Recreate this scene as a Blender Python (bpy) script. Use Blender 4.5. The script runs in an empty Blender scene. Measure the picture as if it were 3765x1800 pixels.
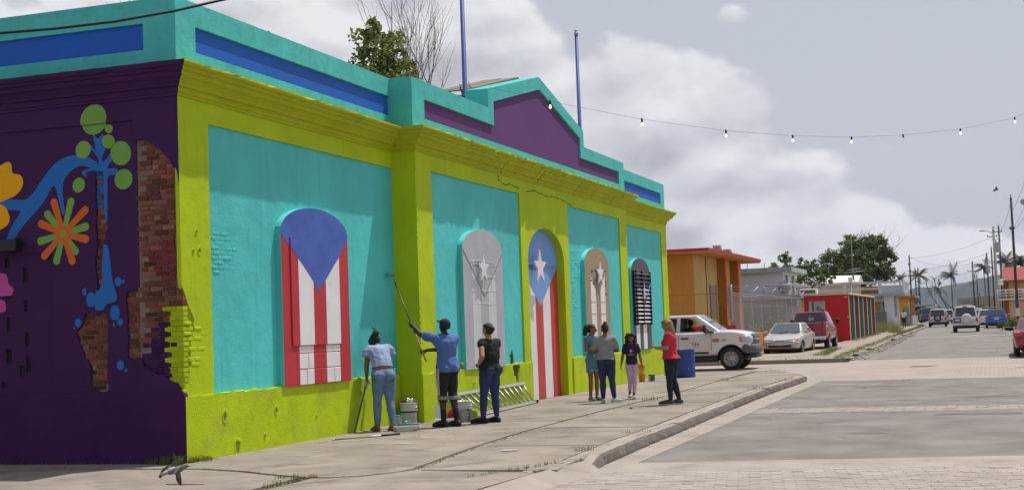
import bpy, bmesh, math, random
from mathutils import Vector, Matrix, noise
from mathutils.geometry import tessellate_polygon
random.seed(11)
S = bpy.context.scene
COL = S.collection
R = math.radians
V = Vector

# ------------------------------------------------------------------ camera
cam = bpy.data.cameras.new('camera')
cam_o = bpy.data.objects.new('camera', cam)
COL.objects.link(cam_o)
cam.sensor_width = 36.0
cam.lens = 36.0 * 5088.7 / 3765.0
cam.clip_start = 0.2
cam.clip_end = 20000
EYE = V((9.911, -15.537, 1.55))
yaw, pitch, roll = R(19.041), R(3.515), R(2.109)
fw = V((-math.sin(yaw) * math.cos(pitch), math.cos(yaw) * math.cos(pitch), math.sin(pitch)))
rt = V((math.cos(yaw), math.sin(yaw), 0))
upv = rt.cross(fw)
cr = rt * math.cos(roll) - upv * math.sin(roll)
cu = rt * math.sin(roll) + upv * math.cos(roll)
M = Matrix((cr, cu, -fw)).transposed().to_4x4()
M.translation = EYE
cam_o.matrix_world = M
S.camera = cam_o

# ------------------------------------------------------------------ sun + sky
SUNV = V((1.0, 1.5, 4.5)).normalized()          # towards the sun
sun = bpy.data.lights.new('sun', 'SUN')
sun.energy = 4.3
sun.angle = R(0.6)
sun.color = (1.0, 0.95, 0.88)
sun_o = bpy.data.objects.new('sun', sun)
COL.objects.link(sun_o)
sun_o.rotation_euler = SUNV.to_track_quat('Z', 'Y').to_euler()
sun_o.location = (0, 0, 60)

W = bpy.data.worlds.new('World')
S.world = W
W.use_nodes = True
nt = W.node_tree
nt.nodes.clear()


def N(t, typ, **kw):
    n = t.nodes.new(typ)
    for k, v in kw.items():
        if k[:2] == 'i_':
            n.inputs[int(k[2:])].default_value = v
        else:
            setattr(n, k, v)
    return n


def Lk(t, a, ai, b, bi):
    t.links.new(a.outputs[ai], b.inputs[bi])


def mathn(t, op, a=None, b=None, c=None, clamp=False):
    n = t.nodes.new('ShaderNodeMath')
    n.operation = op
    n.use_clamp = clamp
    for i, x in enumerate((a, b, c)):
        if x is None:
            continue
        if isinstance(x, (int, float)):
            n.inputs[i].default_value = x
        else:
            t.links.new(x, n.inputs[i])
    return n.outputs[0]


out = N(nt, 'ShaderNodeOutputWorld')
bg = N(nt, 'ShaderNodeBackground')
SKYS = 0.10
bg.inputs[1].default_value = SKYS
sky = N(nt, 'ShaderNodeTexSky', sky_type='NISHITA')
sky.sun_disc = False
sky.sun_elevation = math.asin(SUNV.z)
sky.sun_rotation = math.atan2(SUNV.x, SUNV.y)
sky.air_density = 1.0
sky.dust_density = 2.2
sky.ozone_density = 1.0
tc = N(nt, 'ShaderNodeTexCoord')
mp = N(nt, 'ShaderNodeMapping')
mp.inputs['Scale'].default_value = (1, 1, 1.7)
Lk(nt, tc, 'Generated', mp, 0)


def cnoise(vec, scale, detail, rough, off=(0, 0, 0)):
    o = N(nt, 'ShaderNodeVectorMath', operation='ADD')
    o.inputs[1].default_value = off
    nt.links.new(vec, o.inputs[0])
    a = N(nt, 'ShaderNodeTexNoise', i_2=scale, i_3=detail, i_4=rough)
    Lk(nt, o, 0, a, 0)
    return a


# billowing cloud field behind one broad front of broken cumulus
warp = cnoise(mp.outputs[0], 7.0, 3.0, .5)
wv = N(nt, 'ShaderNodeVectorMath', operation='SCALE')
wv.inputs['Scale'].default_value = 0.045
Lk(nt, warp, 'Color', wv, 0)
av = N(nt, 'ShaderNodeVectorMath', operation='ADD')
Lk(nt, mp, 0, av, 0)
Lk(nt, wv, 0, av, 1)


def cloud_field(off):
    a = cnoise(av.outputs[0], 5.2, 9.0, .50, off)
    o = N(nt, 'ShaderNodeVectorMath', operation='ADD')
    o.inputs[1].default_value = off
    Lk(nt, av, 0, o, 0)
    b = N(nt, 'ShaderNodeTexVoronoi', feature='SMOOTH_F1', i_2=13.0)
    b.inputs['Smoothness'].default_value = .5
    Lk(nt, o, 0, b, 0)
    return mathn(nt, 'MULTIPLY_ADD', b.outputs['Distance'], -.27, a.outputs[0])


c0 = cloud_field((0, 0, 0))
c1 = cloud_field((SUNV.x * .018, SUNV.y * .018, SUNV.z * .030))
front = N(nt, 'ShaderNodeVectorMath', operation='DOT_PRODUCT')
front.inputs[1].default_value = (-0.445, 0.103, -0.889)
Lk(nt, tc, 'Generated', front, 0)
fr = mathn(nt, 'MULTIPLY_ADD', front.outputs['Value'], 3.3, -.038)
fr = mathn(nt, 'MINIMUM', mathn(nt, 'MAXIMUM', fr, -.24), .24)
cov = mathn(nt, 'ADD', c0, fr)
mask = N(nt, 'ShaderNodeMapRange', interpolation_type='SMOOTHSTEP')
mask.inputs['From Min'].default_value = .39
mask.inputs['From Max'].default_value = .455
nt.links.new(cov, mask.inputs['Value'])
# lit where the cloud thins towards the sun, greyer where it is deep
shade = mathn(nt, 'MULTIPLY_ADD', mathn(nt, 'SUBTRACT', c0, c1), 5.0, .64)
deep = mathn(nt, 'MULTIPLY', mathn(nt, 'SUBTRACT', cov, .50), -1.1)
shade = mathn(nt, 'ADD', shade, deep, clamp=True)
ramp = N(nt, 'ShaderNodeValToRGB')
el = ramp.color_ramp.elements
el[0].position, el[0].color = 0.05, (4.6, 4.6, 4.95, 1)
el[1].position, el[1].color = 0.95, (7.9, 7.85, 8.05, 1)
e = el.new(0.45)
e.color = (6.1, 6.1, 6.5, 1)
nt.links.new(shade, ramp.inputs[0])
# high thin veil over the blue
veil = N(nt, 'ShaderNodeMixRGB')
veil.inputs[2].default_value = (5.5, 5.6, 6.1, 1)
sx = N(nt, 'ShaderNodeSeparateXYZ')
Lk(nt, tc, 'Generated', sx, 0)
# the veil thins with height above the horizon, as haze does
nt.links.new(mathn(nt, 'MULTIPLY_ADD', mathn(nt, 'MAXIMUM', sx.outputs[2], 0), -.55, .93), veil.inputs[0])
Lk(nt, sky, 0, veil, 1)
mix = N(nt, 'ShaderNodeMixRGB')
Lk(nt, mask, 0, mix, 0)
Lk(nt, veil, 0, mix, 1)
Lk(nt, ramp, 0, mix, 2)
Lk(nt, mix, 0, bg, 0)
Lk(nt, bg, 0, out, 0)

S.view_settings.view_transform = 'Standard'
S.view_settings.look = 'None'
S.view_settings.exposure = 0.10
S.view_settings.gamma = 1.0
S.view_settings.use_curve_mapping = False
S.render.engine = 'CYCLES'
S.cycles.max_bounces = 6
S.cycles.transparent_max_bounces = 12
S.cycles.volume_bounces = 0

# ------------------------------------------------------------------ materials
MATS = {}


def mat(name, col, rough=.85, var=.12, scale=1.2, bump=0.0, bscale=40.0, metal=0.0, streak=0.0, rnd=0.0, spec=.35,
        dirt=None, lump=0.0, trans=0.0, coat=0.0, emis=None, estr=0.0, spots=0.0):
    """procedural paint, plaster, stone ... : base colour with broad variation, optional run streaks, dirt and relief"""
    if name in MATS:
        return MATS[name]
    m = bpy.data.materials.new(name)
    m.use_nodes = True
    t = m.node_tree
    p = t.nodes['Principled BSDF']
    p.inputs['Roughness'].default_value = rough
    p.inputs['Metallic'].default_value = metal
    p.inputs['Specular IOR Level'].default_value = spec
    if coat:
        p.inputs['Coat Weight'].default_value = coat
        p.inputs['Coat Roughness'].default_value = .08
    tcn = N(t, 'ShaderNodeTexCoord')
    c = (*col, 1)
    n1 = N(t, 'ShaderNodeTexNoise', i_2=scale, i_3=6.0, i_4=.62)
    Lk(t, tcn, 'Object', n1, 0)
    f = N(t, 'ShaderNodeMapRange')
    f.inputs['From Min'].default_value = .3
    f.inputs['From Max'].default_value = .7
    f.inputs['To Min'].default_value = 1 - var
    f.inputs['To Max'].default_value = 1 + var
    Lk(t, n1, 0, f, 'Value')
    val = f.outputs[0]
    if rnd:
        oi = N(t, 'ShaderNodeObjectInfo')
        val = mathn(t, 'MULTIPLY', val, mathn(t, 'MULTIPLY_ADD', oi.outputs['Random'], 2 * rnd, 1 - rnd))
    mul = N(t, 'ShaderNodeVectorMath', operation='SCALE')
    mul.inputs[0].default_value = col
    t.links.new(val, mul.inputs['Scale'])
    cur = mul.outputs[0]

    def over(colr, fac):
        nonlocal cur
        mx = N(t, 'ShaderNodeMixRGB')
        mx.inputs[2].default_value = (*colr, 1)
        t.links.new(fac, mx.inputs[0])
        t.links.new(cur, mx.inputs[1])
        cur = mx.outputs[0]
    if streak:
        mpp = N(t, 'ShaderNodeMapping')
        mpp.inputs['Scale'].default_value = (5, 5, .35)
        Lk(t, tcn, 'Object', mpp, 0)
        n2 = N(t, 'ShaderNodeTexNoise', i_2=2.0, i_3=5.0, i_4=.6)
        Lk(t, mpp, 0, n2, 0)
        fr_ = N(t, 'ShaderNodeMapRange', clamp=True)
        fr_.inputs['From Min'].default_value = .55
        fr_.inputs['From Max'].default_value = .75
        fr_.inputs['To Max'].default_value = streak
        Lk(t, n2, 0, fr_, 'Value')
        over(tuple(x * .62 for x in col), fr_.outputs[0])
    if dirt:
        dc, amt, dsc = dirt
        n3 = N(t, 'ShaderNodeTexNoise', i_2=dsc, i_3=8.0, i_4=.7)
        Lk(t, tcn, 'Object', n3, 0)
        fd = N(t, 'ShaderNodeMapRange', clamp=True)
        fd.inputs['From Min'].default_value = .52
        fd.inputs['From Max'].default_value = .72
        fd.inputs['To Max'].default_value = amt
        Lk(t, n3, 0, fd, 'Value')
        over(dc, fd.outputs[0])
    if spots:
        n5 = N(t, 'ShaderNodeTexNoise', i_2=23.0, i_3=3.0, i_4=.5)
        Lk(t, tcn, 'Object', n5, 0)
        fs = N(t, 'ShaderNodeMapRange', clamp=True)
        fs.inputs['From Min'].default_value = .69
        fs.inputs['From Max'].default_value = .73
        fs.inputs['To Max'].default_value = spots
        Lk(t, n5, 0, fs, 'Value')
        over(tuple(x * .35 for x in col), fs.outputs[0])
    t.links.new(cur, p.inputs['Base Color'])
    if bump or lump:
        bn = N(t, 'ShaderNodeBump')
        bn.inputs['Strength'].default_value = 1.0
        bn.inputs['Distance'].default_value = 1.0
        n4 = N(t, 'ShaderNodeTexNoise', i_2=bscale, i_3=4.0, i_4=.6)
        Lk(t, tcn, 'Object', n4, 0)
        h = mathn(t, 'MULTIPLY', n4.outputs[0], bump)
        if lump:
            n6 = N(t, 'ShaderNodeTexNoise', i_2=2.6, i_3=5.0, i_4=.5)
            Lk(t, tcn, 'Object', n6, 0)
            h = mathn(t, 'ADD', h, mathn(t, 'MULTIPLY', n6.outputs[0], lump))
        t.links.new(h, bn.inputs['Height'])
        Lk(t, bn, 0, p, 'Normal')
    if emis:
        p.inputs['Emission Color'].default_value = (*emis, 1)
        p.inputs['Emission Strength'].default_value = estr
    if trans:
        o = t.nodes['Material Output']
        tr = N(t, 'ShaderNodeBsdfTranslucent')
        t.links.new(cur, tr.inputs[0])
        ms = N(t, 'ShaderNodeMixShader')
        ms.inputs[0].default_value = trans
        Lk(t, p, 0, ms, 1)
        Lk(t, tr, 0, ms, 2)
        Lk(t, ms, 0, o, 0)
    MATS[name] = m
    return m


def glass(name, tint=(.03, .035, .04), alpha=.55):
    if name in MATS:
        return MATS[name]
    m = bpy.data.materials.new(name)
    m.use_nodes = True
    t = m.node_tree
    o = t.nodes['Material Output']
    p = t.nodes['Principled BSDF']
    p.inputs['Base Color'].default_value = (*tint, 1)
    p.inputs['Roughness'].default_value = .04
    p.inputs['Specular IOR Level'].default_value = .8
    tr = N(t, 'ShaderNodeBsdfTransparent')
    tr.inputs[0].default_value = (.55, .6, .62, 1)
    ms = N(t, 'ShaderNodeMixShader')
    ms.inputs[0].default_value = alpha
    Lk(t, tr, 0, ms, 1)
    Lk(t, p, 0, ms, 2)
    Lk(t, ms, 0, o, 0)
    MATS[name] = m
    return m


TURQ, LIME = (.078, .525, .505), (.425, .55, .006)
PURP, PURPD = (.125, .048, .175), (.052, .014, .075)
BLUE = (.020, .115, .50)
TEALSH = TURQ
m_turq = mat('turquoise_plaster', TURQ, .62, .12, .55, .005, 45, streak=.32, lump=.020, spots=.25, spec=.3)
m_turqP = mat('turquoise_parapet_paint', (.080, .485, .46), .75, .11, 1.1, .005, 45, streak=.35, lump=.02, spec=.2, spots=.35, dirt=((.03, .22, .20), .35, 3.2))
m_lime = mat('lime_plaster', LIME, .7, .12, .7, .005, 45, streak=.32, lump=.018, spots=.3, spec=.2)
m_limep = mat('lime_plinth_plaster', LIME, .7, .10, 1.4, .008, 34, lump=.022, spots=.6, dirt=((.27, .27, .06), .55, 1.7), spec=.2)
m_purp = mat('violet_panel_paint', PURP, .8, .07, .7, .002, 60, streak=.2, lump=.004, spec=.2)
m_purpd = mat('dark_purple_paint', PURPD, .8, .10, .8, .003, 45, lump=.008, spec=.2)
m_blue = mat('royal_blue_paint', BLUE, .7, .06, .8, .002, 60, spots=.3, spec=.2)
m_mortar = mat('old_mortar', (.22, .155, .12), .95, .25, 3, .012, 40, dirt=((.36, .30, .25), .6, 5))
m_brick = mat('red_brick', (.225, .075, .045), .92, .35, 9, .008, 60, rnd=.35, dirt=((.34, .26, .20), .75, 7), spec=.15)
m_brick2 = mat('dark_brick', (.115, .042, .032), .92, .30, 9, .008, 60, rnd=.3, dirt=((.30, .20, .16), .6, 8), spec=.15)
m_brick3 = mat('pinkish_brick', (.26, .125, .09), .92, .28, 9, .008, 60, rnd=.25, dirt=((.36, .29, .24), .7, 6), spec=.15)
m_bpurp = mat('purple_painted_brick', PURPD, .85, .15, 5, .006, 50, rnd=.2, spec=.2)
m_blime = mat('lime_painted_brick', LIME, .75, .12, 4, .008, 40, rnd=.12, spec=.2)
m_bblue = mat('blue_painted_brick', (.02, .17, .50), .75, .15, 4, .008, 40, rnd=.12, spec=.2)
m_white = mat('white_paint', (.74, .73, .74), .6, .06, 2, .003, 50, spec=.3, dirt=((.55, .53, .5), .25, 3))
m_red = mat('red_paint', (.47, .035, .045), .62, .10, 2, .003, 50, spec=.3, spots=.3)
m_red2 = mat('door_red_paint', (.50, .055, .045), .62, .10, 2, .003, 50, spec=.3)
m_royal = mat('flag_blue_paint', (.058, .115, .42), .6, .16, 2.5, .004, 40, spec=.35)
m_sky = mat('light_blue_paint', (.17, .34, .66), .55, .08, 2, .004, 40, spec=.35)
m_grey = mat('grey_arch_paint', (.41, .415, .45), .45, .08, 2, .004, 40, spec=.45)
m_greyl = mat('pale_grey_paint', (.58, .58, .60), .42, .08, 2, .004, 40, spec=.5)
m_glossw = mat('mortar_shine_white', (.62, .62, .63), .15, .1, 6, .01, 30, spec=.8)
m_tan = mat('tan_arch_paint', (.33, .245, .16), .7, .10, 2, .004, 40, streak=.2)
m_char = mat('charcoal_paint', (.075, .073, .080), .6, .12, 2, .003, 40)
m_black = mat('black_paint', (.012, .012, .013), .5, .2, 4)
m_star = mat('pale_star_paint', (.70, .66, .76), .6, .04, 3)
m_silver = mat('bare_aluminium', (.40, .40, .41), .42, .08, 8, metal=.85, bump=.001)
m_steel = mat('dull_steel', (.35, .36, .37), .5, .15, 8, metal=.7)
m_galv = mat('galvanised_wire', (.36, .37, .38), .55, .1, 5, metal=.3)
m_conc = mat('sidewalk_concrete', (.258, .222, .188), .92, .28, .8, .008, 60, dirt=((.118, .102, .086), .85, .9), spots=.6, rnd=.08, spec=.2)
m_conc2 = mat('pale_concrete', (.325, .282, .243), .92, .14, .9, .006, 50, dirt=((.19, .166, .144), .75, 1.3), spec=.2)
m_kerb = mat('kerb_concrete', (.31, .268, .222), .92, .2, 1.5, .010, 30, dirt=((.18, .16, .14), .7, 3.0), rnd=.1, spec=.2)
m_asph = mat('worn_asphalt', (.200, .184, .170), .93, .26, .9, .012, 90, dirt=((.272, .248, .224), .75, .6), spots=.45, spec=.2)
m_paver = mat('pale_paver', (.325, .284, .250), .92, .16, 3, .006, 60, rnd=.10, spec=.2)
m_soil = mat('joint_soil', (.15, .125, .09), .97, .3, 6, .01, 30)
m_dark = mat('dark_interior', (.018, .017, .016), .9, .2, 3)
m_grass = mat('grass_blades', (.125, .19, .03), .8, .35, 9, trans=.3)
m_grassd = mat('dry_grass', (.26, .22, .09), .85, .3, 9, trans=.25)
m_wood = mat('weathered_pole_wood', (.060, .047, .040), .9, .3, 4, .01, 20, streak=.5)
m_leafA = mat('leaf_green', (.115, .185, .036), .6, .3, 8, trans=.35, spec=.4)
m_leafB = mat('leaf_light', (.18, .235, .048), .6, .3, 8, trans=.35, spec=.4)
m_leafC = mat('leaf_dark', (.052, .092, .022), .6, .3, 8, trans=.3, spec=.4)
m_leafY = mat('leaf_yellow_brown', (.20, .15, .05), .7, .3, 8, trans=.3)
m_bark = mat('grey_bark', (.13, .11, .095), .95, .25, 6, .01, 30)
m_rubber = mat('tyre_rubber', (.018, .018, .019), .75, .15, 6)
m_glass = mat('dark_car_glass', (.014, .017, .020), .05, .1, 2, spec=.9, coat=.3)
m_glassb = mat('bluish_windscreen', (.05, .06, .068), .06, .12, 2, spec=.9, coat=.4)
m_trim = mat('black_trim', (.022, .022, .024), .55, .15, 5)
m_gtrim = mat('grey_plastic', (.085, .092, .10), .55, .12, 4)
m_chrome = mat('chrome', (.75, .75, .76), .15, .05, 4, metal=1.0)
m_lred = mat('red_lamp_lens', (.32, .012, .015), .15, .05, 4, spec=.8, emis=(1, .03, .02), estr=.04)
m_lamb = mat('amber_lens', (.65, .17, .02), .2, .05, 4, spec=.7)
m_lclr = mat('clear_lens', (.42, .43, .45), .10, .08, 6, spec=.9, coat=.5)
m_plate = mat('number_plate', (.55, .56, .60), .5, .05, 4)
m_skinD = mat('dark_brown_skin', (.050, .026, .018), .55, .1, 6, spec=.4)
m_skinM = mat('brown_skin', (.22, .10, .060), .55, .1, 6, spec=.35)
m_skinL = mat('tan_skin', (.36, .18, .115), .55, .1, 6, spec=.35)
m_hair = mat('black_hair', (.010, .008, .008), .55, .3, 30, .012, 50, spec=.4)
m_hairB = mat('blond_streaked_hair', (.24, .135, .06), .5, .45, 22, .012, 50, spec=.4)
m_jeansL = mat('washed_light_denim', (.115, .185, .31), .9, .35, 6, .004, 80)
m_blouse = mat('pale_blue_cotton', (.26, .34, .52), .9, .14, 7, .006, 25)
m_tee = mat('blue_tshirt_cloth', (.075, .135, .35), .9, .15, 6, .005, 25)
m_shorts = mat('black_sports_cloth', (.012, .012, .013), .8, .15, 6, .004, 30)
m_jeansD = mat('dark_denim', (.025, .042, .105), .9, .25, 6, .004, 60)
m_jeansM = mat('mid_denim', (.022, .036, .085), .9, .28, 6, .004, 60)
m_jeansN = mat('navy_denim', (.018, .020, .033), .9, .25, 6, .004, 60)
m_green = mat('dark_green_blouse', (.011, .018, .010), .9, .2, 6, .005, 25)
m_heather = mat('heather_grey_cloth', (.24, .24, .25), .9, .12, 9, .004, 30)
m_coral = mat('coral_red_cloth', (.50, .022, .045), .9, .12, 6, .005, 25)
m_tealcl = mat('teal_blue_cloth', (.08, .20, .30), .9, .15, 6, .004, 30)
m_plum = mat('plum_tshirt_cloth', (.030, .013, .045), .9, .2, 6, .005, 25)
m_shoeb = mat('black_shoe', (.012, .011, .011), .6, .2, 6)
m_mint = mat('mint_canvas', (.33, .45, .40), .8, .1, 6)
m_shoeg = mat('grey_sneaker', (.38, .39, .40), .7, .2, 8)
m_sock = mat('white_cloth', (.55, .54, .53), .85, .1, 8)
# ------------------------------------------------------------------ mesh helpers
def tag(o, label=None, cat=None, group=None, kind=None):
    if label: o['label'] = label
    if cat: o['category'] = cat
    if group: o['group'] = group
    if kind: o['kind'] = kind
    return o


def thing(name, label, cat, loc=(0, 0, 0), rz=0, group=None):
    o = bpy.data.objects.new(name, None)
    COL.objects.link(o)
    o.empty_display_size = .2
    o.location = loc
    o.rotation_euler = (0, 0, rz)
    return tag(o, label, cat, group)


def link(name, me, parent=None):
    o = bpy.data.objects.new(name, me)
    COL.objects.link(o)
    if parent: o.parent = parent
    return o


class MB:
    """collects shapes into ONE mesh object"""

    def __init__(s):
        s.v, s.f, s.m, s.s = [], [], [], []

    def add(s, vs, fs, mi=0, smooth=False):
        b = len(s.v)
        s.v += [tuple(p) for p in vs]
        for f in fs:
            s.f.append([b + i for i in f])
            s.m.append(mi)
            s.s.append(smooth)
        return s

    def box(s, a, b, mi=0, rot=None, piv=None):
        x0, y0, z0 = a
        x1, y1, z1 = b
        vs = [V(p) for p in ((x0, y0, z0), (x1, y0, z0), (x1, y1, z0), (x0, y1, z0), (x0, y0, z1), (x1, y0, z1), (x1, y1, z1), (x0, y1, z1))]
        if rot is not None:
            pv = V(piv) if piv is not None else (V(a) + V(b)) / 2
            vs = [rot @ (p - pv) + pv for p in vs]
        return s.add(vs, [(0, 3, 2, 1), (4, 5, 6, 7), (0, 1, 5, 4), (1, 2, 6, 5), (2, 3, 7, 6), (3, 0, 4, 7)], mi)

    def cbox(s, a, b, c=.01, mi=0, rot=None, piv=None):
        """chamfered box (44 triangles)"""
        a, b = V(a), V(b)
        ce, h = (a + b) / 2, (b - a) / 2
        c = min(c, h.x * .9, h.y * .9, h.z * .9)
        vs, idx = [], {}
        for sx in (-1, 1):
            for sy in (-1, 1):
                for sz in (-1, 1):
                    for k in range(3):
                        p = [sx * (h.x - c), sy * (h.y - c), sz * (h.z - c)]
                        p[k] = (sx, sy, sz)[k] * h[k]
                        idx[(sx, sy, sz, k)] = len(vs)
                        vs.append(V(p))
        fs = []
        for k in range(3):
            i, j = (k + 1) % 3, (k + 2) % 3
            for q in (-1, 1):
                loop = []
                for (u, w) in ((-1, -1), (1, -1), (1, 1), (-1, 1)):
                    d = [0, 0, 0]; d[k] = q; d[i] = u; d[j] = w
                    loop.append(idx[(*d, k)])
                fs.append(loop if q > 0 else loop[::-1])
            for (u, w) in ((-1, -1), (1, -1), (1, 1), (-1, 1)):   # edges along k
                l = []
                for q, kk in ((-1, i), (1, i), (1, j), (-1, j)):
                    d = [0, 0, 0]; d[k] = q; d[i] = u; d[j] = w
                    l.append(idx[(*d, kk)])
                fs.append(l)
        for sx in (-1, 1):
            for sy in (-1, 1):
                for sz in (-1, 1):
                    fs.append([idx[(sx, sy, sz, k)] for k in range(3)])
        pv = V(piv) if piv is not None else ce
        vs = [p + ce for p in vs]
        if rot is not None: vs = [rot @ (p - pv) + pv for p in vs]
        return s.add(vs, fs, mi)

    def tube(s, pts, r, n=8, mi=0, cap=True, smooth=True):
        pts = [V(p) for p in pts]
        rs = r if isinstance(r, (list, tuple)) else [r] * len(pts)
        vs, fs = [], []
        prev = None
        for i, p in enumerate(pts):
            d = (pts[min(i + 1, len(pts) - 1)] - pts[max(i - 1, 0)])
            d = d.normalized() if d.length > 1e-9 else V((0, 0, 1))
            if prev is None:
                a = d.orthogonal().normalized()
            else:
                a = prev - d * prev.dot(d)
                a = a.normalized() if a.length > 1e-6 else d.orthogonal().normalized()
            prev = a
            b = d.cross(a)
            for k in range(n):
                t = 2 * math.pi * k / n
                vs.append(p + (a * math.cos(t) + b * math.sin(t)) * rs[i])
        for i in range(len(pts) - 1):
            for k in range(n):
                fs.append((i * n + k, i * n + (k + 1) % n, (i + 1) * n + (k + 1) % n, (i + 1) * n + k))
        s.add(vs, fs, mi, smooth)
        if cap:
            b = len(s.v) - len(vs)
            s.f += [[b + k for k in range(n)][::-1], [b + (len(pts) - 1) * n + k for k in range(n)]]
            s.m += [mi, mi]; s.s += [False, False]
        return s

    def lathe(s, prof, c=(0, 0, 0), n=20, mi=0, axis='z', smooth=True):
        c = V(c); vs, fs = [], []
        for (r, h) in prof:
            for k in range(n):
                t = 2 * math.pi * k / n
                x, y = r * math.cos(t), r * math.sin(t)
                vs.append(c + (V((x, y, h)) if axis == 'z' else V((h, x, y)) if axis == 'x' else V((x, h, y))))
        for i in range(len(prof) - 1):
            for k in range(n):
                fs.append((i * n + k, i * n + (k + 1) % n, (i + 1) * n + (k + 1) % n, (i + 1) * n + k))
        return s.add(vs, fs, mi, smooth)

    def prism(s, poly, fn, d0, d1, mi=0, holes=(), side=None):
        """polygon (a,b) with holes, mapped by fn(a,b,d), solid between depths d0 (front) and d1"""
        side = mi if side is None else side
        loops = [list(poly)] + [list(h) for h in holes]
        flat = [p for l in loops for p in l]
        tris = tessellate_polygon([[V((a, b, 0)) for a, b in l] for l in loops])
        n = len(flat)
        s.add([fn(a, b, d0) for a, b in flat] + [fn(a, b, d1) for a, b in flat], [], mi)
        base = len(s.v) - 2 * n
        for t in tris:
            s.f.append([base + i for i in t]); s.m.append(mi); s.s.append(False)
            s.f.append([base + n + i for i in t][::-1]); s.m.append(side); s.s.append(False)
        o = 0
        for l in loops:
            k = len(l)
            for i in range(k):
                j = (i + 1) % k
                s.f.append([base + o + i, base + o + j, base + n + o + j, base + n + o + i]); s.m.append(side); s.s.append(False)
            o += k
        return s

    def hull(s, ells, mi=0, smooth=True, n=10):
        """convex hull of ellipsoids (centre, radii, optional rotation)"""
        bm = bmesh.new()
        for e in ells:
            c, r = V(e[0]), e[1]
            if not isinstance(r, (tuple, list)): r = (r, r, r)
            q = e[2] if len(e) > 2 else None
            for i in range(n // 2 + 1):
                ph = math.pi * i / (n // 2)
                for k in range(n):
                    if i in (0, n // 2) and k: continue
                    t = 2 * math.pi * k / n
                    p = V((r[0] * math.sin(ph) * math.cos(t), r[1] * math.sin(ph) * math.sin(t), r[2] * math.cos(ph)))
                    if q is not None: p = q @ p
                    bm.verts.new(c + p)
        res = bmesh.ops.convex_hull(bm, input=bm.verts[:], use_existing_faces=False)
        bmesh.ops.delete(bm, geom=[v for v in bm.verts if not v.link_faces], context='VERTS')
        bm.verts.index_update()
        s.add([v.co[:] for v in bm.verts], [[v.index for v in f.verts] for f in bm.faces], mi, smooth)
        bm.free()
        return s

    def xf(s, mtx):
        s.v = [tuple(mtx @ V(p)) for p in s.v]
        return s

    def mesh(s, name, mats, fix=True):
        me = bpy.data.meshes.new(name)
        me.from_pydata(s.v, [], s.f)
        for m in (mats if isinstance(mats, (list, tuple)) else [mats]): me.materials.append(m)
        me.polygons.foreach_set('material_index', s.m)
        me.polygons.foreach_set('use_smooth', s.s)
        if fix:
            bm = bmesh.new(); bm.from_mesh(me)
            bmesh.ops.recalc_face_normals(bm, faces=bm.faces)
            bm.to_mesh(me); bm.free()
        me.update()
        return me

    def build(s, name, mats, parent=None, fix=True):
        return link(name, s.mesh(name, mats, fix), parent)


def YZ(a, b, d): return (d, a, b)          # facade planes (facing +X)
def XZ(a, b, d): return (a, d, b)          # planes facing -Y
def XY(a, b, d): return (a, b, d)


def rect(a0, b0, a1, b1): return [(a0, b0), (a1, b0), (a1, b1), (a0, b1)]


def arch(yc, w, z0, zs, rise, n=14):
    p = [(yc - w / 2, z0), (yc + w / 2, z0)]
    for i in range(n + 1):
        t = math.pi * i / n
        p.append((yc + w / 2 * math.cos(t), zs + rise * math.sin(t)))
    return p


def clip(poly, a0, b0, a1, b1):
    """clip polygon to a rectangle"""
    def cut(P, f, inter):
        o = []
        for i in range(len(P)):
            p, q = P[i - 1], P[i]
            if f(q):
                if not f(p): o.append(inter(p, q))
                o.append(q)
            elif f(p): o.append(inter(p, q))
        return o
    def ix(x): return lambda p, q: (x, p[1] + (q[1] - p[1]) * (x - p[0]) / (q[0] - p[0]))
    def iy(y): return lambda p, q: (p[0] + (q[0] - p[0]) * (y - p[1]) / (q[1] - p[1]), y)
    P = list(poly)
    for f, g in ((lambda p: p[0] >= a0, ix(a0)), (lambda p: p[0] <= a1, ix(a1)), (lambda p: p[1] >= b0, iy(b0)), (lambda p: p[1] <= b1, iy(b1))):
        if P: P = cut(P, f, g)
    return P


def smooth_poly(p, k=5):
    o = []
    n = len(p)
    for i in range(n):
        p0, p1, p2, p3 = p[i - 1], p[i], p[(i + 1) % n], p[(i + 2) % n]
        for j in range(k):
            t = j / k
            o.append(tuple(.5 * (2 * p1[q] + (p2[q] - p0[q]) * t + (2 * p0[q] - 5 * p1[q] + 4 * p2[q] - p3[q]) * t * t + (3 * p1[q] - p0[q] - 3 * p2[q] + p3[q]) * t ** 3) for q in (0, 1)))
    return o


def rough_line(p, q, step=.06, amp=.012, seed=0):
    """jittered points from p to q, q excluded"""
    L = math.dist(p, q)
    n = max(1, int(L / step))
    rr = random.Random(seed)
    nx, ny = -(q[1] - p[1]) / L, (q[0] - p[0]) / L
    o = []
    for i in range(n):
        t = i / n
        j = 0 if i == 0 else rr.uniform(-amp, amp)
        o.append((p[0] + (q[0] - p[0]) * t + nx * j, p[1] + (q[1] - p[1]) * t + ny * j))
    return o


def ragged(P, step=.05, amp=.012, seed=0):
    o = []
    for i in range(len(P)): o += rough_line(P[i], P[(i + 1) % len(P)], step, amp, seed + i)
    return o


def ragged_open(P, step=.05, amp=.012, seed=0):
    o = []
    for i in range(len(P) - 1): o += rough_line(P[i], P[i + 1], step, amp, seed + i)
    return o + [P[-1]]


def inside(p, poly):
    c = False
    for i in range(len(poly)):
        (x0, y0), (x1, y1) = poly[i - 1], poly[i]
        if (y0 > p[1]) != (y1 > p[1]) and p[0] < (x1 - x0) * (p[1] - y0) / (y1 - y0) + x0: c = not c
    return c


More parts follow.
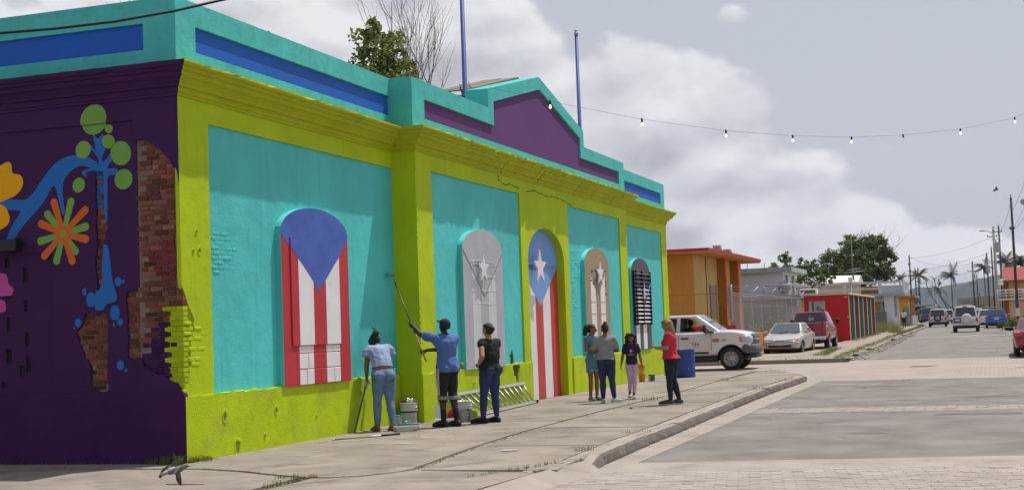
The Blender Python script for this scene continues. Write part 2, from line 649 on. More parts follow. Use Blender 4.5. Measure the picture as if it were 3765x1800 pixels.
GP = [(-999, -.13), (30, -.13), (36, -.1), (42, .03), (60, .15), (75, .27), (95, .30), (115, .36), (200, .5), (400, .6), (9999, .6)]


def lerp(tab, y):
    for (a, p), (b, q) in zip(tab, tab[1:]):
        if y <= b: return p + (q - p) * max(0, (y - a)) / (b - a)
    return tab[-1][1]


def G(y): return lerp(GP, y)


def evaluate(o):
    dg = bpy.context.evaluated_depsgraph_get()
    me = bpy.data.meshes.new_from_object(o.evaluated_get(dg))
    return me


# ------------------------------------------------------------------ THE PAINTED BUILDING
D = .427                     # how far the middle of the front stands proud
YE = 28.56                   # length of the front
Y1, Y2 = 6.86, 21.70         # middle block
ZC0, ZC1 = 4.79, 5.17        # cornice
B = thing('painted_building', 'long low colonial building with turquoise and lime front, purple side wall and flag painted arches', 'building')

MB().box((-12, .10, -.15), (-.0605, YE - .01, 5.3)).build('masonry_core', m_mortar, B)

# --- front, outer bays -------------------------------------------------
brk = [(0, .93), (.08, .97), (.12, 1.08), (.20, 1.28), (.19, 1.48), (.28, 1.68), (.27, 1.88), (.16, 2.02), (.10, 2.14), (.03, 2.25), (0, 2.3)]
P1 = (.734, .839, Y1, 4.486)
outer = [(.004, .80)] + [(max(a, .004), b) for a, b in ragged_open(brk, .05, .014, 3)] + [(.004, 2.32), (.004, ZC0), (Y1 + .02, ZC0), (Y1 + .02, .80)]
MB().prism(outer, YZ, 0, -.06, holes=[rect(P1[0], P1[1], P1[2] + .015, P1[3])]).build('front_wall', m_lime, B)
MB().prism(rect(P1[0] - .03, .80, Y1 + .03, P1[3] + .03), YZ, -.034, -.058).build('wall_panel', m_turq, B)
P5 = (21.715, .839, 27.83, 4.486)
MB().prism(rect(Y2 - .02, .8, YE, ZC0), YZ, 0, -.06, holes=[rect(Y2 - .005, P5[1], P5[2], P5[3])]).build('front_wall', m_lime, B)
MB().prism(rect(Y2 - .03, .80, P5[2] + .03, P5[3] + .03), YZ, -.034, -.058).build('wall_panel', m_turq, B)


def plinth(y0, y1, x, seed, hole=None):
    top = rough_line((y1, .845), (y0, .845), .10, .012, seed) + [(y0, .845)]
    MB().prism([(y0, -.12), (y1, -.12)] + top, YZ, x, x - .10, holes=[hole] if hole else []).build('plinth', m_limep, B)


plinth(-.008, Y1 - .05, .036, 1)
plinth(Y2 + .05, YE + .03, .036, 2)
hl = [(11.62, .86), (11.62, .74), (11.66, .72), (11.66, .62), (11.76, .60), (11.78, .55), (11.86, .44), (11.95, .46), (11.98, .6), (12.04, .72), (12.08, .80), (12.0, .835)]
plinth(Y1 - .035, 12.93, D + .036, 3, [(y, min(z, .83)) for y, z in hl])
plinth(16.03, Y2 + .035, D + .036, 4)
# ledge crumbs catching the light along the plinth top
mb = MB()
for y0, y1, x in ((.9, 6.5, .0), (7.7, 12.6, D), (16.4, 20.8, D), (22, 27.4, 0)):
    y = y0
    while y < y1:
        w = random.uniform(.08, .35)
        if random.random() < .6:
            mb.cbox((x - .03, y, .835), (x + random.uniform(.015, .04), y + w, .845 + random.uniform(.006, .022)), .008)
        y += w + random.uniform(.02, .3)
mb.build('plaster_crumbs', m_lime, B)

# --- middle block --------------------------------------------------------
P2 = (7.596, .85, 12.54, 4.474)
P4 = (16.07, .85, 20.95, 4.474)
door = arch(14.315, 2.67, -.05, 3.10, .72, 22)
fr_out = [(Y1, -.1), (12.98, -.1)] + door[2:][::-1] + [(15.65, -.1), (Y2, -.1), (Y2, ZC0), (Y1, ZC0)]
MB().prism(fr_out, YZ, D, -.05, holes=[rect(*P2), rect(*P4), [(y, min(z, .83)) for y, z in hl]]).build('front_wall', m_lime, B)
slot = [(11.66, .845), (11.70, 1.05), (11.80, 1.17), (11.86, 1.04), (11.9, .845)]
MB().prism(rect(P2[0] - .03, P2[1] - .03, P2[2] + .03, P2[3] + .03), YZ, D - .036, D - .06, holes=[slot]).build('wall_panel', m_turq, B)
MB().prism(rect(P4[0] - .03, P4[1] - .03, P4[2] + .03, P4[3] + .03), YZ, D - .036, D - .06).build('wall_panel', m_turq, B)
mb = MB()
mb.box((D - .2, 11.55, .4), (D - .10, 12.15, 1.25))
mb.build('exposed_core', mat('dark_brown_brick', (.055, .030, .022), .95, .4, 6, .02, 20), B)  # dark brown for the backing and the broken bricks in the hole
mb = MB()
for i in range(9):
    z = .47 + i * .075
    mb.cbox((D - .11, 11.62 + random.uniform(0, .08), z), (D - .03 - random.uniform(0, .03), 11.86 + random.uniform(0, .15) - (0 if i < 5 else .08), z + .06), .012)
mb.build('broken_brick', mat('dark_brown_brick', (.055, .030, .022)), B)


# worn patches where the brick relief shows through the paint
rp = random.Random(12)
for (yc_, zc_, ry, rz_, x_, m_) in ((1.12, 2.72, .42, .40, -.034, m_turq), (16.7, 3.05, .45, .55, D - .036, m_turq), (.30, 1.5, .26, .4, .0, m_lime), (16.45, 2.2, .2, .5, D - .036, m_turq)):
    mb = MB()
    z = zc_ - rz_
    k = 0
    while z < zc_ + rz_:
        y = yc_ - ry + (k % 2) * .1
        while y < yc_ + ry:
            L = rp.uniform(.12, .22)
            f = 1 - math.hypot((y + L / 2 - yc_) / ry, (z - zc_) / rz_)
            if f > rp.uniform(-.05, .45):
                mb.cbox((x_ - .02, y, z + rp.uniform(-.004, .004)), (x_ + rp.uniform(-.003, .008), y + L - rp.uniform(.004, .02), z + .056), .014, rot=Matrix.Rotation(rp.uniform(-.03, .03), 3, 'X'))
            y += L
        z += .0665
        k += 1
    o = mb.build('brick_relief', m_, B); o['kind'] = 'stuff'
# gouges and pock marks knocked into the plinth and walls
mb = MB()
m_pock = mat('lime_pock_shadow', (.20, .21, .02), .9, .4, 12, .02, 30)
for (y, z, r, x_) in ((.93, .53, .045, .036), (1.25, .10, .07, .036), (2.35, .52, .035, .036), (2.0, .18, .02, .036), (3.6, .35, .015, .036), (5.2, .62, .02, .036), (9.3, .55, .03, D + .036), (11.1, .3, .025, D + .036), (.45, 2.75, .03, .0), (.3, 2.74, .018, .0), (.38, 3.0, .02, .0), (19.5, .5, .03, D + .036), (17.4, .3, .03, D + .036)):
    n = 11
    P = [(y + r * rp.uniform(.6, 1.1) * math.cos(i * 2 * math.pi / n), z + r * 1.5 * rp.uniform(.6, 1.1) * math.sin(i * 2 * math.pi / n)) for i in range(n)]
    vs = [(x_ + .0012, a, b) for a, b in P] + [(x_ + .012, y + (a - y) * 1.35, z + (b - z) * 1.35) for a, b in P] + [(x_ + .001, y + (a - y) * 1.9, z + (b - z) * 1.9) for a, b in P]
    mb.add(vs, [(i, (i + 1) % n, n + (i + 1) % n, n + i) for i in range(n)] + [(n + i, n + (i + 1) % n, 2 * n + (i + 1) % n, 2 * n + i) for i in range(n)], 0, True)
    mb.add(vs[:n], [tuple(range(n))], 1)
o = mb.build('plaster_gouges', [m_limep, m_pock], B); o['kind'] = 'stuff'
# chipped edge of the middle block
mb = MB()
z = .05
while z < 4.6:
    h_ = rp.uniform(.03, .13)
    if rp.random() < (.75 if z < 1.9 else .25):
        mb.cbox((D - .03, Y1 - rp.uniform(.002, .014), z), (D + rp.uniform(.004, .016), Y1 + rp.uniform(.02, .06), z + h_), .012, rot=Matrix.Rotation(rp.uniform(-.25, .25), 3, 'X'))
    z += h_ + rp.uniform(0, .12)
o = mb.build('edge_chips', m_lime, B); o['kind'] = 'stuff'


# --- arches ---------------------------------------------------------------
def blind_arch(yc, x, m, zs=3.14, rise=.40, side=m_turq):
    o = MB().prism(arch(yc, 2.23, .835, zs, rise, 20), YZ, x + .10, x - .02, 0, side=1).build('blind_window', [m, side], B)
    return o


def decal(name, m, poly, x, par, t=.003):
    if len(poly) > 2: MB().prism(poly, YZ, x + t, x + .0005).build(name, m, par)


def star(name, yc, zc, h, w, x0, x1, par, lean=0):
    P = []
    for i in range(10):
        a = math.pi / 2 + i * math.pi / 5
        r = 1 if i % 2 == 0 else .40
        P.append((yc - w * r * math.cos(a), zc + h * r * math.sin(a)))
    MB().prism(P, YZ, x1, x0).build(name, m_star, par)
    mb = MB()
    mb.tube([(x0, yc, zc), (x0 - .2, yc, zc)], .012, 6)
    return mb.build('star_bracket', m_steel, par)


# window 1: the blue and red flag
xw = .066
A = blind_arch(3.685, -.034, m_red)
a1 = arch(3.685, 2.23, .835, 3.14, .40, 20)
tri = [(2.575, 3.10)] + [(a, b) for a, b in a1[2:][::-1] if b > 3.10] + [(4.795, 3.10), (3.71, 2.26)]
BD = (2.83, 1.44, 4.50, 3.05)
MB().prism(rect(*BD), YZ, xw + .022, xw - .01).build('cover_board', m_red, A)
wl = [(3.05, .84), (3.52, .84), (3.52, 2.41), (3.05, 2.74)]
wr_ = [(3.94, .84), (4.42, .84), (4.42, 2.80), (3.94, 2.45)]
decal('white_stripe', m_white, clip(wl, BD[0], BD[1], BD[2], BD[3]), xw + .022, A)
decal('white_stripe', m_white, clip(wr_, BD[0], BD[1], BD[2], BD[3]), xw + .022, A)
decal('blue_field', m_royal, tri, xw, A)
decal('blue_field', m_royal, clip(tri, BD[0], BD[1], BD[2], BD[3]), xw + .022, A)
for (z0, z1, ys) in ((.845, 1.075, (2.98, 3.05, 3.28, 3.52, 3.74, 3.94, 4.2, 4.42, 4.50)), (1.085, 1.315, (2.98, 3.05, 3.34, 3.52, 3.84, 3.94, 4.42, 4.50)), (1.325, 1.43, (2.98, 3.05, 3.52, 3.94, 4.42, 4.50))):
    for ya, yb in zip(ys, ys[1:]):
        if yb - ya < .09 and False: continue
        w = (3.05 <= ya < 3.5) or (3.94 <= ya < 4.4)
        MB().cbox((xw - .02, ya + .004, z0), (xw + random.uniform(.003, .008), yb - .003, z1), .007).build('block', m_white if w else m_red, A)
# window 2 : grey with seams and mortar shine painted as white ridges
xg = D - .036 + .10
A = blind_arch(9.985, D - .036, m_grey)
for y0, y1 in ((9.32, 9.76), (10.20, 10.64)):
    c = lambda y: 2.23 + abs(y - 10.0) * .80
    decal('pale_stripe', m_greyl, [(y0, .84), (y1, .84), (y1, c(y1) - .02), (y0, c(y0) - .02)], xg, A)
mb = MB()
for q in ((8.89, 3.11), (11.10, 3.11)):
    n = 14
    for i in range(n):
        t0, t1 = i / n, (i + 1) / n
        y0, y1 = q[0] + (10.0 - q[0]) * t0, q[0] + (10.0 - q[0]) * t1
        z0, z1 = q[1] + (2.23 - q[1]) * t0, q[1] + (2.23 - q[1]) * t1
        mb.tube([(xg + .002, y0, z0), (xg + .002, y1, z1)], .007, 4)
mb.build('flag_outline', mat('grey_pencil_line', (.15, .15, .16), .8), A)
mb = MB()
for z, ya, yb in ((2.60, 9.3, 10.66), (2.33, 9.32, 10.66), (2.08, 9.35, 10.7), (2.90, 9.3, 10.6), (2.84, 9.35, 10.5)):
    y = ya
    while y < yb:
        l = random.uniform(.05, .22)
        zz = z + random.uniform(-.012, .012); mb.cbox((xg - .005, y, zz), (xg + random.uniform(.005, .012), y + l, zz + random.uniform(.008, .022)), .006)
        y += l + random.uniform(0, .06)
for y in (9.62, 10.02, 10.4, 9.83):
    mb.cbox((xg - .005, y, 2.35), (xg + .008, y + .012, 2.86), .004)
mb.build('mortar_ridges', m_glossw, A)
star('star', 9.755, 2.77, .30, .31, xg + .07, xg + .10, A)
# window 4 : tan
A = blind_arch(18.285, D - .036, m_tan)
decal('white_stripe', m_white, [(17.63, .86), (18.09, .86), (18.09, 2.46), (17.95, 2.56), (17.63, 2.85)], xg, A)
decal('white_stripe', m_white, [(18.51, .86), (18.97, .86), (18.97, 2.85), (18.68, 2.60), (18.51, 2.44)], xg, A)
mb = MB()
for z in (2.18, 1.88):
    for ya, yb in ((17.64, 18.08), (18.52, 18.96)):
        for i in range(5): mb.cbox((xg, ya + i * .085, z - .01 + random.uniform(0, .02)), (xg + .012, ya + i * .085 + .08, z + .03), .006)
mb.build('mortar_ridges', m_glossw, A)
mb = MB()
for i in range(16):
    y = random.choice((17.56 + random.random() * .25, 18.9 + random.random() * .2, 18.0 + random.random() * .8))
    z = random.uniform(2.35, 2.98) if abs(y - 18.3) > .4 else random.uniform(2.88, 3.0)
    mb.cbox((xg - .004, y, z), (xg + .006, y + random.uniform(.05, .2), z + random.uniform(.02, .05)), .005)
mb.build('rust_scabs', mat('dark_rust_scab', (.07, .045, .03), .9, .4, 10, .01, 30), A)
star('star', 18.33, 2.90, .33, .36, xg + .05, xg + .08, A)
# window 5 : charcoal with louvre blades
A = blind_arch(24.6, -.034, m_char)
xc = .066
for y0, y1 in ((23.83, 24.25), (24.67, 25.12)):
    decal('white_stripe', m_white, rect(y0, .85, y1, 1.58), xc, A)
MB().box((xc - .03, 23.56, 1.60), (xc + .006, 25.66, 3.12)).build('louvre_backing', mat('louvre_shadow_paint', (.03, .03, .032), .6), A)
for y in (23.60, 23.86, 24.58, 25.62):
    MB().cbox((xc + .01, y - .02, 1.56), (xc + .065, y + .02, 3.16), .006).build('louvre_post', m_black, A)
for i in range(13):
    z = 1.66 + i * .118
    rot = Matrix.Rotation(R(38), 3, 'Y')
    MB().cbox((xc + .008, 23.6, z - .007), (xc + .075, 25.64, z + .007), .003, rot=rot).build('louvre_slat', m_char, A)
    if z < 2.72:
        w0 = 0 if z < 2.3 else (z - 2.3) * .35
        for ya, yb in ((23.93 + w0 * .2, 24.52 - w0), (24.70 + w0, 25.36)):
            MB().cbox((xc + .012, ya, z - .005), (xc + .080, yb, z + .0095), .003, rot=rot).build('louvre_slat', m_white, A)
for a, b in (((23.95, 2.78), (24.62, 2.22)), ((25.42, 2.78), (24.70, 2.22))):
    mb = MB(); mb.tube([(xc + .09, *a), (xc + .09, *b)], .014, 6); mb.build('blue_bar', mat('bright_blue_bar', (.05, .13, .55), .5), A)
P = []
for i in range(10):
    a = math.pi / 2 + i * math.pi / 5; r = 1 if i % 2 == 0 else .38
    P.append((24.64 - .17 * r * math.cos(a), 2.55 + .27 * r * math.sin(a)))
MB().prism(P, YZ, xc + .098, xc + .085).build('star', m_greyl, A)

# --- the door --------------------------------------------------------------
xd = D - .19
DR = thing('door', None, None); DR.parent = B
da = arch(14.315, 2.70, -.06, 3.10, .735, 22)
MB().prism(da, YZ, xd, xd - .06).build('door_leaf', m_red2, DR)
ftri = [(12.965, 2.98)] + [(a, b) for a, b in da[2:][::-1] if b > 2.98] + [(15.665, 2.98), (14.30, 2.06)]
decal('light_blue_field', m_sky, ftri, xd, DR)
top = [p for p in ftri if p[1] > 2.9][:-1] + [(15.66, 2.98)]
decal('transom_board', m_sky, [(a, max(b, 2.99)) for a, b in top], xd, DR, .03)
for y0, y1 in ((13.42, 13.95), (14.49, 15.04)):
    c = lambda y: 2.06 + abs(y - 14.3) * (.92 / 1.36)
    decal('white_stripe', m_white, [(y0, -.04), (y1, -.04), (y1, c(y1)), (y0, c(y0))], xd, DR)
star('star', 13.79, 2.93, .40, .46, D - .02, D + .015, DR)

# --- purple side wall --------------------------------------------------------
NY = .03                      # niche plane sits back by this much
bp1 = [(-.66, 4.23), (-.49, 4.22), (-.28, 4.08), (-.13, 3.92), (-.03, 3.77), (-.003, 3.6)]
PB = [(-.69, 4.5), (-.69, 4.25)] + ragged_open(bp1, .05, .012, 5) + [(-.003, 3.58), (-.003, ZC0), (-12, ZC0), (-12, 4.5)]
MB().prism(PB, XZ, 0, .07).build('side_wall', m_purpd, B)
low = [(-.69, .92)] + ragged_open([(-.69, 1.36), (-.63, 1.36), (-.6, 1.26), (-.42, 1.16), (-.3, 1.14), (-.2, 1.06), (-.1, 1.03), (-.045, .95)], .05, .010, 8) + [(-.03, .92)]
MB().prism(low, XZ, 0, .07).build('side_wall', m_purpd, B)
MB().prism([(-12, -.12), (.032, -.12), (.031, .5), (.030, .84), (-.01, .925), (-12, .925)], XZ, -.012, .07).build('plinth', mat('purple_plinth_paint', PURPD, .85, .18, 1.2, .005, 40, lump=.02, spots=.4, spec=.15), B)
strip = [(-1.31, 3.86), (-1.20, 3.86), (-1.17, 3.4), (-1.13, 3.1), (-1.19, 2.85), (-1.2, 2.5), (-1.19, 2.2), (-1.2, 2.05), (-1.34, 2.05), (-1.31, 2.4), (-1.34, 2.7), (-1.29, 2.9), (-1.32, 3.15), (-1.30, 3.4)]
b2 = [(-1.51, 1.97), (-1.15, 1.96), (-1.16, 1.4), (-1.17, .95), (-1.29, .93), (-1.44, 1.02), (-1.44, 1.28), (-1.52, 1.38), (-1.65, 1.70), (-1.64, 1.76), (-1.55, 1.84)]
vents = []
for cx, cz, h in ((-2.48, 2.54, .20), (-2.77, 2.32, .17), (-2.48, 2.12, .15), (-2.77, 1.88, .19), (-2.47, 1.67, .19), (-2.77, 1.45, .19), (-2.455, 1.33, .2), (-2.56, 1.24, .16), (-2.86, 1.06, .08), (-2.78, 2.72, .13), (-3.05, 2.3, .18), (-3.05, 1.7, .18)):
    w = random.uniform(.03, .05)
    vents.append(rect(cx - w, cz - h / 2, cx + w, cz + h / 2))
NB = [(-12, .9), (-12, 4.52), (-.66, 4.52), (-.66, 2.9)] + ragged_open([(-.66, 2.27), (-.87, 2.22), (-.85, 1.8), (-.85, 1.37), (-.78, 1.35), (-.69, 1.38)], .05, .012, 9) + [(-.66, 1.36), (-.66, .9)]
MB().prism(NB, XZ, NY, .10, holes=[ragged(strip, .05, .008, 4), ragged(b2, .05, .012, 2), rect(-6.5, .93, -2.02, 2.83)]).build('niche_wall', m_purpd, B)
MB().prism(rect(-6.6, .92, -2.0, 2.86), XZ, NY + .035, .11, holes=vents).build('infill_wall', m_purpd, B)
MB().box((-6.6, .0935, .9), (-2.0, .3, 2.9)).build('vent_shade_backing', m_dark, B)  # near-black backing paints in the shade inside the vent holes

# bricks laid bare, each a piece of its own
unit = MB().cbox((0, 0, 0), (1, 1, 1), .06).mesh('brick', m_brick)
BM = {}
for k, m in (('r', m_brick), ('d', m_brick2), ('p', m_brick3), ('v', m_bpurp), ('l', m_blime), ('b', m_bblue), ('s', mat('raspberry_sprayed_brick', (.20, .035, .05), .9, .3, 8, .008, 60, rnd=.3, spec=.15))):
    me = MB().cbox((-.5, -.5, -.5), (.5, .5, .5), .045).mesh('brick', m)
    BM[k] = me
r1 = [(-.66, 4.24), (-.3, 4.24), (0, 3.95), (.0, .9), (-.3, 1.0), (-.66, 1.25), (-.88, 1.3), (-.9, 2.26), (-.66, 2.28)]
r2 = [(a - (.03 if a < -1.3 else -.03), b) for a, b in b2]
r3 = [(a - (.03 if a < -1.25 else -.03), b) for a, b in strip]
row = 0
z = .90
rb = random.Random(4)
nb = 0
while z < 4.3:
    h = .056
    x = -.02 - (0 if row % 2 else .1)
    x = 0.0
    first = True
    while x > -1.75:
        L = rb.uniform(.185, .215) if not (row % 2 == 0 and first) else .10
        if row % 5 == 4: L = .105
        first = False
        c = (x - L / 2, z + h / 2)
        for reg in (r1, r2, r3):
            if inside(c, reg) or (reg is r3 and abs(c[0] + 1.26) < L / 2 + .02 and 2.05 < c[1] < 3.86):
                dep = .022 + rb.uniform(0, .014) if reg is r1 and x - L > -.70 else .05 + rb.uniform(0, .016)
                lime_lim = -.10 - (.14 if row % 2 == 0 else 0)
                if reg is r1 and c[0] > lime_lim and .92 < c[1] < 2.04: k = 'l'
                elif reg is r1 and c[1] < 1.87 - max(0, (-.24 - c[0])) * .9 and c[0] > -.66: k = 'v'
                elif reg is r3 and c[1] > 3.36 and c[0] < -1.22: k = 'b'
                elif math.hypot((c[0] + .23) / .2, (c[1] - 2.62) / .26) < 1: k = 's'
                else: k = rb.choice('rrrrddp')
                o = bpy.data.objects.new('brick', BM[k])
                COL.objects.link(o); o.parent = B
                o.scale = (L - .011, .11, h)
                o.location = (c[0] + rb.uniform(-.002, .002), dep + .055, c[1])
                o.rotation_euler = (rb.uniform(-.03, .03), rb.uniform(-.02, .02), rb.uniform(-.03, .03))
                nb += 1
                break
        x -= L
    z += .0665
    row += 1
# lime painted broken courses round the corner
z = .93; row = 0
while z < 2.22:
    lim = lerp([(.9, .0), (1.28, .12), (1.68, .2), (1.9, .18), (2.25, .0)], z)
    y = .135
    while y < lim + .1:
        L = rb.uniform(.12, .2)
        o = bpy.data.objects.new('brick', BM['l']); COL.objects.link(o); o.parent = B
        o.scale = (.06, L - .01, .056)
        o.location = (-.042 - rb.uniform(0, .02), y + L / 2, z + .028)
        o.rotation_euler = (rb.uniform(-.09, .09), rb.uniform(-.12, .12), rb.uniform(-.12, .12))
        y += L; nb += 1
    z += .0665; row += 1
MB().box((-.665, .046, .93), (-.012, .0995, 4.3)).build('mortar_bed', m_mortar, B)
mb = MB()
for x0, x1, z0, z1 in ((-.64, -.242, .95, 1.42), (-.50, -.242, 1.42, 1.62), (-.36, -.242, 1.62, 1.80)): mb.box((x0, .0405, z0), (x1, .0458, z1))
mb.build('painted_mortar', m_purpd, B)
MB().box((-.240, .0395, .93), (-.0125, .0458, 2.02)).build('painted_mortar', m_lime, B)
MB().box((-.0585, .125, .93), (-.032, .40, 2.26)).build('painted_mortar', m_lime, B)
MB().box((-1.75, .074, .9), (-.666, .0985, 4.3)).build('mortar_bed', m_mortar, B)

# painted plant on the side wall (flat paint, following the wall planes)
m_stem = mat('mural_blue', (.022, .15, .46), .75, .07, 2, .003, 45, spec=.2)
m_leafp = mat('mural_green', (.17, .36, .062), .8, .07, 2, .003, 45, spec=.2)
m_org = mat('mural_orange', (.62, .135, .018), .8, .07, 2, .003, 45, spec=.2)
m_yel = mat('mural_yellow', (.80, .39, .005), .8, .07, 2, .003, 45, spec=.2)
m_pnk = mat('mural_pink', (.52, .08, .33), .8, .07, 2, .003, 45, spec=.2)


def mural(name, m, poly, t=.002, parts=('n',)):
    mb = MB()
    q = clip(poly, -6, -1, -.695, 4.498)
    if len(q) > 2: mb.prism(q, XZ, NY - t, NY - .0004)
    for q in (clip(poly, -6, 4.5, .1, 9), clip(poly, -.69, -1, .1, 4.5)):
        if len(q) > 2: mb.prism(q, XZ, -t, -.0004)
    return mb.build(name, m, B)


def ell(cx, cz, rx, rz, n=28, j=.0):
    return [(cx + rx * math.cos(2 * math.pi * i / n), cz + rz * math.sin(2 * math.pi * i / n)) for i in range(n)]


def petal(c, a, r0, r1, w0, w1):
    ca, sa = math.cos(a), math.sin(a)
    P = [(r0, -w0), (r1 - w1, -w1)] + [(r1 - w1 + w1 * math.cos(t), w1 * math.sin(t)) for t in [(-90 + 18 * i) * math.pi / 180 for i in range(1, 10)]] + [(r1 - w1, w1), (r0, w0)]
    return [(c[0] + u * ca - v * sa, c[1] + u * sa + v * ca) for u, v in P]


stem = [(-2.95, 3.58), (-2.64, 3.575), (-2.45, 3.56), (-2.32, 3.63), (-2.15, 3.82), (-1.98, 3.99), (-1.78, 4.09), (-1.57, 4.105), (-1.38, 4.05), (-1.27, 3.97), (-1.2, 3.9), (-1.18, 3.86), (-1.29, 3.865), (-1.40, 3.93), (-1.55, 3.955), (-1.69, 3.90), (-1.79, 3.80), (-1.83, 3.68), (-1.82, 3.5), (-1.80, 3.34), (-1.85, 3.34), (-1.89, 3.5), (-1.97, 3.72), (-2.13, 3.52), (-2.30, 3.36), (-2.40, 3.28), (-2.52, 3.16), (-2.65, 3.02), (-2.77, 3.0), (-2.66, 3.22), (-2.52, 3.40), (-2.6, 3.43), (-2.95, 3.47)]
mural('mural_stem', m_stem, smooth_poly(stem, 4))
mural('mural_stem', m_stem, smooth_poly([(-1.33, 4.36), (-1.25, 4.30), (-1.17, 4.36), (-1.20, 4.20), (-1.10, 4.26), (-1.08, 4.24), (-1.19, 4.06), (-1.17, 3.98), (-1.05, 4.10), (-.97, 4.06), (-1.12, 3.90), (-.97, 3.88), (-.97, 3.80), (-1.10, 3.79), (-1.12, 3.6), (-1.13, 3.22), (-1.165, 3.22), (-1.175, 3.5), (-1.19, 3.86), (-1.30, 3.88), (-1.45, 3.86), (-1.44, 3.79), (-1.52, 3.88), (-1.30, 3.93), (-1.25, 3.98), (-1.28, 4.08), (-1.41, 4.21), (-1.36, 4.22), (-1.29, 4.14)], 3), .003)
for k, (cx, cz, rx, rz) in enumerate(((-1.30, 4.56, .205, .20), (-1.49, 4.17, .115, .125), (-1.08, 4.42, .06, .062), (-1.09, 4.25, .10, .095), (-.90, 4.08, .165, .155), (-.865, 3.73, .145, .128), (-1.57, 3.70, .10, .098))):
    mural('mural_leaf', m_leafp, [(cx + rx * (1 + .05 * math.sin(2 * q + k)) * math.cos(q), cz + rz * (1 + .05 * math.sin(2 * q + k)) * math.sin(q)) for q in [i * math.pi / 20 for i in range(40)]], .004)
fc = (-1.83, 3.06)
for k, a in enumerate((108, 73, 40, 12, -14, -52, -70, -108, -138, -168, 156, 132)):
    L = (.51, .50, .52, .42, .42, .36, .45, .43, .47, .43, .44, .43)[k]
    mural('mural_petal', m_org if k % 2 == 0 else m_leafp, petal(fc, R(a), .05, L, .035, .055), .003 if k % 2 else .004)
mural('mural_flower_centre', m_org, ell(*fc, .12, .12), .0045)
mural('mural_flower_centre', m_leafp, ell(*fc, .048, .05), .006)
mural('mural_petal', m_yel, smooth_poly([(-2.95, 4.02), (-2.83, 4.06), (-2.72, 4.10), (-2.66, 4.06), (-2.64, 3.94), (-2.51, 3.90), (-2.47, 3.79), (-2.54, 3.67), (-2.68, 3.60), (-2.95, 3.58)], 4), .004)
mural('mural_petal', m_yel, smooth_poly([(-2.95, 3.5), (-2.83, 3.52), (-2.74, 3.44), (-2.70, 3.31), (-2.76, 3.22), (-2.95, 3.18)], 4), .004)
mb = MB()
for P in (smooth_poly([(-2.95, 2.56), (-2.80, 2.56), (-2.76, 2.43), (-2.69, 2.37), (-2.71, 2.28), (-2.82, 2.27), (-2.95, 2.3)], 4), smooth_poly([(-2.95, 2.22), (-2.84, 2.20), (-2.81, 2.13), (-2.83, 2.06), (-2.95, 2.06)], 4)):
    mb.prism(P, XZ, NY + .032, NY + .0346)
mb.build('mural_petal', m_pnk, B)
blob = [(-1.19, 2.88), (-1.12, 2.84), (-1.085, 2.58), (-1.06, 2.39), (-1.005, 2.21), (-1.02, 2.12), (-1.15, 2.095), (-1.22, 2.02), (-1.335, 2.03), (-1.335, 2.24), (-1.26, 2.30), (-1.21, 2.44), (-1.225, 2.55), (-1.205, 2.77)]
mural('mural_splash', m_stem, smooth_poly(blob, 4), .012)
for cx, cz, rx, rz in ((-.98, 2.38, .055, .062), (-.90, 2.38, .022, .027), (-1.51, 2.27, .032, .05), (-1.41, 2.16, .075, .10), (-1.04, 1.97, .075, .10), (-1.62, 1.86, .05, .058), (-1.68, 1.79, .018, .018), (-.96, 1.85, .045, .045), (-1.06, 1.81, .016, .027), (-.97, 1.28, .055, .065), (-.885, 1.21, .02, .026)):
    MB().prism(ell(cx, cz, rx, rz, 18), XZ, NY - .003, NY - .0004).build('mural_droplet', m_stem, B)


# --- cornice ------------------------------------------------------------------
PROF = [(-.03, 4.765), (.022, 4.765), (.022, 4.80), (.045, 4.81), (.045, 4.875), (.085, 4.885), (.105, 4.92), (.15, 4.965), (.205, 4.995), (.215, 5.045), (.255, 5.06), (.262, 5.095), (.30, 5.11), (.318, 5.14), (.318, ZC1), (-.03, ZC1 + .05)]


def cornice(name, path, normals_in, m, step=.12, chip=0.0, seed=1, caps=True, holes=()):
    """path: plan points, each with its own mitre vector"""
    mb = MB()
    pts = []
    for (p, mp_), (q, mq) in zip(path, path[1:]):
        n = max(1, int(math.dist(p, q) / step))
        for i in range(n):
            t = i / n
            if i == 0: pts.append((V((*p, 0)), V((*mp_, 0))))
            else:
                L = V((q[0] - p[0], q[1] - p[1], 0)).normalized()
                nn = V((L.y, -L.x, 0))
                pts.append((V((*p, 0)).lerp(V((*q, 0)), t), nn))
    pts.append((V((*path[-1][0], 0)), V((*path[-1][1], 0))))
    rr = random.Random(seed)
    k = len(PROF)
    vs = []
    for i, (p, n) in enumerate(pts):
        miss = any(a < p.y < b for a, b in holes)
        for j, (o, zz) in enumerate(PROF):
            ch = rr.uniform(-1, .3) * chip * (1 if 9 < j < 15 else .35) if chip else 0
            if 2 < j < 15 and rr.random() < .05 * (chip > 0): ch -= chip * 2.2
            oo = o + ch
            if miss and j >= 12: oo = min(oo, .24 + rr.uniform(-.02, .02)); 
            vs.append(p + n * oo + V((0, 0, zz + (rr.uniform(-.004, .004) if chip else 0))))
    fs = [(i * k + j, (i + 1) * k + j, (i + 1) * k + j + 1, i * k + j + 1) for i in range(len(pts) - 1) for j in range(k - 1)]
    fs += [tuple(range(k)), tuple((len(pts) - 1) * k + j for j in range(k))]
    mb.add(vs, fs)
    return mb.build(name, m, B)


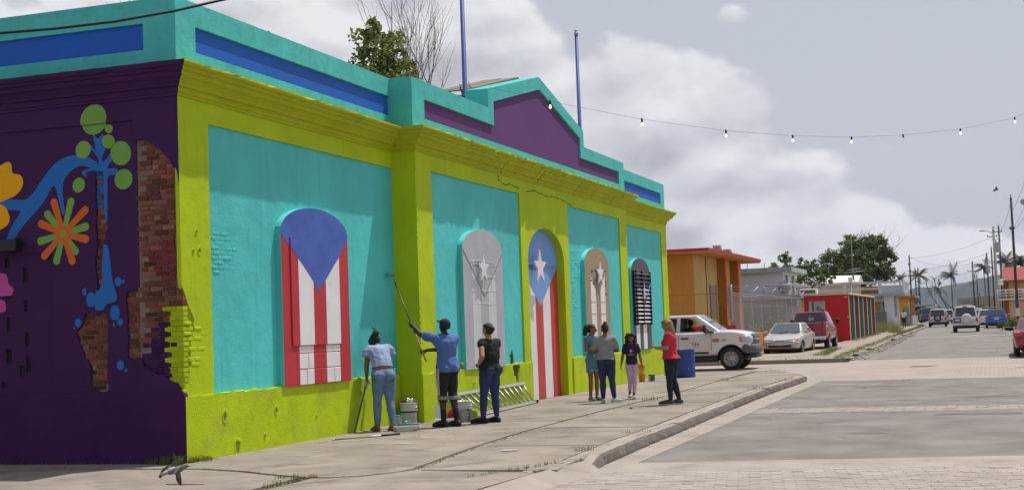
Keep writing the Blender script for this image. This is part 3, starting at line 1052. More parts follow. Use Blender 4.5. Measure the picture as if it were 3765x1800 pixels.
q2 = (1, -1); px = (1, 0); my = (0, -1)
cornice('cornice', [((-12, 0), my), ((0, 0), q2)], None, mat('purple_cornice_paint', PURPD, .8, .12, 1.5, .004, 40, lump=.01, spec=.2), .15, .004, 1)
m_limec = mat('lime_cornice_paint', (.42, .45, .010), .75, .12, 1.2, .005, 40, lump=.012, spots=.5, dirt=((.20, .20, .03), .45, 2.4), spec=.2)
cornice('cornice', [((0, 0), q2), ((0, Y1), (1, -1)), ((D, Y1), (1, -1)), ((D, 8.0), px)], None, m_limec, .14, .006, 2)
segs = [8.0, 11.30, 13.75, 16.62, 18.05, 20.0]
hol = [(), ((10.35, 10.62),), ((13.2, 13.32),), ((15.4, 15.5),), (), ()]
for i in range(len(segs) - 1):
    cornice('cornice', [((D, segs[i] + (.026 if i else 0)), px), ((D, segs[i + 1] - .026), px)], None, m_limec, .09, .012, 5 + i, holes=hol[i + 1] if i else hol[1])
cornice('cornice', [((D, 20.026), px), ((D, Y2), (1, 1)), ((0, Y2), (1, 1)), ((0, YE), (1, 1)), ((-3, YE), (0, 1))], None, m_limec, .12, .007, 14)
# cracks that run on down the frieze
m_crack = mat('crack_shadow', (.05, .05, .02), .95, .3, 5)
mb = MB()
for pts in ([(16.64, 4.77), (16.60, 4.6), (16.66, 4.52), (16.62, 4.48)], [(11.2, 4.76), (11.28, 4.70), (11.18, 4.66), (11.6, 4.58), (12.1, 4.62), (12.6, 4.56)], [(13.0, 4.55), (13.6, 4.62), (14.4, 4.56), (15.2, 4.6), (16.1, 4.54), (16.5, 4.49)]):
    P = []
    for (a, b) in zip(pts, pts[1:]): P += rough_line(a, b, .05, .018, int(a[0] * 100))
    w = [random.uniform(.004, .014) for _ in P]
    for i in range(len(P) - 1):
        mb.add([(D + .0015, P[i][0], P[i][1] - w[i]), (D + .0015, P[i + 1][0], P[i + 1][1] - w[i + 1]), (D + .0015, P[i + 1][0], P[i + 1][1] + w[i + 1]), (D + .0015, P[i][0], P[i][1] + w[i])], [(0, 1, 2, 3)])
mb.build('plaster_cracks', m_crack, B)

# --- parapet -------------------------------------------------------------------
ZP = 6.096
MB().prism(rect(.02, 5.15, 6.95, ZP), YZ, -.02, -.34, holes=[rect(.503, 5.42, 6.89, 5.775)]).build('parapet', m_turqP, B)
MB().prism(rect(.45, 5.38, 6.879, 5.82), YZ, -.062, -.12).build('parapet_panel', m_blue, B)
MB().prism([(-12, 5.15), (-.341, 5.15), (-.341, ZP), (-12, ZP)], XZ, .02, .34, holes=[rect(-9, 5.42, -.515, 5.775)]).build('parapet', m_turqP, B)
MB().prism(rect(-9.1, 5.38, -.48, 5.82), XZ, .062, .12).build('parapet_panel', m_blue, B)
MB().prism(rect(Y2 - .02, 5.15, YE + .03, ZP), YZ, -.02, -.34, holes=[rect(Y2 - .005, 5.42, 28.08, 5.775)]).build('parapet', m_turqP, B)
MB().prism(rect(Y2 + .0, 5.38, 28.12, 5.82), YZ, -.062, -.12).build('parapet_panel', m_blue, B)
XP = D - .02
OUT = [(6.86, 5.15), (21.76, 5.15), (21.76, 6.075), (17.82, 6.075), (17.81, 6.48), (14.30, 7.285), (10.84, 6.49), (10.84, 6.095), (6.86, 6.095)]
INN = [(7.425, 5.41), (21.20, 5.43), (21.21, 5.78), (17.51, 5.77), (17.50, 6.265), (14.32, 7.0), (11.155, 6.265), (11.145, 5.77), (7.425, 5.77)]
MB().prism(OUT, YZ, XP, XP - .50, holes=[INN]).build('pediment', m_turqP, B)
INN2 = [(7.39, 5.38), (21.23, 5.40), (21.23, 5.80), (17.53, 5.80), (17.53, 6.29), (14.32, 7.04), (11.12, 6.29), (11.12, 5.80), (7.39, 5.80)]
MB().prism(INN2, YZ, XP - .045, XP - .2).build('pediment_panel', m_purp, B)
# thin tin roof that rises behind the gable, and the flat roof
m_tin = mat('weathered_roof_boards', (.20, .165, .14), .85, .25, 2.5, .004, 30, streak=.5)
mb = MB()
for k in range(2):
    x1 = XP - .50 - k * .42
    for sg, (ya, za), (yb, zb) in ((0, (10.9, 6.47), (14.3, 7.27)), (1, (17.7, 6.47), (14.3, 7.27))):
        e = .03 + .01 * (k % 2)
        mb.add([(x1, ya, za + e), (x1 - .42, ya, za + e + .0), (x1 - .42, yb, zb + e), (x1, yb, zb + e), (x1, ya, za + e + .03), (x1 - .42, ya, za + e + .03), (x1 - .42, yb, zb + e + .03), (x1, yb, zb + e + .03)],
               [(0, 1, 2, 3), (4, 5, 6, 7), (0, 3, 7, 4), (1, 2, 6, 5), (0, 1, 5, 4), (2, 3, 7, 6)])
mb.build('roof_boards', m_tin, B)
mb = MB()
mb.box((-.95, 11.0, 5.3), (XP - .49, 17.6, 6.44))
mb.build('gable_base', m_turqP, B)
MB().box((-12, .3, 5.28), (-.3, YE - .05, 5.36)).build('flat_roof', m_conc, B)

# fixture on the purple wall at the picture's edge
t = thing('wall_fixture', 'long black rectangular fixture on the purple wall at the left edge', 'fixture', (-2.9, 0, 2.94))
MB().cbox((-.5, -.16, -.085), (.44, .0, .085), .012).build('housing', m_black, t)
MB().cbox((-.1, -.01, -.05), (.1, NY, .05), .01).build('bracket', m_black, t)

# flagpoles
for i, (y, ztop, zb, lb) in enumerate(((10.92, 9.6, 5.3, 'taller blue flagpole rising above the near end of the parapet'), (19.36, 9.29, 5.3, 'blue flagpole with finial behind the far slope of the gable'))):
    f = thing('flagpole', lb, 'flagpole', (-.12, y, 5.36), group='blue poles on the roof')
    mb = MB(); mb.tube([(0, 0, 0), (0, 0, 1.05), (0, 0, 1.06), (0, 0, ztop - 5.36)], [.062, .062, .05, .042], 12)
    mb.build('pole', mat('navy_pole_paint', (.035, .07, .27), .5, .1, 3), f)
    mb = MB(); mb.lathe([(.0, -.03), (.06, -.03), (.06, .05), (.03, .06), (.05, .10), (0, .14)], (0, 0, ztop - 5.36), 10)
    mb.build('finial', m_steel, f)
    mb = MB(); mb.tube([(.07, -.02, 1.0), (.12, -.09, .95), (.05, -.05, .7), (.1, -.1, .3)], .006, 5); mb.lathe([(.06, -.02), (.066, -.02), (.066, .02), (.06, .02)], (0, 0, 1.05), 10)
    mb.build('halyard', m_steel, f)
# ------------------------------------------------------------------ GROUND, ROADS, PAVEMENTS
def st(o, kind='structure'):
    o['kind'] = kind
    return o


m_far = mat('dry_ground', (.20, .18, .11), .95, .25, .05, dirt=((.12, .14, .05), .7, .03))
ys = [-40, -10, 0, 10, 20, 30, 36, 42, 60, 75, 95, 115, 150, 200, 300, 400, 700, 1500, 3500]
vs, fs = [], []
for y in ys:
    e = G(y) - .05
    for x in (-2500, -60, -14, 4, 14, 60, 2500): vs.append((x, y, e))
for i in range(len(ys) - 1):
    for j in range(6): fs.append((i * 7 + j, i * 7 + j + 1, (i + 1) * 7 + j + 1, (i + 1) * 7 + j))
st(MB().add(vs, fs).build('ground', m_far, None, False))

KL = [(22, 5.25), (38, 4.8), (75, 4.6), (120, 3.9), (150, 2.4), (181, .5), (234, -1.2), (300, -4), (400, -8)]
KR = [(22, 12.4), (41, 12.4), (47, 11.35), (100, 11.05), (132, 10.8), (150, 10.3), (190, 9.2), (228, 6.7), (300, 4), (400, 0)]


def strip(name, rows, m, off):
    """rows of (y, x0, x1): sheet following the ground"""
    vs, fs = [], []
    for (y, a, b) in rows:
        for k in range(5): vs.append((a + (b - a) * k / 4, y, G(y) + off))
    for i in range(len(rows) - 1):
        for k in range(4): fs.append((i * 5 + k, i * 5 + k + 1, (i + 1) * 5 + k + 1, (i + 1) * 5 + k))
    return st(MB().add(vs, fs).build(name, m, None, False))


strip('road', [(-30, -20, 30), (-4, -20, 30), (0, 5.0, 30), (10, 5.0, 14), (22, 4.9, 14), (30, 1.5, 14)] + [(y, lerp(KL, y) - .1, lerp(KR, y) + .1) for y in (36, 42, 50, 60, 75, 95, 115, 132, 150, 181, 210, 234, 270, 300, 340)], m_asph, 0)

# brick crossing over the side street junction
m_xp = bpy.data.materials.new('paver_crossing'); m_xp.use_nodes = True
t = m_xp.node_tree; p = t.nodes['Principled BSDF']; p.inputs['Roughness'].default_value = .92; p.inputs['Specular IOR Level'].default_value = .2
tcn = N(t, 'ShaderNodeTexCoord'); br = N(t, 'ShaderNodeTexBrick')
br.inputs['Color1'].default_value = (.37, .315, .28, 1); br.inputs['Color2'].default_value = (.32, .272, .243, 1); br.inputs['Mortar'].default_value = (.25, .212, .187, 1)
br.inputs['Scale'].default_value = 1; br.inputs['Mortar Size'].default_value = .012; br.inputs['Brick Width'].default_value = .24; br.inputs['Row Height'].default_value = .12
Lk(t, tcn, 'Object', br, 0); n1 = N(t, 'ShaderNodeTexNoise', i_2=.6, i_3=7.0, i_4=.65); Lk(t, tcn, 'Object', n1, 0)
sc = N(t, 'ShaderNodeVectorMath', operation='SCALE'); Lk(t, br, 0, sc, 0); t.links.new(mathn(t, 'MULTIPLY_ADD', n1.outputs[0], .7, .65), sc.inputs['Scale']); Lk(t, sc, 0, p, 'Base Color')
strip('paver_crossing', [(22.4, 4.98, 14), (24, 4.7, 14), (26, 4.2, 14), (27.7, 3.6, 14), (29.2, 2.0, 14), (29.25, -14, 14), (33, -14, 14), (36.6, -14, 14), (36.7, 4.8, 14), (37.8, 4.8, 14)], m_xp, .004)
strip('side_street', [(29.25, -60, -14.01), (36.6, -60, -14.01)], m_asph, .004)
strip('gutter', [(-.2, 5.3, 5.70), (4, 5.2, 5.68), (10, 5.1, 5.60), (22.38, 4.95, 5.46)], m_conc2, .004)
st(MB().add([(5.70, -.10, -.122), (14, 1.30, -.122), (14, 2.35, -.122), (5.68, 1.06, -.122)], [(0, 1, 2, 3)]).build('concrete_header', m_conc2, None, False))
for k, y in enumerate((69, 90)):
    strip('concrete_band', [(y, lerp(KL, y), lerp(KR, y)), (y + 1.3, lerp(KL, y + 1), lerp(KR, y + 1))], m_conc2, .005)
strip('concrete_band', [(56, lerp(KL, 56), lerp(KR, 56)), (56.25, lerp(KL, 56), lerp(KR, 56))], m_conc2, .005)
# dark patches and cracks in the asphalt
m_patch = mat('asphalt_patch', (.13, .125, .12), .93, .2, 1.2, .008, 70)
mb = MB()
for cx, cy, a, b in ((10.2, 76, 1.2, 1.6), (10.4, 67, .9, .5), (9.6, 9.0, .7, .25), (8.1, 5.2, .3, .05), (9.7, 14, .8, .1), (7.4, 19, 1.0, .12)):
    P = [(cx + a * random.uniform(.7, 1.1) * math.cos(i * .42), cy + b * random.uniform(.7, 1.1) * math.sin(i * .42)) for i in range(15)]
    mb.add([(x, y, G(y) + .0035) for x, y in P], [tuple(range(15))])
st(mb.build('asphalt_patches', m_patch, None, False), 'stuff')
m_pjoint = mat('sandy_paver_joint', (.275, .234, .203), .97, .25, 6, .008, 40)
mb = MB()
rc_ = random.Random(5)
for k in range(26):
    x, y = rc_.uniform(5.8, 11), rc_.choice((rc_.uniform(2.4, 9.6), rc_.uniform(11.3, 22), rc_.uniform(40, 66)))
    a = rc_.uniform(-.5, .5) + (1.57 if k % 3 else 0)
    w = rc_.uniform(.003, .008) * (1 + y / 30)
    for i in range(rc_.randint(8, 26)):
        a += rc_.uniform(-.5, .5); L = rc_.uniform(.06, .16)
        x2, y2 = x + L * math.cos(a), y + L * math.sin(a)
        nx_, ny_ = -math.sin(a) * w, math.cos(a) * w
        z = G(y) + .0042
        mb.add([(x - nx_, y - ny_, z), (x2 - nx_, y2 - ny_, z), (x2 + nx_, y2 + ny_, z), (x + nx_, y + ny_, z)], [(0, 1, 2, 3)])
        x, y = x2, y2
st(mb.build('asphalt_cracks', mat('crack_dust', (.085, .078, .07), .95, .3, 5), None, False), 'stuff')
# hexagonal pavers in the band across the near road: one sheet of pieces
mb = MB()
rr = random.Random(7)
for i in range(48):
    for j in range(6):
        cx = 5.74 + i * .177; cy = 9.92 + j * .2044 + (.1022 if i % 2 else 0) + (cx - 5.7) * .03
        r = .1145
        h = -.126 + rr.uniform(0, .006)
        P = [(cx + r * math.cos(k * math.pi / 3), cy + r * math.sin(k * math.pi / 3)) for k in range(6)]
        mb.prism(P, XY, h, -.15)
hx = mb.build('hexagonal_pavers', m_paver); hx['kind'] = 'stuff'
strip('paver_bed', [(9.83, 5.62, 14), (11.05, 5.62, 14)], m_pjoint, .002)
# pavers of the near crossing: 300 nearest as pieces, the rest joined
pb = thing('brick_paving', None, None); pb['kind'] = 'structure'
st(MB().add([(4.9, -6, -.1105), (14, -6, -.1105), (14, 1.25, -.1105), (5.66, -.15, -.1105), (5.0, -.6, -.1105)], [(0, 1, 2, 3, 4)]).build('paving_joints', m_pjoint, pb, False))
cells = []
rot = R(9.6)
for i in range(-60, 90):
    for j in range(-60, 70):
        u, v = i * .232 + (.116 if j % 2 else 0), j * .122
        x, y = 8 + u * math.cos(rot) - v * math.sin(rot), -1 + u * math.sin(rot) + v * math.cos(rot)
        if 5.5 < x < 13.5 and -5.2 < y < -.20 + .168 * (x - 5.7):
            dv = V((x, y, -.13)) - EYE
            seen = dv.dot(fw) > 0 and abs(dv.dot(cr) / dv.dot(fw)) < .385 and dv.dot(cu) / dv.dot(fw) > -.184
            cells.append((dv.length + (0 if seen else 1000), x, y))
cells.sort()
mbr = MB()
pm = MB().cbox((-.113, -.058, -.05), (.113, .058, 0), .005).mesh('paver', m_paver)
for k, (d, x, y) in enumerate(cells):
    h = -.106 + rr.uniform(-.004, .004)
    if k < 300:
        o = bpy.data.objects.new('paver', pm); COL.objects.link(o); o.parent = pb
        o.location = (x, y, h); o.rotation_euler = (rr.uniform(-.012, .012), rr.uniform(-.012, .012), rot + rr.uniform(-.015, .015))
    else:
        mbr.cbox((x - .113, y - .058, h - .05), (x + .113, y + .058, h), .005, rot=Matrix.Rotation(rot, 3, 'Z'))
if mbr.v: st(mbr.build('pavers', m_paver, pb), 'stuff')

# sidewalk slabs in front of the building
J = [(-7, -1.35), (-2.9, -1.02), (-1.2, -.70), (.71, -.71), (1.42, -.99), (2.0, -1.35), (2.59, -1.65), (2.9, -1.68), (3.21, -1.50), (3.45, -1.15), (3.56, -.85), (3.50, -.2), (3.33, 1.15), (3.18, 2.8), (3.07, 4.42), (3.02, 7), (3.0, 9.3), (3.08, 14.7), (2.88, 22.7), (2.8, 27.9)]
JX = [(y, x) for x, y in J[10:]]
KX = [(-.6, 5.47), (.3, 5.36), (2.3, 5.26), (5.3, 5.22), (10.3, 5.08), (16, 4.95), (22, 5.02), (23, 5.02)]
sw = thing('sidewalk', None, None); sw['kind'] = 'structure'
MB().prism([(-14, -5.5), (5.02, -5.5), (5.02, 0), (4.90, 10), (4.78, 16), (4.82, 22.5), (3.75, 27.7), (2.1, 29.25), (-14, 29.25), (-14, YE - .2), (-.2, YE - .2), (-.2, .1), (-14, .1)], XY, -.021, -.3).build('slab_bed', m_soil, sw)
W0 = lambda y: .0 if y < Y1 or y > Y2 else D
rs = random.Random(3)


def slab(poly, z=0.0, m=None, gap=.012):
    cx = sum(p[0] for p in poly) / len(poly); cy = sum(p[1] for p in poly) / len(poly)
    P = []
    for x, y in poly:
        d = V((cx - x, cy - y)); L = max(d.length, .01)
        P.append((x + d.x / L * gap * 1.3, y + d.y / L * gap * 1.3))
    tz = z + rs.uniform(-.004, .004)
    mb = MB(); mb.prism(P, XY, tz, -.12)
    return mb.build('slab', m or m_conc, sw)


def between(fa, fb, y0, y1, step=.8):
    n = max(2, int((y1 - y0) / step))
    yy = [y0 + (y1 - y0) * i / n for i in range(n + 1)]
    return [(fa(y), y) for y in yy] + [(fb(y), y) for y in reversed(yy)]


jx = lambda y: lerp(JX, y)
kx = lambda y: lerp(KX, y)
for a, b in ((2.4, Y1), (Y1, 13.6), (13.6, Y2), (Y2, 27.9)): slab(between(lambda y: W0((a + b) / 2) - .02, lambda y: jx(y) - .06, a, b))
slab([(-.02, .0), (-.02, 2.4)] + [(jx(y) - .06, y) for y in (2.4, 1.6, .9, .2, -.4, -.8)] + [(x - .03, y + .04) for x, y in J[9:2:-1]] + [(.3, -.65)])
cuts = [-.85, 2.2, 5.3, 8.4, 11.6, 14.8, 18.0, 21.2, 23.0]
for a, b in zip(cuts, cuts[1:]):
    slab(between(lambda y: jx(y) - .045, lambda y: jx(y) + .055, a, b), -.012, gap=.006)     # narrow band between the two saw cuts
    slab(between(lambda y: jx(y) + .075, lambda y: kx(y) - .36, a, b), 0)
    slab(between(lambda y: kx(y) - .345, lambda y: kx(y) - .20, a, b), -.004, m_conc2, gap=.008)
slab([(3.55, -.93), (3.4, -1.25), (3.2, -1.53), (2.9, -1.72), (2.7, -1.72), (2.80, -5.4), (4.9, -5.4), (5.05, -2.4), (5.12, -1.5), (5.12, -1.13)], .0)
slab([(2.52, -1.68), (1.98, -1.39), (1.4, -1.04), (.7, -.77), (-1.2, -.76), (-2.9, -1.08), (-7, -1.42), (-7, -5.4), (2.66, -5.4)], 0)
slab([(-12, -.03), (-.0, -.03), (.0, -.55), (-1.2, -.62), (-2.9, -.92), (-12, -1.3)], -.01)
slab([(2.9, 27.9), (2.9, 23.0), (5.0, 23.0), (4.75, 24.3), (4.3, 26.0), (3.75, 27.6)], -.02)
slab([(-.02, YE + .03), (2.9, 27.95), (3.7, 27.75), (2.1, 29.25), (-.02, 29.25)], -.03)
slab([(-14, YE + .1), (-.05, YE + .1), (-.05, 29.3), (-14, 29.3)], -.05)
# smooth ramp at the corner
st(MB().add([(4.94, -5.4, .0), (5.12, -1.3, .0), (5.22, -.55, .0), (5.34, .1, .01), (5.60, -.1, -.12), (5.55, -.7, -.109), (5.45, -1.5, -.109), (5.20, -5.4, -.108), (5.10, -3.6, -.2), (5.3, -3.6, -.2)],
            [(0, 1, 6, 7), (1, 2, 5, 6), (2, 3, 4, 5)]).build('kerb_ramp', m_conc2, None, False))
# small edge stones beside the ramp
for i in range(14):
    t_ = i / 13
    y = -1.2 + t_ * 2.6
    x = 5.03 + .16 * math.sin(t_ * 1.6) - .02
    MB().cbox((x - .06, y, -.1), (x + .05, y + .17, .004 + rs.uniform(0, .008)), .012).build('edge_stone', m_kerb, sw)

# kerb stones
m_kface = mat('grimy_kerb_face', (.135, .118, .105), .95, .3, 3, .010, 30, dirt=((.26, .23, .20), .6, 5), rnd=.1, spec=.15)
kb = thing('kerb', None, None); kb['kind'] = 'structure'


def kerb_run(f, y0, y1, step, par, w=.2, h=.015, foot=-.14, zoff=None, broken=0.0, side=1, dip=None):
    y = y0
    while y < y1 - .05:
        L = min(step * rs.uniform(.75, 1.25), y1 - y)
        if rs.random() > broken:
            xa, xb = f(y), f(y + L)
            za = 0 if zoff is None else zoff(y)
            a = math.atan2(xb - xa, L)
            hh = h + rs.uniform(-.008, .006)
            tilt = rs.uniform(-.05, .05) * (broken > 0)
            mb = MB()
            n = max(2, int(L / .22))
            prof = [(0, foot - .15), (0, hh - .02), (side * .03, hh), (side * (w - .045), hh - .004), (side * (w - .01), hh - .04), (side * (w + .015), foot + .05), (side * (w + .02), foot - .15)]
            vs = []
            for i in range(n + 1):
                t = i / n
                e = -.012 if i in (0, n) else 0
                for q, (px_, pz) in enumerate(prof):
                    vs.append((px_ + (rs.uniform(-.012, .004) if 2 <= q <= 5 else 0) + side * e + (xb - xa) * t, (L - .014) * t + .007, pz + za - (min(pz - foot, dip(y + L * t)) if dip and pz > foot else 0) + (rs.uniform(-.008, .004) if 1 < q < 5 else 0) + e * (1 < q < 5)))
            k = len(prof)
            fs = [(i * k + j, (i + 1) * k + j, (i + 1) * k + j + 1, i * k + j + 1) for i in range(n) for j in range(k - 1)]
            fs += [tuple(range(k)), tuple(n * k + j for j in range(k))]
            mb.add(vs, fs)
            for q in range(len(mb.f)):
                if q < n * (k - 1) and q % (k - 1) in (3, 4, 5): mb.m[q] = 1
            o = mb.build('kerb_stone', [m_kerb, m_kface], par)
            o.location = (xa, y, 0)
            o.rotation_euler = (0, tilt, 0)
        y += L


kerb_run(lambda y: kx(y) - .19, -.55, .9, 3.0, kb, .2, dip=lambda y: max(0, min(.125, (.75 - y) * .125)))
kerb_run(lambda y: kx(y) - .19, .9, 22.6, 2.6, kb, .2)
# street beyond the junction
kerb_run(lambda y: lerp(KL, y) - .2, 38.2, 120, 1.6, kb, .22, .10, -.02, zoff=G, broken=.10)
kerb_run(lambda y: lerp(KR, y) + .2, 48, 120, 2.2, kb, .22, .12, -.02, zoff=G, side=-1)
rows = [(y, lerp(KL, y) - 2.6 if y > 60 else -1.4, lerp(KL, y) - .18) for y in (37.9, 40, 42, 46, 52, 58, 61, 75, 95, 115, 150, 181, 234)]
strip('far_sidewalk', rows, mat('far_walk_concrete', (.31, .262, .218), .92, .18, .6, .006, 50, dirt=((.22, .19, .15), .5, .9), spec=.2), .10)
MB_ = MB()
MB_.add([(-1.4, 37.9, -.2), (4.6, 37.9, -.2), (4.6, 37.9, G(37.9) + .1), (-1.4, 37.9, G(37.9) + .1)], [(0, 1, 2, 3)])
st(MB_.build('sidewalk_edge', m_kerb, None, False))
strip('right_sidewalk', [(y, lerp(KR, y) + .18, lerp(KR, y) + 2.2) for y in (48, 60, 75, 95, 115, 150, 190)], m_conc2, .11)
# slab joints across the far walk
mb = MB()
for y in list(range(40, 62, 3)) + list(range(63, 110, 4)):
    x1 = lerp(KL, y) - .25; x0 = (x1 - 2.2) if y > 60 else 1.6
    mb.box((x0, y, G(y) + .098), (x1, y + .03, G(y) + .103))
st(mb.build('walk_joints', m_soil), 'stuff')

# manhole
mh = thing('manhole_cover', 'round iron manhole cover in the pale brick crossing', 'manhole cover', (7.6, 31.4, G(31.4) + .006))
MB().lathe([(0, .012), (.40, .012), (.41, .0)], n=28).build('lid', mat('rusty_iron', (.085, .065, .055), .8, .3, 5, metal=.3), mh)
MB().lathe([(.42, .0), (.42, .01), (.62, .008), (.64, 0)], n=28).build('collar', m_conc2, mh)

# hills and the sea end of the street
m_hill = mat('hill_forest', (.032, .046, .032), .95, .45, .02, .0, dirt=((.07, .075, .05), .6, .006))
vs, fs = [], []
HR = [(-2500, 75), (-1500, 68), (-900, 58), (-520, 66), (-430, 60), (-290, 56), (-150, 52), (-105, 54), (-82, 50), (-49, 53), (-30, 57), (-11, 63), (12, 67), (66, 72), (200, 88), (500, 120), (900, 140), (1600, 110), (2500, 60)]
nx = 420
for i in range(nx + 1):
    x = -2500 + 5000 * i / nx
    hz = lerp(HR, x)
    for j in range(8):
        y = 2380 + j * 60
        s_ = (0, .35, .66, .88, 1.0, .86, .5, .0)[j]
        nz = noise.noise(V((x * .012, y * .012, 2))) * 9 * s_ + noise.noise(V((x * .07, y * .07, 5))) * 2.6 * (s_ > 0)
        vs.append((x, y, 1 + hz * s_ + nz))
for i in range(nx):
    for j in range(7): fs.append((i * 8 + j, (i + 1) * 8 + j, (i + 1) * 8 + j + 1, i * 8 + j + 1))
st(MB().add(vs, fs).build('hills', m_hill, None, False))
m_sea = mat('sea_water', (.05, .10, .12), .25, .1, .02, spec=.5)
st(MB().add([(-2400, 440, .62), (2400, 440, .62), (2400, 2450, .62), (-2400, 2450, .62)], [(0, 1, 2, 3)]).build('sea', m_sea, None, False))
# ------------------------------------------------------------------ HOUSES BEYOND THE JUNCTION
m_orange = mat('orange_house_paint', (.58, .27, .055), .85, .09, .8, .004, 40, streak=.3, spec=.2)
m_ochre = mat('ochre_fin_paint', (.36, .16, .025), .85, .1, .8, .004, 40, spec=.2)
m_rfas = mat('raspberry_trim', (.42, .035, .065), .7, .12, 1.5, .003, 40)
m_rwall = mat('red_wall_paint', (.46, .028, .030), .8, .12, 1.2, .004, 40, streak=.3)
m_ywall = mat('yellow_wall_paint', (.56, .34, .085), .8, .1, 1.2, .004, 40)
m_wh = mat('grey_white_house_paint', (.60, .61, .64), .85, .1, .6, .005, 40, streak=.4, dirt=((.28, .28, .29), .4, .8), spec=.2)
m_whd = mat('mouldy_concrete', (.36, .37, .39), .9, .2, 1.0, .008, 30, streak=.6, dirt=((.14, .14, .14), .6, 1.4), spec=.2)
m_shut = mat('silvery_shutter', (.34, .28, .26), .6, .12, 3)
m_cream = mat('cream_paint', (.62, .52, .34), .8, .08, 2)


def part(name, m, par, *boxes):
    mb = MB()
    for a, b in boxes: mb.box(a, b)
    return mb.build(name, m, par)


H = thing('orange_house', 'orange house with flat raspberry edged roof beyond the side street', 'house', (-3, 47.3, 0))


def hb(a, b): return ((a[0], a[1], a[2]), (b[0], b[1], b[2]))


part('wall', m_orange, H, ((-11, 0, -.2), (0, 12.6, 4.72)))
part('street_wall', mat('tan_yellow_house_paint', (.60, .41, .15), .85, .09, .8, .004, 40, streak=.3, spec=.2), H, ((.0015, .0, -.2), (.03, 12.6, 4.715)))
part('roof_slab', m_orange, H, ((-12, -1.2, 4.73), (.95, 13.6, 4.83)))
part('fascia', m_rfas, H, ((-12.02, -1.24, 4.80), (.99, 13.64, 4.93)))
for y in (5.6, 9.2):
    f = part('fin', m_ochre, H, ((.031, y, -.1), (.40, y + .34, 4.725)))
    e = part('fin_edge', mat('coral_edge_paint', (.55, .10, .05), .8), H, ((.402, y - .02, -.1), (.45, y + .36, 4.724)))
for y in (3.5, 7.3):
    w = part('shutter_window', m_shut, H, ((.031, y, 1.75), (.05, y + 1.45, 3.35)))
    mb = MB()
    for k in range(10): mb.box((.052, y + .08, 1.83 + k * .15), (.066, y + 1.37, 1.93 + k * .15))
    mb.build('slat', m_shut, w)
    for ya in (y - .06, y + 1.45): part('frame', m_ochre, w, ((.05, ya, 1.70), (.07, ya + .06, 3.4)))
mb = MB(); mb.tube([(.04, 2.7, 4.7), (.04, 2.7, 1.6), (.06, 2.8, 1.5)], .03, 6); mb.build('downpipe', mat('brown_pipe', (.22, .12, .06), .7), H)
part('meter_box', m_shut, H, ((.003, 2.95, 1.0), (.12, 3.15, 1.4)))
for i, (y, lb) in enumerate(((9.3, 'beige air conditioning unit on the orange house roof, nearer one with round fan'), (12.2, 'smaller beige air conditioning unit at the back of the orange house roof'))):
    ac = thing('air_conditioner', lb, 'air conditioner', (-3.6, 47.3 + y, 4.93), R(0), 'air conditioners on the orange roof'); ac.scale = (.66, .66, .66)
    MB().cbox((-.3, -.36, 0), (.3, .36, 1.0 - .12 * i), .03).build('casing', mat('beige_metal', (.40, .34, .26), .6, .1, 3), ac)
    MB().lathe([(0, .0), (.25, 0), (.25, .03), (.22, .035)], (.30, 0, .5), 18, axis='x').build('fan_grille', mat('dark_fan', (.09, .08, .075), .7), ac)
    MB().lathe([(0, .0), (.22, 0), (.22, -.03), (.2, -.035)], (0, -.362, .5), 18, axis='y').build('fan_grille', mat('dark_fan', (.09, .08, .075), .7), ac)

# low wall with chain link fence
LW = thing('boundary_wall', 'low red and yellow painted wall carrying the chain link fence', 'wall', (0, 40, 0))
part('red_section', m_rwall, LW, ((-9, -.1, -.3), (.1, .1, 1.32)))
part('wall_cap', m_rfas, LW, ((-9.05, -.14, 1.32), (.14, .14, 1.42)))
yb = [(.1, 4.1, m_rwall), (4.1, 7.0, m_ywall), (7.0, 14, m_rwall), (14, 18.5, m_ywall), (18.5, 23, m_rwall)]
for a, b, m in yb: part('wall_section', m, LW, ((-.1, a, -.3), (.1, b - .004, 1.02 + .05 * (a > 4))))
F = thing('chain_link_fence', 'galvanised chain link fence on leaning posts above the low wall', 'fence', (0, 40, 0))
posts = [(0, 0)] + [(0, 2.6 * i) for i in range(1, 9)]
for i, (x, y) in enumerate(posts):
    mb = MB()
    lx = -.22 * (i % 2) * (y > 3) - .05 * (i > 0)
    mb.tube([(x, y, .9), (x + lx * .3, y - .12 * (i % 3), 2.75), (x + lx * .3 + .28 * (y > 0), y - .3 * (i % 2), 3.05)], .024 if i else .045, 8)
    mb.build('post', m_galv, F)
mb = MB()
for z in (2.72,): mb.tube([(0, 0, z), (0, 21, z)], .010, 6)
mb.build('rail', m_galv, F)
mb = MB()
rr = random.Random(2)


def mesh_panel(mb, p0, p1, z0, z1, pitch, r):
    L = (V(p1) - V(p0)).length; h = z1 - z0
    d = (V(p1) - V(p0)) / L
    for sgn in (1, -1):
        u = -h
        while u < L:
            a, b = max(0, u), min(L, u + h)
            za, zb = (z0 + a - u, z0 + b - u) if sgn > 0 else (z1 - (a - u), z1 - (b - u))
            A = V((*p0[:2], za)) + d * a; Bq = V((*p0[:2], zb)) + d * b
            q = d.cross(V((0, 0, 1))) * r
            w = V((0, 0, r)) if True else 0
            mb.add([A - w, A + w, Bq + w, Bq - w, A + q, Bq + q], [(0, 1, 2, 3), (1, 4, 5, 2), (0, 4, 5, 3)])
            u += pitch


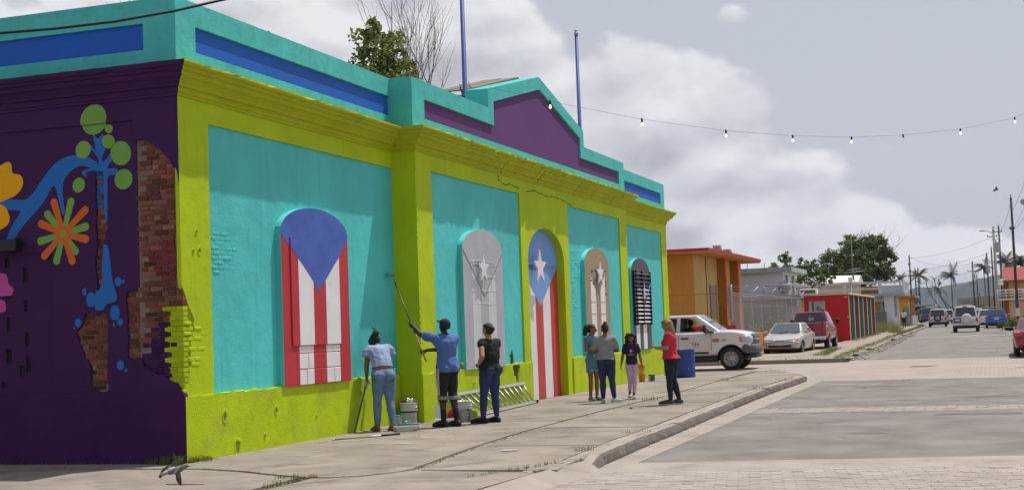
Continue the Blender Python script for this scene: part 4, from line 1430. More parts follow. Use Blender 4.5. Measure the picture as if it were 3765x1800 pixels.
mesh_panel(mb, (0, 0, 0), (0, 21, 0), 1.1, 2.75, .14, .0030)
for z in (2.85, 2.98):
    mb.tube([(.1, 0, z)] + [(.1, i * 2.1, z + rr.uniform(-.02, .02)) for i in range(1, 10)] + [(.1, 21, z)], .006, 4)
o = mb.build('chain_mesh', m_galv, F, False); o['kind'] = 'stuff'
mb = MB()
P = [(-9 + i * .15, rr.uniform(-.01, .01), 2.72 + rr.uniform(-.008, .008)) for i in range(61)]
mb.tube(P, .009, 5)
for i, p in enumerate(P): mb.tube([(p[0] - .02, p[1], p[2] - .035), (p[0] + .02, p[1], p[2] + .035)], .004, 4)
mb.build('barbed_wire', mat('rusty_wire', (.09, .06, .05), .9), F)

# grey-white house of two storeys with louvred windows
H = thing('white_house', 'two storey grey white house with louvred windows behind the fence', 'house', (-1.45, 65.1, 0))
part('wall', m_wh, H, ((-9, 0, 0), (0, 5.4, 4.33)))
part('roof_slab', m_whd, H, ((-9.3, -.35, 4.33), (.55, 6.6, 4.60)))
part('balcony_slab', m_whd, H, ((-4, -.9, 2.75), (1.0, 5.4, 2.95)))
for y in (.45, 3.1):
    w = part('louvre_window', m_dark, H, ((.003, y, 3.0), (.03, y + 1.25, 4.15)))
    for ya in (y - .08, y + 1.25): part('frame', m_white, w, ((.0, ya, 2.95), (.07, ya + .08, 4.2)))
    for k in range(8):
        MB().box((.03, y + .03, 3.03 + k * .14), (.12, y + 1.22, 3.05 + k * .14), rot=Matrix.Rotation(R(35), 3, 'Y')).build('louvre_slat', m_white, w)
mb = MB()
for y in (-.9, .4, 1.7, 3.0, 4.3): mb.tube([(.95, y, 2.95), (.95, y, 3.55)], .025, 6)
mb.tube([(.95, -.9, 3.55), (.95, 5.3, 3.55)], .03, 6); mb.tube([(-1, -.85, 3.55), (.95, -.85, 3.55)], .03, 6); mb.tube([(-1, -.85, 2.9), (-1, -.85, 3.55)], .03, 6)
mb.build('railing', m_galv, H)
mb = MB(); mb.tube([(-2.2, 1, 4.6), (-2.2, 1, 5.0), (-2.0, 1, 5.05), (-1.9, 1, 4.95)], .025, 6); mb.tube([(-5.5, 1, 4.6), (-5.5, 1, 4.95)], .02, 6); mb.tube([(-1.2, 1, 4.6), (-1.2, 1, 4.9), (-1.1, 1, 4.92)], .025, 6)
mb.build('vent_pipe', m_galv, H)
ac = thing('air_conditioner', 'white split air conditioning unit on the balcony of the grey white house', 'air conditioner', (-.3, 64.55, 2.96), 0)
MB().cbox((-.1, -.3, 0), (.85, .1, .30), .02).build('casing', m_white, ac)
MB().box((-.05, -.306, .05), (.75, -.301, .24)).build('grille', m_gtrim, ac)
sd = thing('satellite_dish', 'round wire dish on the balcony of the grey white house', 'dish', (-1.3, 64.4, 2.95))
mb = MB(); mb.lathe([(.0, .0), (.15, .015), (.3, .06), (.38, .11), (.375, .115), (.3, .07), (0, .01)], (0, 0, .45), 20, axis='y'); mb.tube([(0, .05, 0), (0, .02, .45)], .03, 6)
mb.build('dish', m_galv, sd)
bk = thing('back_lot_wall', 'mossy grey garden wall behind the chain link fence', 'wall', (0, 62.5, 0))
part('wall', mat('mossy_wall_concrete', (.17, .175, .16), .95, .3, 1.2, .01, 30, streak=.6, dirt=((.08, .09, .05), .6, 1.5)), bk, ((-9, 0, 0), (-.3, .25, 2.3)))

# red kiosk with coloured side panels
K = thing('market_kiosk', 'red walled row of stalls with green and plum side panels', 'kiosk', (2.3, 63.7, .25))
m_krd = mat('kiosk_red', (.50, .016, .022), .75, .08, 1, .003, 40)
m_kgr = mat('kiosk_green', (.014, .072, .052), .9, .12, 2, spec=.03)
m_kpl = mat('kiosk_plum', (.10, .016, .036), .9, .12, 2, spec=.03)
MB().prism(rect(-2.45, -.1, 0, 2.6), XZ, 0, .14, holes=[rect(-2.2, .75, -1.3, 2.3)]).build('front_wall', m_krd, K)
part('opening_frame', m_cream, K, ((-1.33, -.02, .75), (-1.29, .1, 2.3)), ((-2.21, -.02, .72), (-1.29, .1, .76)))
part('roof', m_cream, K, ((-2.5, -.06, 2.605), (.06, 17.8, 2.70)))
n = 6
for i in range(n):
    y0 = .16 + i * 2.92
    part('panel', m_kgr if i % 2 == 0 else m_kpl, K, ((-.06, y0 + .2, .0), (-.01, y0 + 2.93, 2.55)))
    part('upright', m_cream, K, ((-.10, y0, -.1), (.02, y0 + .22, 2.60)))
    part('counter_flap', mat('kiosk_pink', (.40, .10, .16), .75) if i % 2 else mat('kiosk_pale_green', (.16, .32, .24), .75), K, ((-.008, y0 + .24, .9), (.006, y0 + .5, 1.5)))
part('upright', m_cream, K, ((-.10, .16 + n * 2.92, -.1), (.02, .3 + n * 2.92, 2.60)))
part('back_wall', m_whd, K, ((-2.45, 17.6, -.1), (-.11, 17.7, 2.6)))
mb = MB()
for cx, cz, w in ((-.22, 2.42, .16), (-.10, 1.32, .14)):
    mb.box((cx, -.006, cz), (cx + w, -.001, cz + .09))
mb.build('notice', mat('yellow_notice', (.6, .35, .05), .8), K)
yp = thing('yellow_post', 'thin yellow post at the corner of the red stalls', 'post', (-.25, 62.9, .2)); MB().box((-.05, -.05, 0), (.05, .05, 2.45)).build('post', m_ywall, yp)

# white house with balustrade terrace
T = thing('terrace_house', 'white one storey house with concrete balustrade round its roof terrace', 'house', (1.38, 115.5, .42))
part('wall', m_wh, T, ((-4.9, .9, 0), (-1.0, 1.1, 3.0)), ((-12, 1.1, 0), (-4.9, 7, 3.0)), ((-.85, 0.002, 0), (0, .4, 3.0)), ((-.4, .4, 0), (0, 7.2, 1.1)), ((-.4, 3.6, 1.1), (0, 7.2, 3.0)))
part('lintel', m_whd, T, ((-4.9, 0, 2.45), (-.85, .3, 3.0)), ((-.4, .4, 2.5), (0, 3.6, 3.0)))
part('terrace_slab', m_whd, T, ((-12, -.35, 3.0), (1.0, 7.5, 3.25)))
part('porch_back', m_whd, T, ((-1.0, 1.11, 0), (-.4, 6.9, 3.0)))
part('door', mat('grey_gate', (.16, .155, .15), .8), T, ((-2.0, -.1, 0), (-.7, -.03, 1.55)))
part('yellow_board', m_ywall, T, ((-2.2, .88, 1.6), (-1.3, .895, 2.5)))
for y in (.6, 1.55, 2.5):
    part('window', mat('brown_grille', (.12, .10, .10), .7), T, ((-.25, y, 1.1), (-.2, y + .85, 2.5)))
for k, (x0, x1) in enumerate(((-10.5, -7.6), (-7.3, -4.6), (-4.3, -1.3))):
    part('rail', m_wh, T, ((x0, -.25, 4.15), (x1, -.05, 4.33)), ((x0, -.22, 3.62), (x1, -.08, 3.78)))
for x in (-10.7, -7.5, -4.5, -1.3): part('pier', m_wh, T, ((x, -.28, 3.25), (x + .3, -.02, 4.36)))
part('parapet', mat('pale_blue_parapet', (.42, .50, .60), .85), T, ((-1.0, -.22, 3.25), (.8, -.10, 3.85)))
part('rail', m_wh, T, ((-1.0, -.25, 4.15), (.8, -.05, 4.33)))
part('pier', m_wh, T, ((.8, -.28, 3.25), (1.0, 0, 4.4)))
part('rail', m_wh, T, ((.82, 0, 4.2), (.98, 6.8, 4.38)), ((.82, 0, 3.3), (.98, 6.8, 3.48)))
for y in (2.2, 4.4, 6.6): part('pier', m_wh, T, ((.8, y, 3.25), (1.0, y + .3, 4.4)))
part('antenna_mast', m_galv, T, ((-3.55, 1.0, 3.25), (-3.50, 1.05, 5.7)))
mb = MB()
for z, w in ((5.55, .6), (5.30, .9)): mb.tube([(-3.5 - w, 1.0, z), (-3.5 + w, 1.05, z + .12)], .03, 5)
for i in range(5): mb.tube([(-4.2 + i * .35, .7, 5.35 + i * .03), (-4.2 + i * .35, 1.3, 5.35 + i * .03)], .018, 4)
mb.build('antenna', m_galv, T)
gl = thing('globe_lamp', 'white globe street lamp in front of the balustrade house', 'street lamp', (-1.14, 102.3, .5))
MB().tube([(0, 0, -.2), (0, 0, 3.95)], .06, 8).build('post', m_galv, gl)
MB().lathe([(.07, 3.95), (.15, 4.03), (.2, 4.2), (.19, 4.34), (.11, 4.46), (0, 4.5)], n=16).build('globe', mat('opal_globe', (.7, .7, .7), .3), gl)

# building behind with pale metal roof
Wb = thing('metal_roof_building', 'long cream building with pale metal roof behind the balustrade', 'building', (-11, 127, .4))
part('wall', m_cream, Wb, ((0, 0, 0), (8, 6, 4.75)))
MB().add([(-.4, -.5, 4.72), (8.3, -.5, 4.6), (8.3, 3, 5.45), (-.4, 3, 5.65), (-.4, 6.5, 4.72), (8.3, 6.5, 4.6)], [(0, 1, 2, 3), (3, 2, 5, 4), (0, 3, 4), (1, 5, 2)]).build('roof', mat('pale_metal_roof', (.66, .64, .60), .5, .06, .6), Wb)
part('eave', mat('brown_eave', (.20, .11, .05), .8), Wb, ((-.4, -.52, 4.5), (8.3, -.44, 4.68)))
st_b = thing('shop_building', 'low grey shopfront building behind the balustrade house', 'building', (-10, 122.5, .4))
part('wall', m_whd, st_b, ((0, 0, 0), (5.5, 2, 3.2)))

# yellow shop down the left side
Yh = thing('yellow_house', 'small yellow and orange house next to the white terrace house', 'house', (1.15, 138, .45))
part('wall', m_ywall, Yh, ((-6, 0, 0), (.4, 9, 3.0)))
part('yellow_front', mat('strong_yellow_paint', (.65, .36, .02), .8), Yh, ((-1.6, -.08, .9), (.2, -.002, 2.9)))
part('orange_corner', m_ochre, Yh, ((.401, -.02, .2), (.46, 8.9, 2.9)))
part('window', mat('pale_window', (.5, .48, .42), .5), Yh, ((.2, -.09, 1.2), (.4, -.01, 2.6)))
part('roof_slab', mat('orange_fascia', (.42, .17, .05), .8), Yh, ((-6.3, -.6, 3.0), (1.0, 9.4, 3.25)))
part('upper_wall', m_ochre, Yh, ((-4.6, 1.0, 3.25), (-.6, 8, 4.25)))
part('upper_roof', m_ywall, Yh, ((-4.8, .8, 4.25), (-.4, 8.2, 4.4)))
part('garden_wall', m_whd, Yh, ((.8, -6.5, 0), (.95, 4, 1.1)))
part('gate_panel', mat('verdigris_panel', (.20, .27, .22), .8), Yh, ((.2, -9, 0), (.8, -8.9, 2.0)))
# hut farther on
hu = thing('flat_roof_hut', 'small dark flat roofed hut past the yellow house', 'hut', (-1.4, 200, .5))
part('wall', m_dark, hu, ((-5, 0, 0), (1.6, 6, 2.3)))
part('roof_slab', m_whd, hu, ((-5, -1, 2.3), (3.2, 6.5, 2.6)))
MB().hull([((0, 1, 3.4), (1.1, .6, .7)), ((-1.0, 1, 3.2), (.9, .6, .6))]).build('water_tank', mat('blue_grey_tank', (.08, .10, .13), .6), hu)

# yellow house with red roof on the right
Rh = thing('red_roofed_house', 'yellow house with red roof and white balcony rail at the right', 'house', (11.35, 117.2, .4))
part('wall', m_ywall, Rh, ((0, 0, 0), (9, 9, 3.95)))
part('ground_floor_front', mat('peach_paint', (.58, .36, .20), .8), Rh, ((-.06, -.5, 0), (2.5, -.005, 2.15)))
part('orange_side', m_ochre, Rh, ((-.5, .6, 0), (-.004, 8, 3.9)))
MB().add([(-.5, -.6, 3.9), (9.5, -.6, 3.9), (9.5, 4.5, 5.3), (-.5, 4.5, 5.3), (-.5, -.6, 3.98), (9.5, -.6, 3.98), (9.5, 9.5, 3.95), (-.5, 9.5, 3.95)], [(4, 5, 2, 3), (3, 2, 6, 7), (4, 3, 7), (0, 1, 5, 4)]).build('roof', mat('brick_red_roof', (.25, .045, .045), .8, .12, 1), Rh)
part('eave', mat('brown_eave', (.20, .11, .05), .8), Rh, ((-.5, -.62, 3.80), (9.5, -.5, 3.92)))
part('balcony_slab', m_wh, Rh, ((-1.0, -1.0, 2.2), (1.3, .8, 2.36)))
mb = MB()
for z in (2.6, 2.85, 3.1): mb.tube([(-1.0, -.95, z), (1.2, -.95, z)], .045, 6)
for i in range(4): mb.tube([(-1.0 + i * .72, -.95, 2.36), (-1.0 + i * .72, -.95, 3.15)], .05, 6)
mb.build('balcony_rail', m_wh, Rh)
MB().box((-.85, -.6, 3.6), (-.4, .4, 4.15), rot=Matrix.Rotation(R(14), 3, 'Y')).build('awning_sheet', mat('white_sheet', (.8, .8, .8), .5), Rh)
part('window', mat('white_shutter_box', (.6, .6, .6), .6), Rh, ((2.55, -.52, 1.75), (4.5, -.45, 2.9)))
part('dark_opening', m_dark, Rh, ((2.6, -.51, 2.35), (4.5, -.506, 2.6)))
wq = thing('white_gate_wall', 'white wall and gate below the red roofed house', 'wall', (12.9, 104, .4))
part('wall', m_wh, wq, ((0, 0, 0), (6, .2, 2.0)))
Bh = thing('beige_warehouse', 'long low beige building at the far end of the street', 'building', (2, 331, .6))
part('wall', mat('beige_block_wall', (.30, .25, .20), .9, .1, .3), Bh, ((0, 0, 0), (5.0, 8, 4.6)), ((4.2, -.3, 0), (12.5, 8, 4.75)))
part('side_bay', mat('tan_block_wall', (.24, .20, .165), .9, .1, .3), Bh, ((1.2, -.4, 0), (2.9, -.02, 4.0)))
Fh = thing('dark_roof_house', 'grey roofed house behind the palms at far right', 'house', (12.6, 150, .4))
part('wall', m_wh, Fh, ((0, 0, 0), (8, 6, 5.0)))
part('roof', m_whd, Fh, ((-.4, -.4, 5.0), (8, 6, 5.3)))

# ------------------------------------------------------------------ UTILITY POLES AND WIRES
m_pw = mat('brown_utility_pole', (.070, .050, .042), .9, .3, 3, .01, 20, streak=.5)
m_pc = mat('concrete_utility_pole', (.40, .38, .355), .9, .12, 2, .006, 30)
TOPS = {}


def pole(x, y, h, r, m, label, bands=(), tx=None, arm=None, lamp=None, lean=0):
    z0 = G(y); r *= .62
    p = thing('utility_pole', label, 'utility pole', (x, y, z0), group='utility poles along the street')
    p.rotation_euler = (0, lean, 0)
    MB().tube([(0, 0, -.3), (0, 0, h * .5), (0, 0, h)], [r, r * .88, r * .72], 10).build('shaft', m, p)
    mb = MB(); mb.tube([(0, 0, h), (0, 0, h + .22)], r * .3, 6); mb.lathe([(.0, .22), (r * .6, .2), (r * .6, .12), (0, .1)], (0, 0, h), 8); mb.build('top_insulator', m_steel, p)
    for (za, zb, bm_) in bands:
        MB().lathe([(r * 1.0 + .012, za), (r * .99 + .012, zb)], n=12).build('painted_band', bm_, p)
    if tx:
        mb = MB(); mb.lathe([(0, -.55), (.26, -.55), (.28, -.5), (.28, .45), (.24, .52), (0, .55)], (tx[1], -.25, tx[0]), 14); mb.build('transformer', mat('grey_transformer', (.36, .37, .38), .5), p)
        mb = MB(); mb.tube([(tx[1] - .1, -.2, tx[0] + .5), (tx[1] - .1, -.2, tx[0] + .78)], .045, 6); mb.tube([(tx[1] - .55, -.1, tx[0] + .8), (tx[1] + .4, -.1, tx[0] + .9)], .035, 5); mb.build('bushing', m_steel, p)
    if arm:
        for z, w in ((z_, w_ * .65) for z_, w_ in arm):
            mb = MB(); mb.tube([(-w, -.05, z), (w * .5, -.05, z + .02)], .05, 6); mb.lathe([(.05, 0), (.07, .08), (.05, .16), (0, .2)], (-w, -.05, z), 8); mb.lathe([(.05, 0), (.07, .08), (0, .2)], (w * .5, -.05, z), 8); mb.build('crossarm', m_pw, p)
    if lamp:
        mb = MB(); z, w = lamp; mb.tube([(0, 0, z), (w * .5, -.1, z + .35), (w, -.2, z + .4)], .05, 6); mb.hull([((w, -.2, z + .4), (.35, .14, .10)), ((w * 1.15, -.22, z + .38), (.2, .1, .06))]); mb.build('lamp_arm', m_galv, p)
    TOPS[label] = V((x + math.sin(lean) * h, y, z0 + h))
    return p


bb, bw, br_ = mat('band_blue', (.06, .06, .22), .8), mat('band_white', (.6, .58, .56), .8), mat('band_red', (.34, .03, .04), .8)
pole(11.50, 87.0, 9.2, .17, m_pw, 'tall brown pole with blue white and red painted foot nearest on the right', ((1.55, 2.1, bb), (.95, 1.5, bw), (.2, .9, br_)), arm=((7.0, .25),))
pole(10.42, 148.3, 10.5, .30, m_pc, 'thick grey concrete pole with lamp bracket at its top', ((.6, 1.4, bb),), arm=((9.6, 1.0),), lamp=(9.9, -1.2))
pole(10.92, 139.2, 10.2, .19, m_pw, 'brown pole with grey transformer just right of the concrete pole', ((.6, 1.2, bb),), tx=(8.0, -.25), arm=((9.6, .8),))
pole(10.12, 186.5, 10.0, .20, m_pw, 'bare brown pole half hidden behind the concrete pole')
pole(9.45, 196.6, 9.6, .21, m_pw, 'brown pole with transformer left of the concrete pole', tx=(7.4, .1), arm=((8.6, .9),))
pole(7.04, 227.7, 9.6, .24, m_pw, 'brown pole with transformer and side arm before the beige building', tx=(7.2, .1), arm=((8.0, 1.2), (6.0, .8)))
pole(7.05, 289.8, 9.0, .22, m_pw, 'thin far pole directly before the beige building')
pole(6.65, 380, 6.4, .22, m_pw, 'short faint pole in front of the hill at right')
pole(-.54, 181, 9.2, .20, m_pw, 'dark pole beside the yellow house on the left', ((.8, 1.3, bw), (-.1, .8, br_)), arm=((8.0, .3),))
pole(-2.52, 234, 9.0, .22, m_pw, 'dark pole behind the blue van, left of a pair', lamp=(6.2, 3.0))
pole(-2.55, 245.2, 9.5, .24, m_pw, 'dark pole behind the blue van, right of a pair', arm=((7.0, .5),))
pole(-3.3, 128, 9.1, .17, mat('grey_brown_pole', (.13, .115, .105), .9, .2, 3, streak=.4), 'grey pole rising in front of the big tree behind the terrace')
pole(-1.5, 280.5, 7.5, .16, m_pc, 'slim street light post with arm before the hill', lamp=(7.1, -2.0))
pole(-3.2, 347, 5.4, .22, m_pc, 'short pale pole before the hill near leaning palm trunks')
lp = thing('street_lamp', 'grey lamp head entering the picture at the right edge', 'street lamp', (11.9, 48.3, G(48)))
MB().tube([(.55, 0, -.3), (.55, 0, 7.2)], .09, 10).build('post', m_galv, lp)
MB().hull([((-.42, 0, 6.22), (.22, .22, .17)), ((.1, 0, 6.35), (.1, .1, .08))]).build('lamp_head', m_galv, lp)
MB().tube([(0, 0, 6.35), (.55, 0, 6.6)], .04, 6).build('bracket', m_galv, lp)


def wire(a, b, sag, r, label, n=14):
    a, b = V(a), V(b)
    P = [a.lerp(b, i / n) - V((0, 0, sag * 4 * (i / n) * (1 - i / n))) for i in range(n + 1)]
    o = MB().tube(P, r * .6, 5).build('power_line', mat('wire_black', (.03, .03, .032), .7))
    tag(o, label, 'wire', 'power lines')


Tk = list(TOPS.values())
wire(Tk[8] - V((0, 0, .3)), Tk[1] - V((0, 0, .9)), .5, .022, 'power line from the left dark pole across to the grey concrete pole')
wire(Tk[8] - V((0, 0, .2)), Tk[4] - V((0, 0, .6)), 1.2, .022, 'sagging power line across the street below the top one')
wire(Tk[9] - V((0, 0, .3)), Tk[3] - V((0, 0, .6)), .4, .03, 'power line from the pole pair rising to the right')
wire(Tk[10] - V((0, 0, 2.5)), Tk[5] - V((0, 0, 1.6)), .3, .03, 'low power line across the street before the hill')
wire(Tk[8] - V((0, 0, 2.4)), (-14, 150, 7.0), .4, .02, 'power line running left behind the tree')
wire(Tk[8] - V((0, 0, .5)), (-14, 170, 6.2), .3, .02, 'upper power line running left behind the tree')
wire(Tk[11] - V((0, 0, 2.8)), (-8.4, 118, 4.9), .1, .02, 'guy wire sloping left from the pole by the tree')
wire(Tk[11] - V((0, 0, 2.8)), (.6, 118, 4.2), .05, .02, 'guy wire sloping right from the pole by the tree')
wire(Tk[0] - V((0, 0, .2)), Tk[2] - V((0, 0, .4)), .6, .018, 'power line between the two right hand brown poles')
wire(Tk[0] - V((0, 0, 1.0)), (13.2, 60, 12.5), .6, .018, 'power line leaving the picture at upper right')
wire(Tk[0] - V((0, 0, 2.2)), (12.9, 60, 9.8), .9, .018, 'lower power line leaving the picture at upper right')
wire(Tk[2] - V((0, 0, 1.6)), (12.5, 70, 9.0), .9, .016, 'thin service wire behind the nearest pole')
wire(Tk[5] - V((0, 0, 1.9)), Tk[6] - V((0, 0, 1.0)), .5, .03, 'power line between the two far brown poles')
wire(Tk[4] - V((0, 0, .5)), Tk[5] - V((0, 0, 1.0)), .4, .026, 'power line between the two transformer poles')
# heavy black cable at the upper left
o = MB().tube([(-4, -6.3, 4.45), (-1.5, -5.5, 4.50), (.0, -4.95, 4.56), (.91, -4.53, 4.62), (1.35, -4.28, 4.665), (1.8, -3.92, 4.76), (2.25, -3.56, 4.89), (2.57, -3.14, 5.06), (2.8, -2.75, 5.2), (3.6, -1.4, 5.75), (6, 3, 8)], .0145, 8).build('power_cable', m_black)
tag(o, 'thick black cable crossing the upper left corner above the parapet', 'cable')

# string of lamps from the gable across the street
SL = [(.41, 10.9, 6.52), (1.25, 12.38, 6.37), (2.65, 14.82, 6.19), (4.1, 17.3, 6.12), (5.37, 19.65, 6.18), (6.6, 22.05, 6.33), (7.8, 24.4, 6.58), (9.29, 26.85, 6.93), (10.85, 29.24, 7.45), (12.4, 31.8, 8.3)]
sl = thing('string_lights', 'string of small lit bulbs hung from the gable across the street', 'string lights', SL[0])
off = V(SL[0])
MB().tube([V(p) - off + V((0, 0, .0)) for p in SL], .0032, 6).build('cord', m_black, sl)
m_bulb = mat('glowing_bulb', (.9, .8, .6), .3, emis=(1, .74, .42), estr=1.9)
for i, p in enumerate(SL[1:9]):
    q = V(p) - off
    k = MB().lathe([(.0, .03), (.022, .02), (.024, -.07), (.0, -.075)], q, 10).build('socket', m_black, sl)
    if i != 5: MB().lathe([(.012, -.07), (.020, -.09), (.029, -.118), (.028, -.134), (.018, -.152), (0, -.158)], q, 12).build('bulb', m_bulb, sl)
hm = thing('lamp_string_pole', 'pole outside the right edge that carries the string lights', 'pole', (12.4, 31.8, -.13))
MB().tube([(0, 0, 0), (0, 0, 8.6)], .09, 8).build('shaft', m_pw, hm)
# ------------------------------------------------------------------ VEHICLES  (local: x forward, y left, z up)
def text_mesh(name, s, size, m, parent, mtx, ext=.002):
    cu_ = bpy.data.curves.new(name, 'FONT')
    cu_.body = s; cu_.size = size; cu_.extrude = ext; cu_.align_x = 'CENTER'; cu_.align_y = 'CENTER'
    o = bpy.data.objects.new(name, cu_); COL.objects.link(o)
    me = evaluate(o)
    bpy.data.objects.remove(o)
    me.materials.clear(); me.materials.append(m)
    o = link(name, me, parent)
    o.matrix_local = mtx
    return o


def paint(name, col, metal=.0, rough=.3):
    return mat(name, col, rough, .05, 2, metal=metal, spec=.5, coat=.6)


def wheel(par, x, y, r, w, steel=False, m_rim=None):
    sgn = 1 if y > 0 else -1
    o = link('wheel', bpy.data.meshes.new('wheel'), par)
    bpy.data.objects.remove(o)
    t = MB().lathe([(r * .66, -w / 2), (r * .9, -w / 2), (r * .985, -w * .36), (r, -w * .2), (r, w * .2), (r * .985, w * .36), (r * .9, w / 2), (r * .66, w / 2), (r * .62, w * .3), (r * .62, -w * .3), (r * .66, -w / 2)], (0, 0, 0), 28, axis='y').build('wheel', m_rubber, par)
    t.location = (x, y - sgn * w / 2, r)
    e = w * .5 * sgn
    mr = m_rim or m_silver
    if steel:
        MB().lathe([(r * .65, e * .9), (r * .62, e * .98), (r * .56, e * .7), (r * .52, e * .45), (r * .34, e * .62), (r * .24, e * .7), (r * .22, e * .95), (r * .14, e * 1.05), (0, e * 1.05)], n=28, axis='y').build('rim', mat('steel_wheel', (.33, .33, .34), .5, .2, 6, metal=.5), t)
        for k in range(8):
            a = k * math.pi / 4
            MB().hull([((r * .43 * math.cos(a), e * .60, r * .43 * math.sin(a)), (r * .055, .02, r * .055))], n=8).build('rim_hole', m_black, t)
        mb = MB()
        for k in range(8):
            a = k * math.pi / 4 + .3
            mb.hull([((r * .185 * math.cos(a), e * .98, r * .185 * math.sin(a)), (.016, .02, .016))])
        o = mb.build('lug_nuts', m_chrome, t); o['kind'] = 'stuff'
    else:
        MB().lathe([(r * .65, e * .92), (r * .60, e * .96), (r * .57, e * .55), (r * .2, e * .5)], n=24, axis='y').build('rim', mr, t)
        mb = MB()
        for k in range(5):
            a = k * 2 * math.pi / 5 + .3
            ca, sa = math.cos(a), math.sin(a)
            q = Matrix(((ca, 0, -sa), (0, 1, 0), (sa, 0, ca)))
            mb.box((.0, min(e * .55, e * .9), -r * .09), (r * .6, max(e * .55, e * .9), r * .09), rot=q, piv=(0, 0, 0))
        mb.lathe([(r * .17, e * .5), (r * .16, e * .95), (0, e * .98)], n=12, axis='y')
        mb.build('spokes', mr, t)
    return t


def body(par, st_, paint_m, axles, wr, name='body', arch=1.16):
    """stations (x, z bottom, z top, half width) lofted, rounded and cut by the wheel arches"""
    vs, fs = [], []
    n = 0
    for (x, zb, zt, hw) in st_:
        h = zt - zb
        ring = [(0, zb), (.80 * hw, zb), (.955 * hw, zb + .05 * h + .02), (.985 * hw, zb + .25 * h), (hw, zb + .52 * h), (.985 * hw, zt - .16 * h), (.955 * hw, zt - .035), (.86 * hw, zt - .004), (.45 * hw, zt + .012), (0, zt + .016)]
        ring = ring + [(-y, z) for y, z in ring[-2:0:-1]]
        n = len(ring)
        vs += [(x, y, z) for y, z in ring]
    for i in range(len(st_) - 1):
        for k in range(n): fs.append((i * n + k, i * n + (k + 1) % n, (i + 1) * n + (k + 1) % n, (i + 1) * n + k))
    fs += [tuple(range(n))[::-1], tuple((len(st_) - 1) * n + k for k in range(n))]
    o = MB().add(vs, fs, 0, True).build('tmp_body', [paint_m, m_black])
    s = o.modifiers.new('s', 'SUBSURF'); s.levels = 1; s.render_levels = 1
    cut = MB()
    for ax in axles:
        for sg in (1, -1):
            hw = max(q[3] for q in st_)
            c0, c1 = (hw - .30, hw + .3) if sg > 0 else (-hw - .3, -hw + .30)
            m2 = MB().lathe([(0, c0), (wr * arch, c0), (wr * arch, c1), (0, c1)], (ax, 0, wr * 1.0), 28, axis='y', smooth=False)
            cut.add(m2.v, m2.f, 1)
    c = cut.build('tmp_cut', [paint_m, m_black])
    b = o.modifiers.new('b', 'BOOLEAN'); b.operation = 'DIFFERENCE'; b.object = c; b.solver = 'EXACT'
    me = evaluate(o)
    bpy.data.objects.remove(o); bpy.data.objects.remove(c)
    me.name = name
    return link(name, me, par)


def cabin(par, c, paint_m, cuts=()):
    """c: zb zt rear/front base x, rear/front roof x, half widths at belt and roof"""
    bm = bmesh.new()
    X = [(c['br'], c['wb'], c['zb']), (c['bf'], c['wb'], c['zb']), (c['rf'], c['wt'], c['zt']), (c['rr'], c['wt'], c['zt'])]
    L_ = [bm.verts.new(p) for p in X]; R_ = [bm.verts.new((x, -y, z)) for x, y, z in X]
    bm.faces.new(L_); bm.faces.new(R_[::-1])
    for i in range(4): bm.faces.new((L_[i], R_[i], R_[(i + 1) % 4], L_[(i + 1) % 4]))
    bmesh.ops.recalc_face_normals(bm, faces=bm.faces)
    bmesh.ops.bevel(bm, geom=[e for e in bm.edges if not (abs(e.verts[0].co.z - c['zb']) < .01 and abs(e.verts[1].co.z - c['zb']) < .01)], offset=.075, segments=3, affect='EDGES', profile=.6)
    me = bpy.data.meshes.new('cabin'); bm.to_mesh(me); bm.free()
    me.materials.append(paint_m); me.materials.append(m_black)
    o = link('tmp_cab', me)
    if cuts:
        cm = MB()
        for P in cuts: cm.prism(P, XZ, -2, 2, 1)
        co = cm.build('tmp_cut', [paint_m, m_black])
        b = o.modifiers.new('b', 'BOOLEAN'); b.operation = 'DIFFERENCE'; b.object = co; b.solver = 'EXACT'
        me2 = evaluate(o); bpy.data.objects.remove(co)
    else: me2 = evaluate(o)
    bpy.data.objects.remove(o)
    return link('cabin', me2, par)


def quads(c):
    A = lambda x, y, z: V((x, y, z))
    return dict(
        left=[A(c['br'], c['wb'], c['zb']), A(c['bf'], c['wb'], c['zb']), A(c['rf'], c['wt'], c['zt']), A(c['rr'], c['wt'], c['zt'])],
        right=[A(c['bf'], -c['wb'], c['zb']), A(c['br'], -c['wb'], c['zb']), A(c['rr'], -c['wt'], c['zt']), A(c['rf'], -c['wt'], c['zt'])],
        front=[A(c['bf'], c['wb'], c['zb']), A(c['bf'], -c['wb'], c['zb']), A(c['rf'], -c['wt'], c['zt']), A(c['rf'], c['wt'], c['zt'])],
        rear=[A(c['br'], -c['wb'], c['zb']), A(c['br'], c['wb'], c['zb']), A(c['rr'], c['wt'], c['zt']), A(c['rr'], -c['wt'], c['zt'])])


def pane(par, q, uv, m, name='window', off=.010, th=.006, ch=.10):
    u0, v0, u1, v1 = uv
    nrm = -(q[1] - q[0]).cross(q[3] - q[0]).normalized()

    def P(u, v): return q[0].lerp(q[1], u).lerp(q[3].lerp(q[2], u), v)
    du, dv = (u1 - u0) * ch * .6, (v1 - v0) * ch
    pts = [P(u0 + du, v0), P(u1 - du, v0), P(u1, v0 + dv), P(u1, v1 - dv), P(u1 - du, v1), P(u0 + du, v1), P(u0, v1 - dv), P(u0, v0 + dv)]
    n = len(pts)
    vs = [p + nrm * off for p in pts] + [p - nrm * th for p in pts]
    fs = [tuple(range(n)), tuple(range(n, 2 * n))[::-1]] + [(i, (i + 1) % n, n + (i + 1) % n, n + i) for i in range(n)]
    return MB().add(vs, fs).build(name, m, par)


def bit(par, name, m, a, b, c=.02, rot=None):
    return MB().cbox(a, b, c, rot=rot).build(name, m, par)


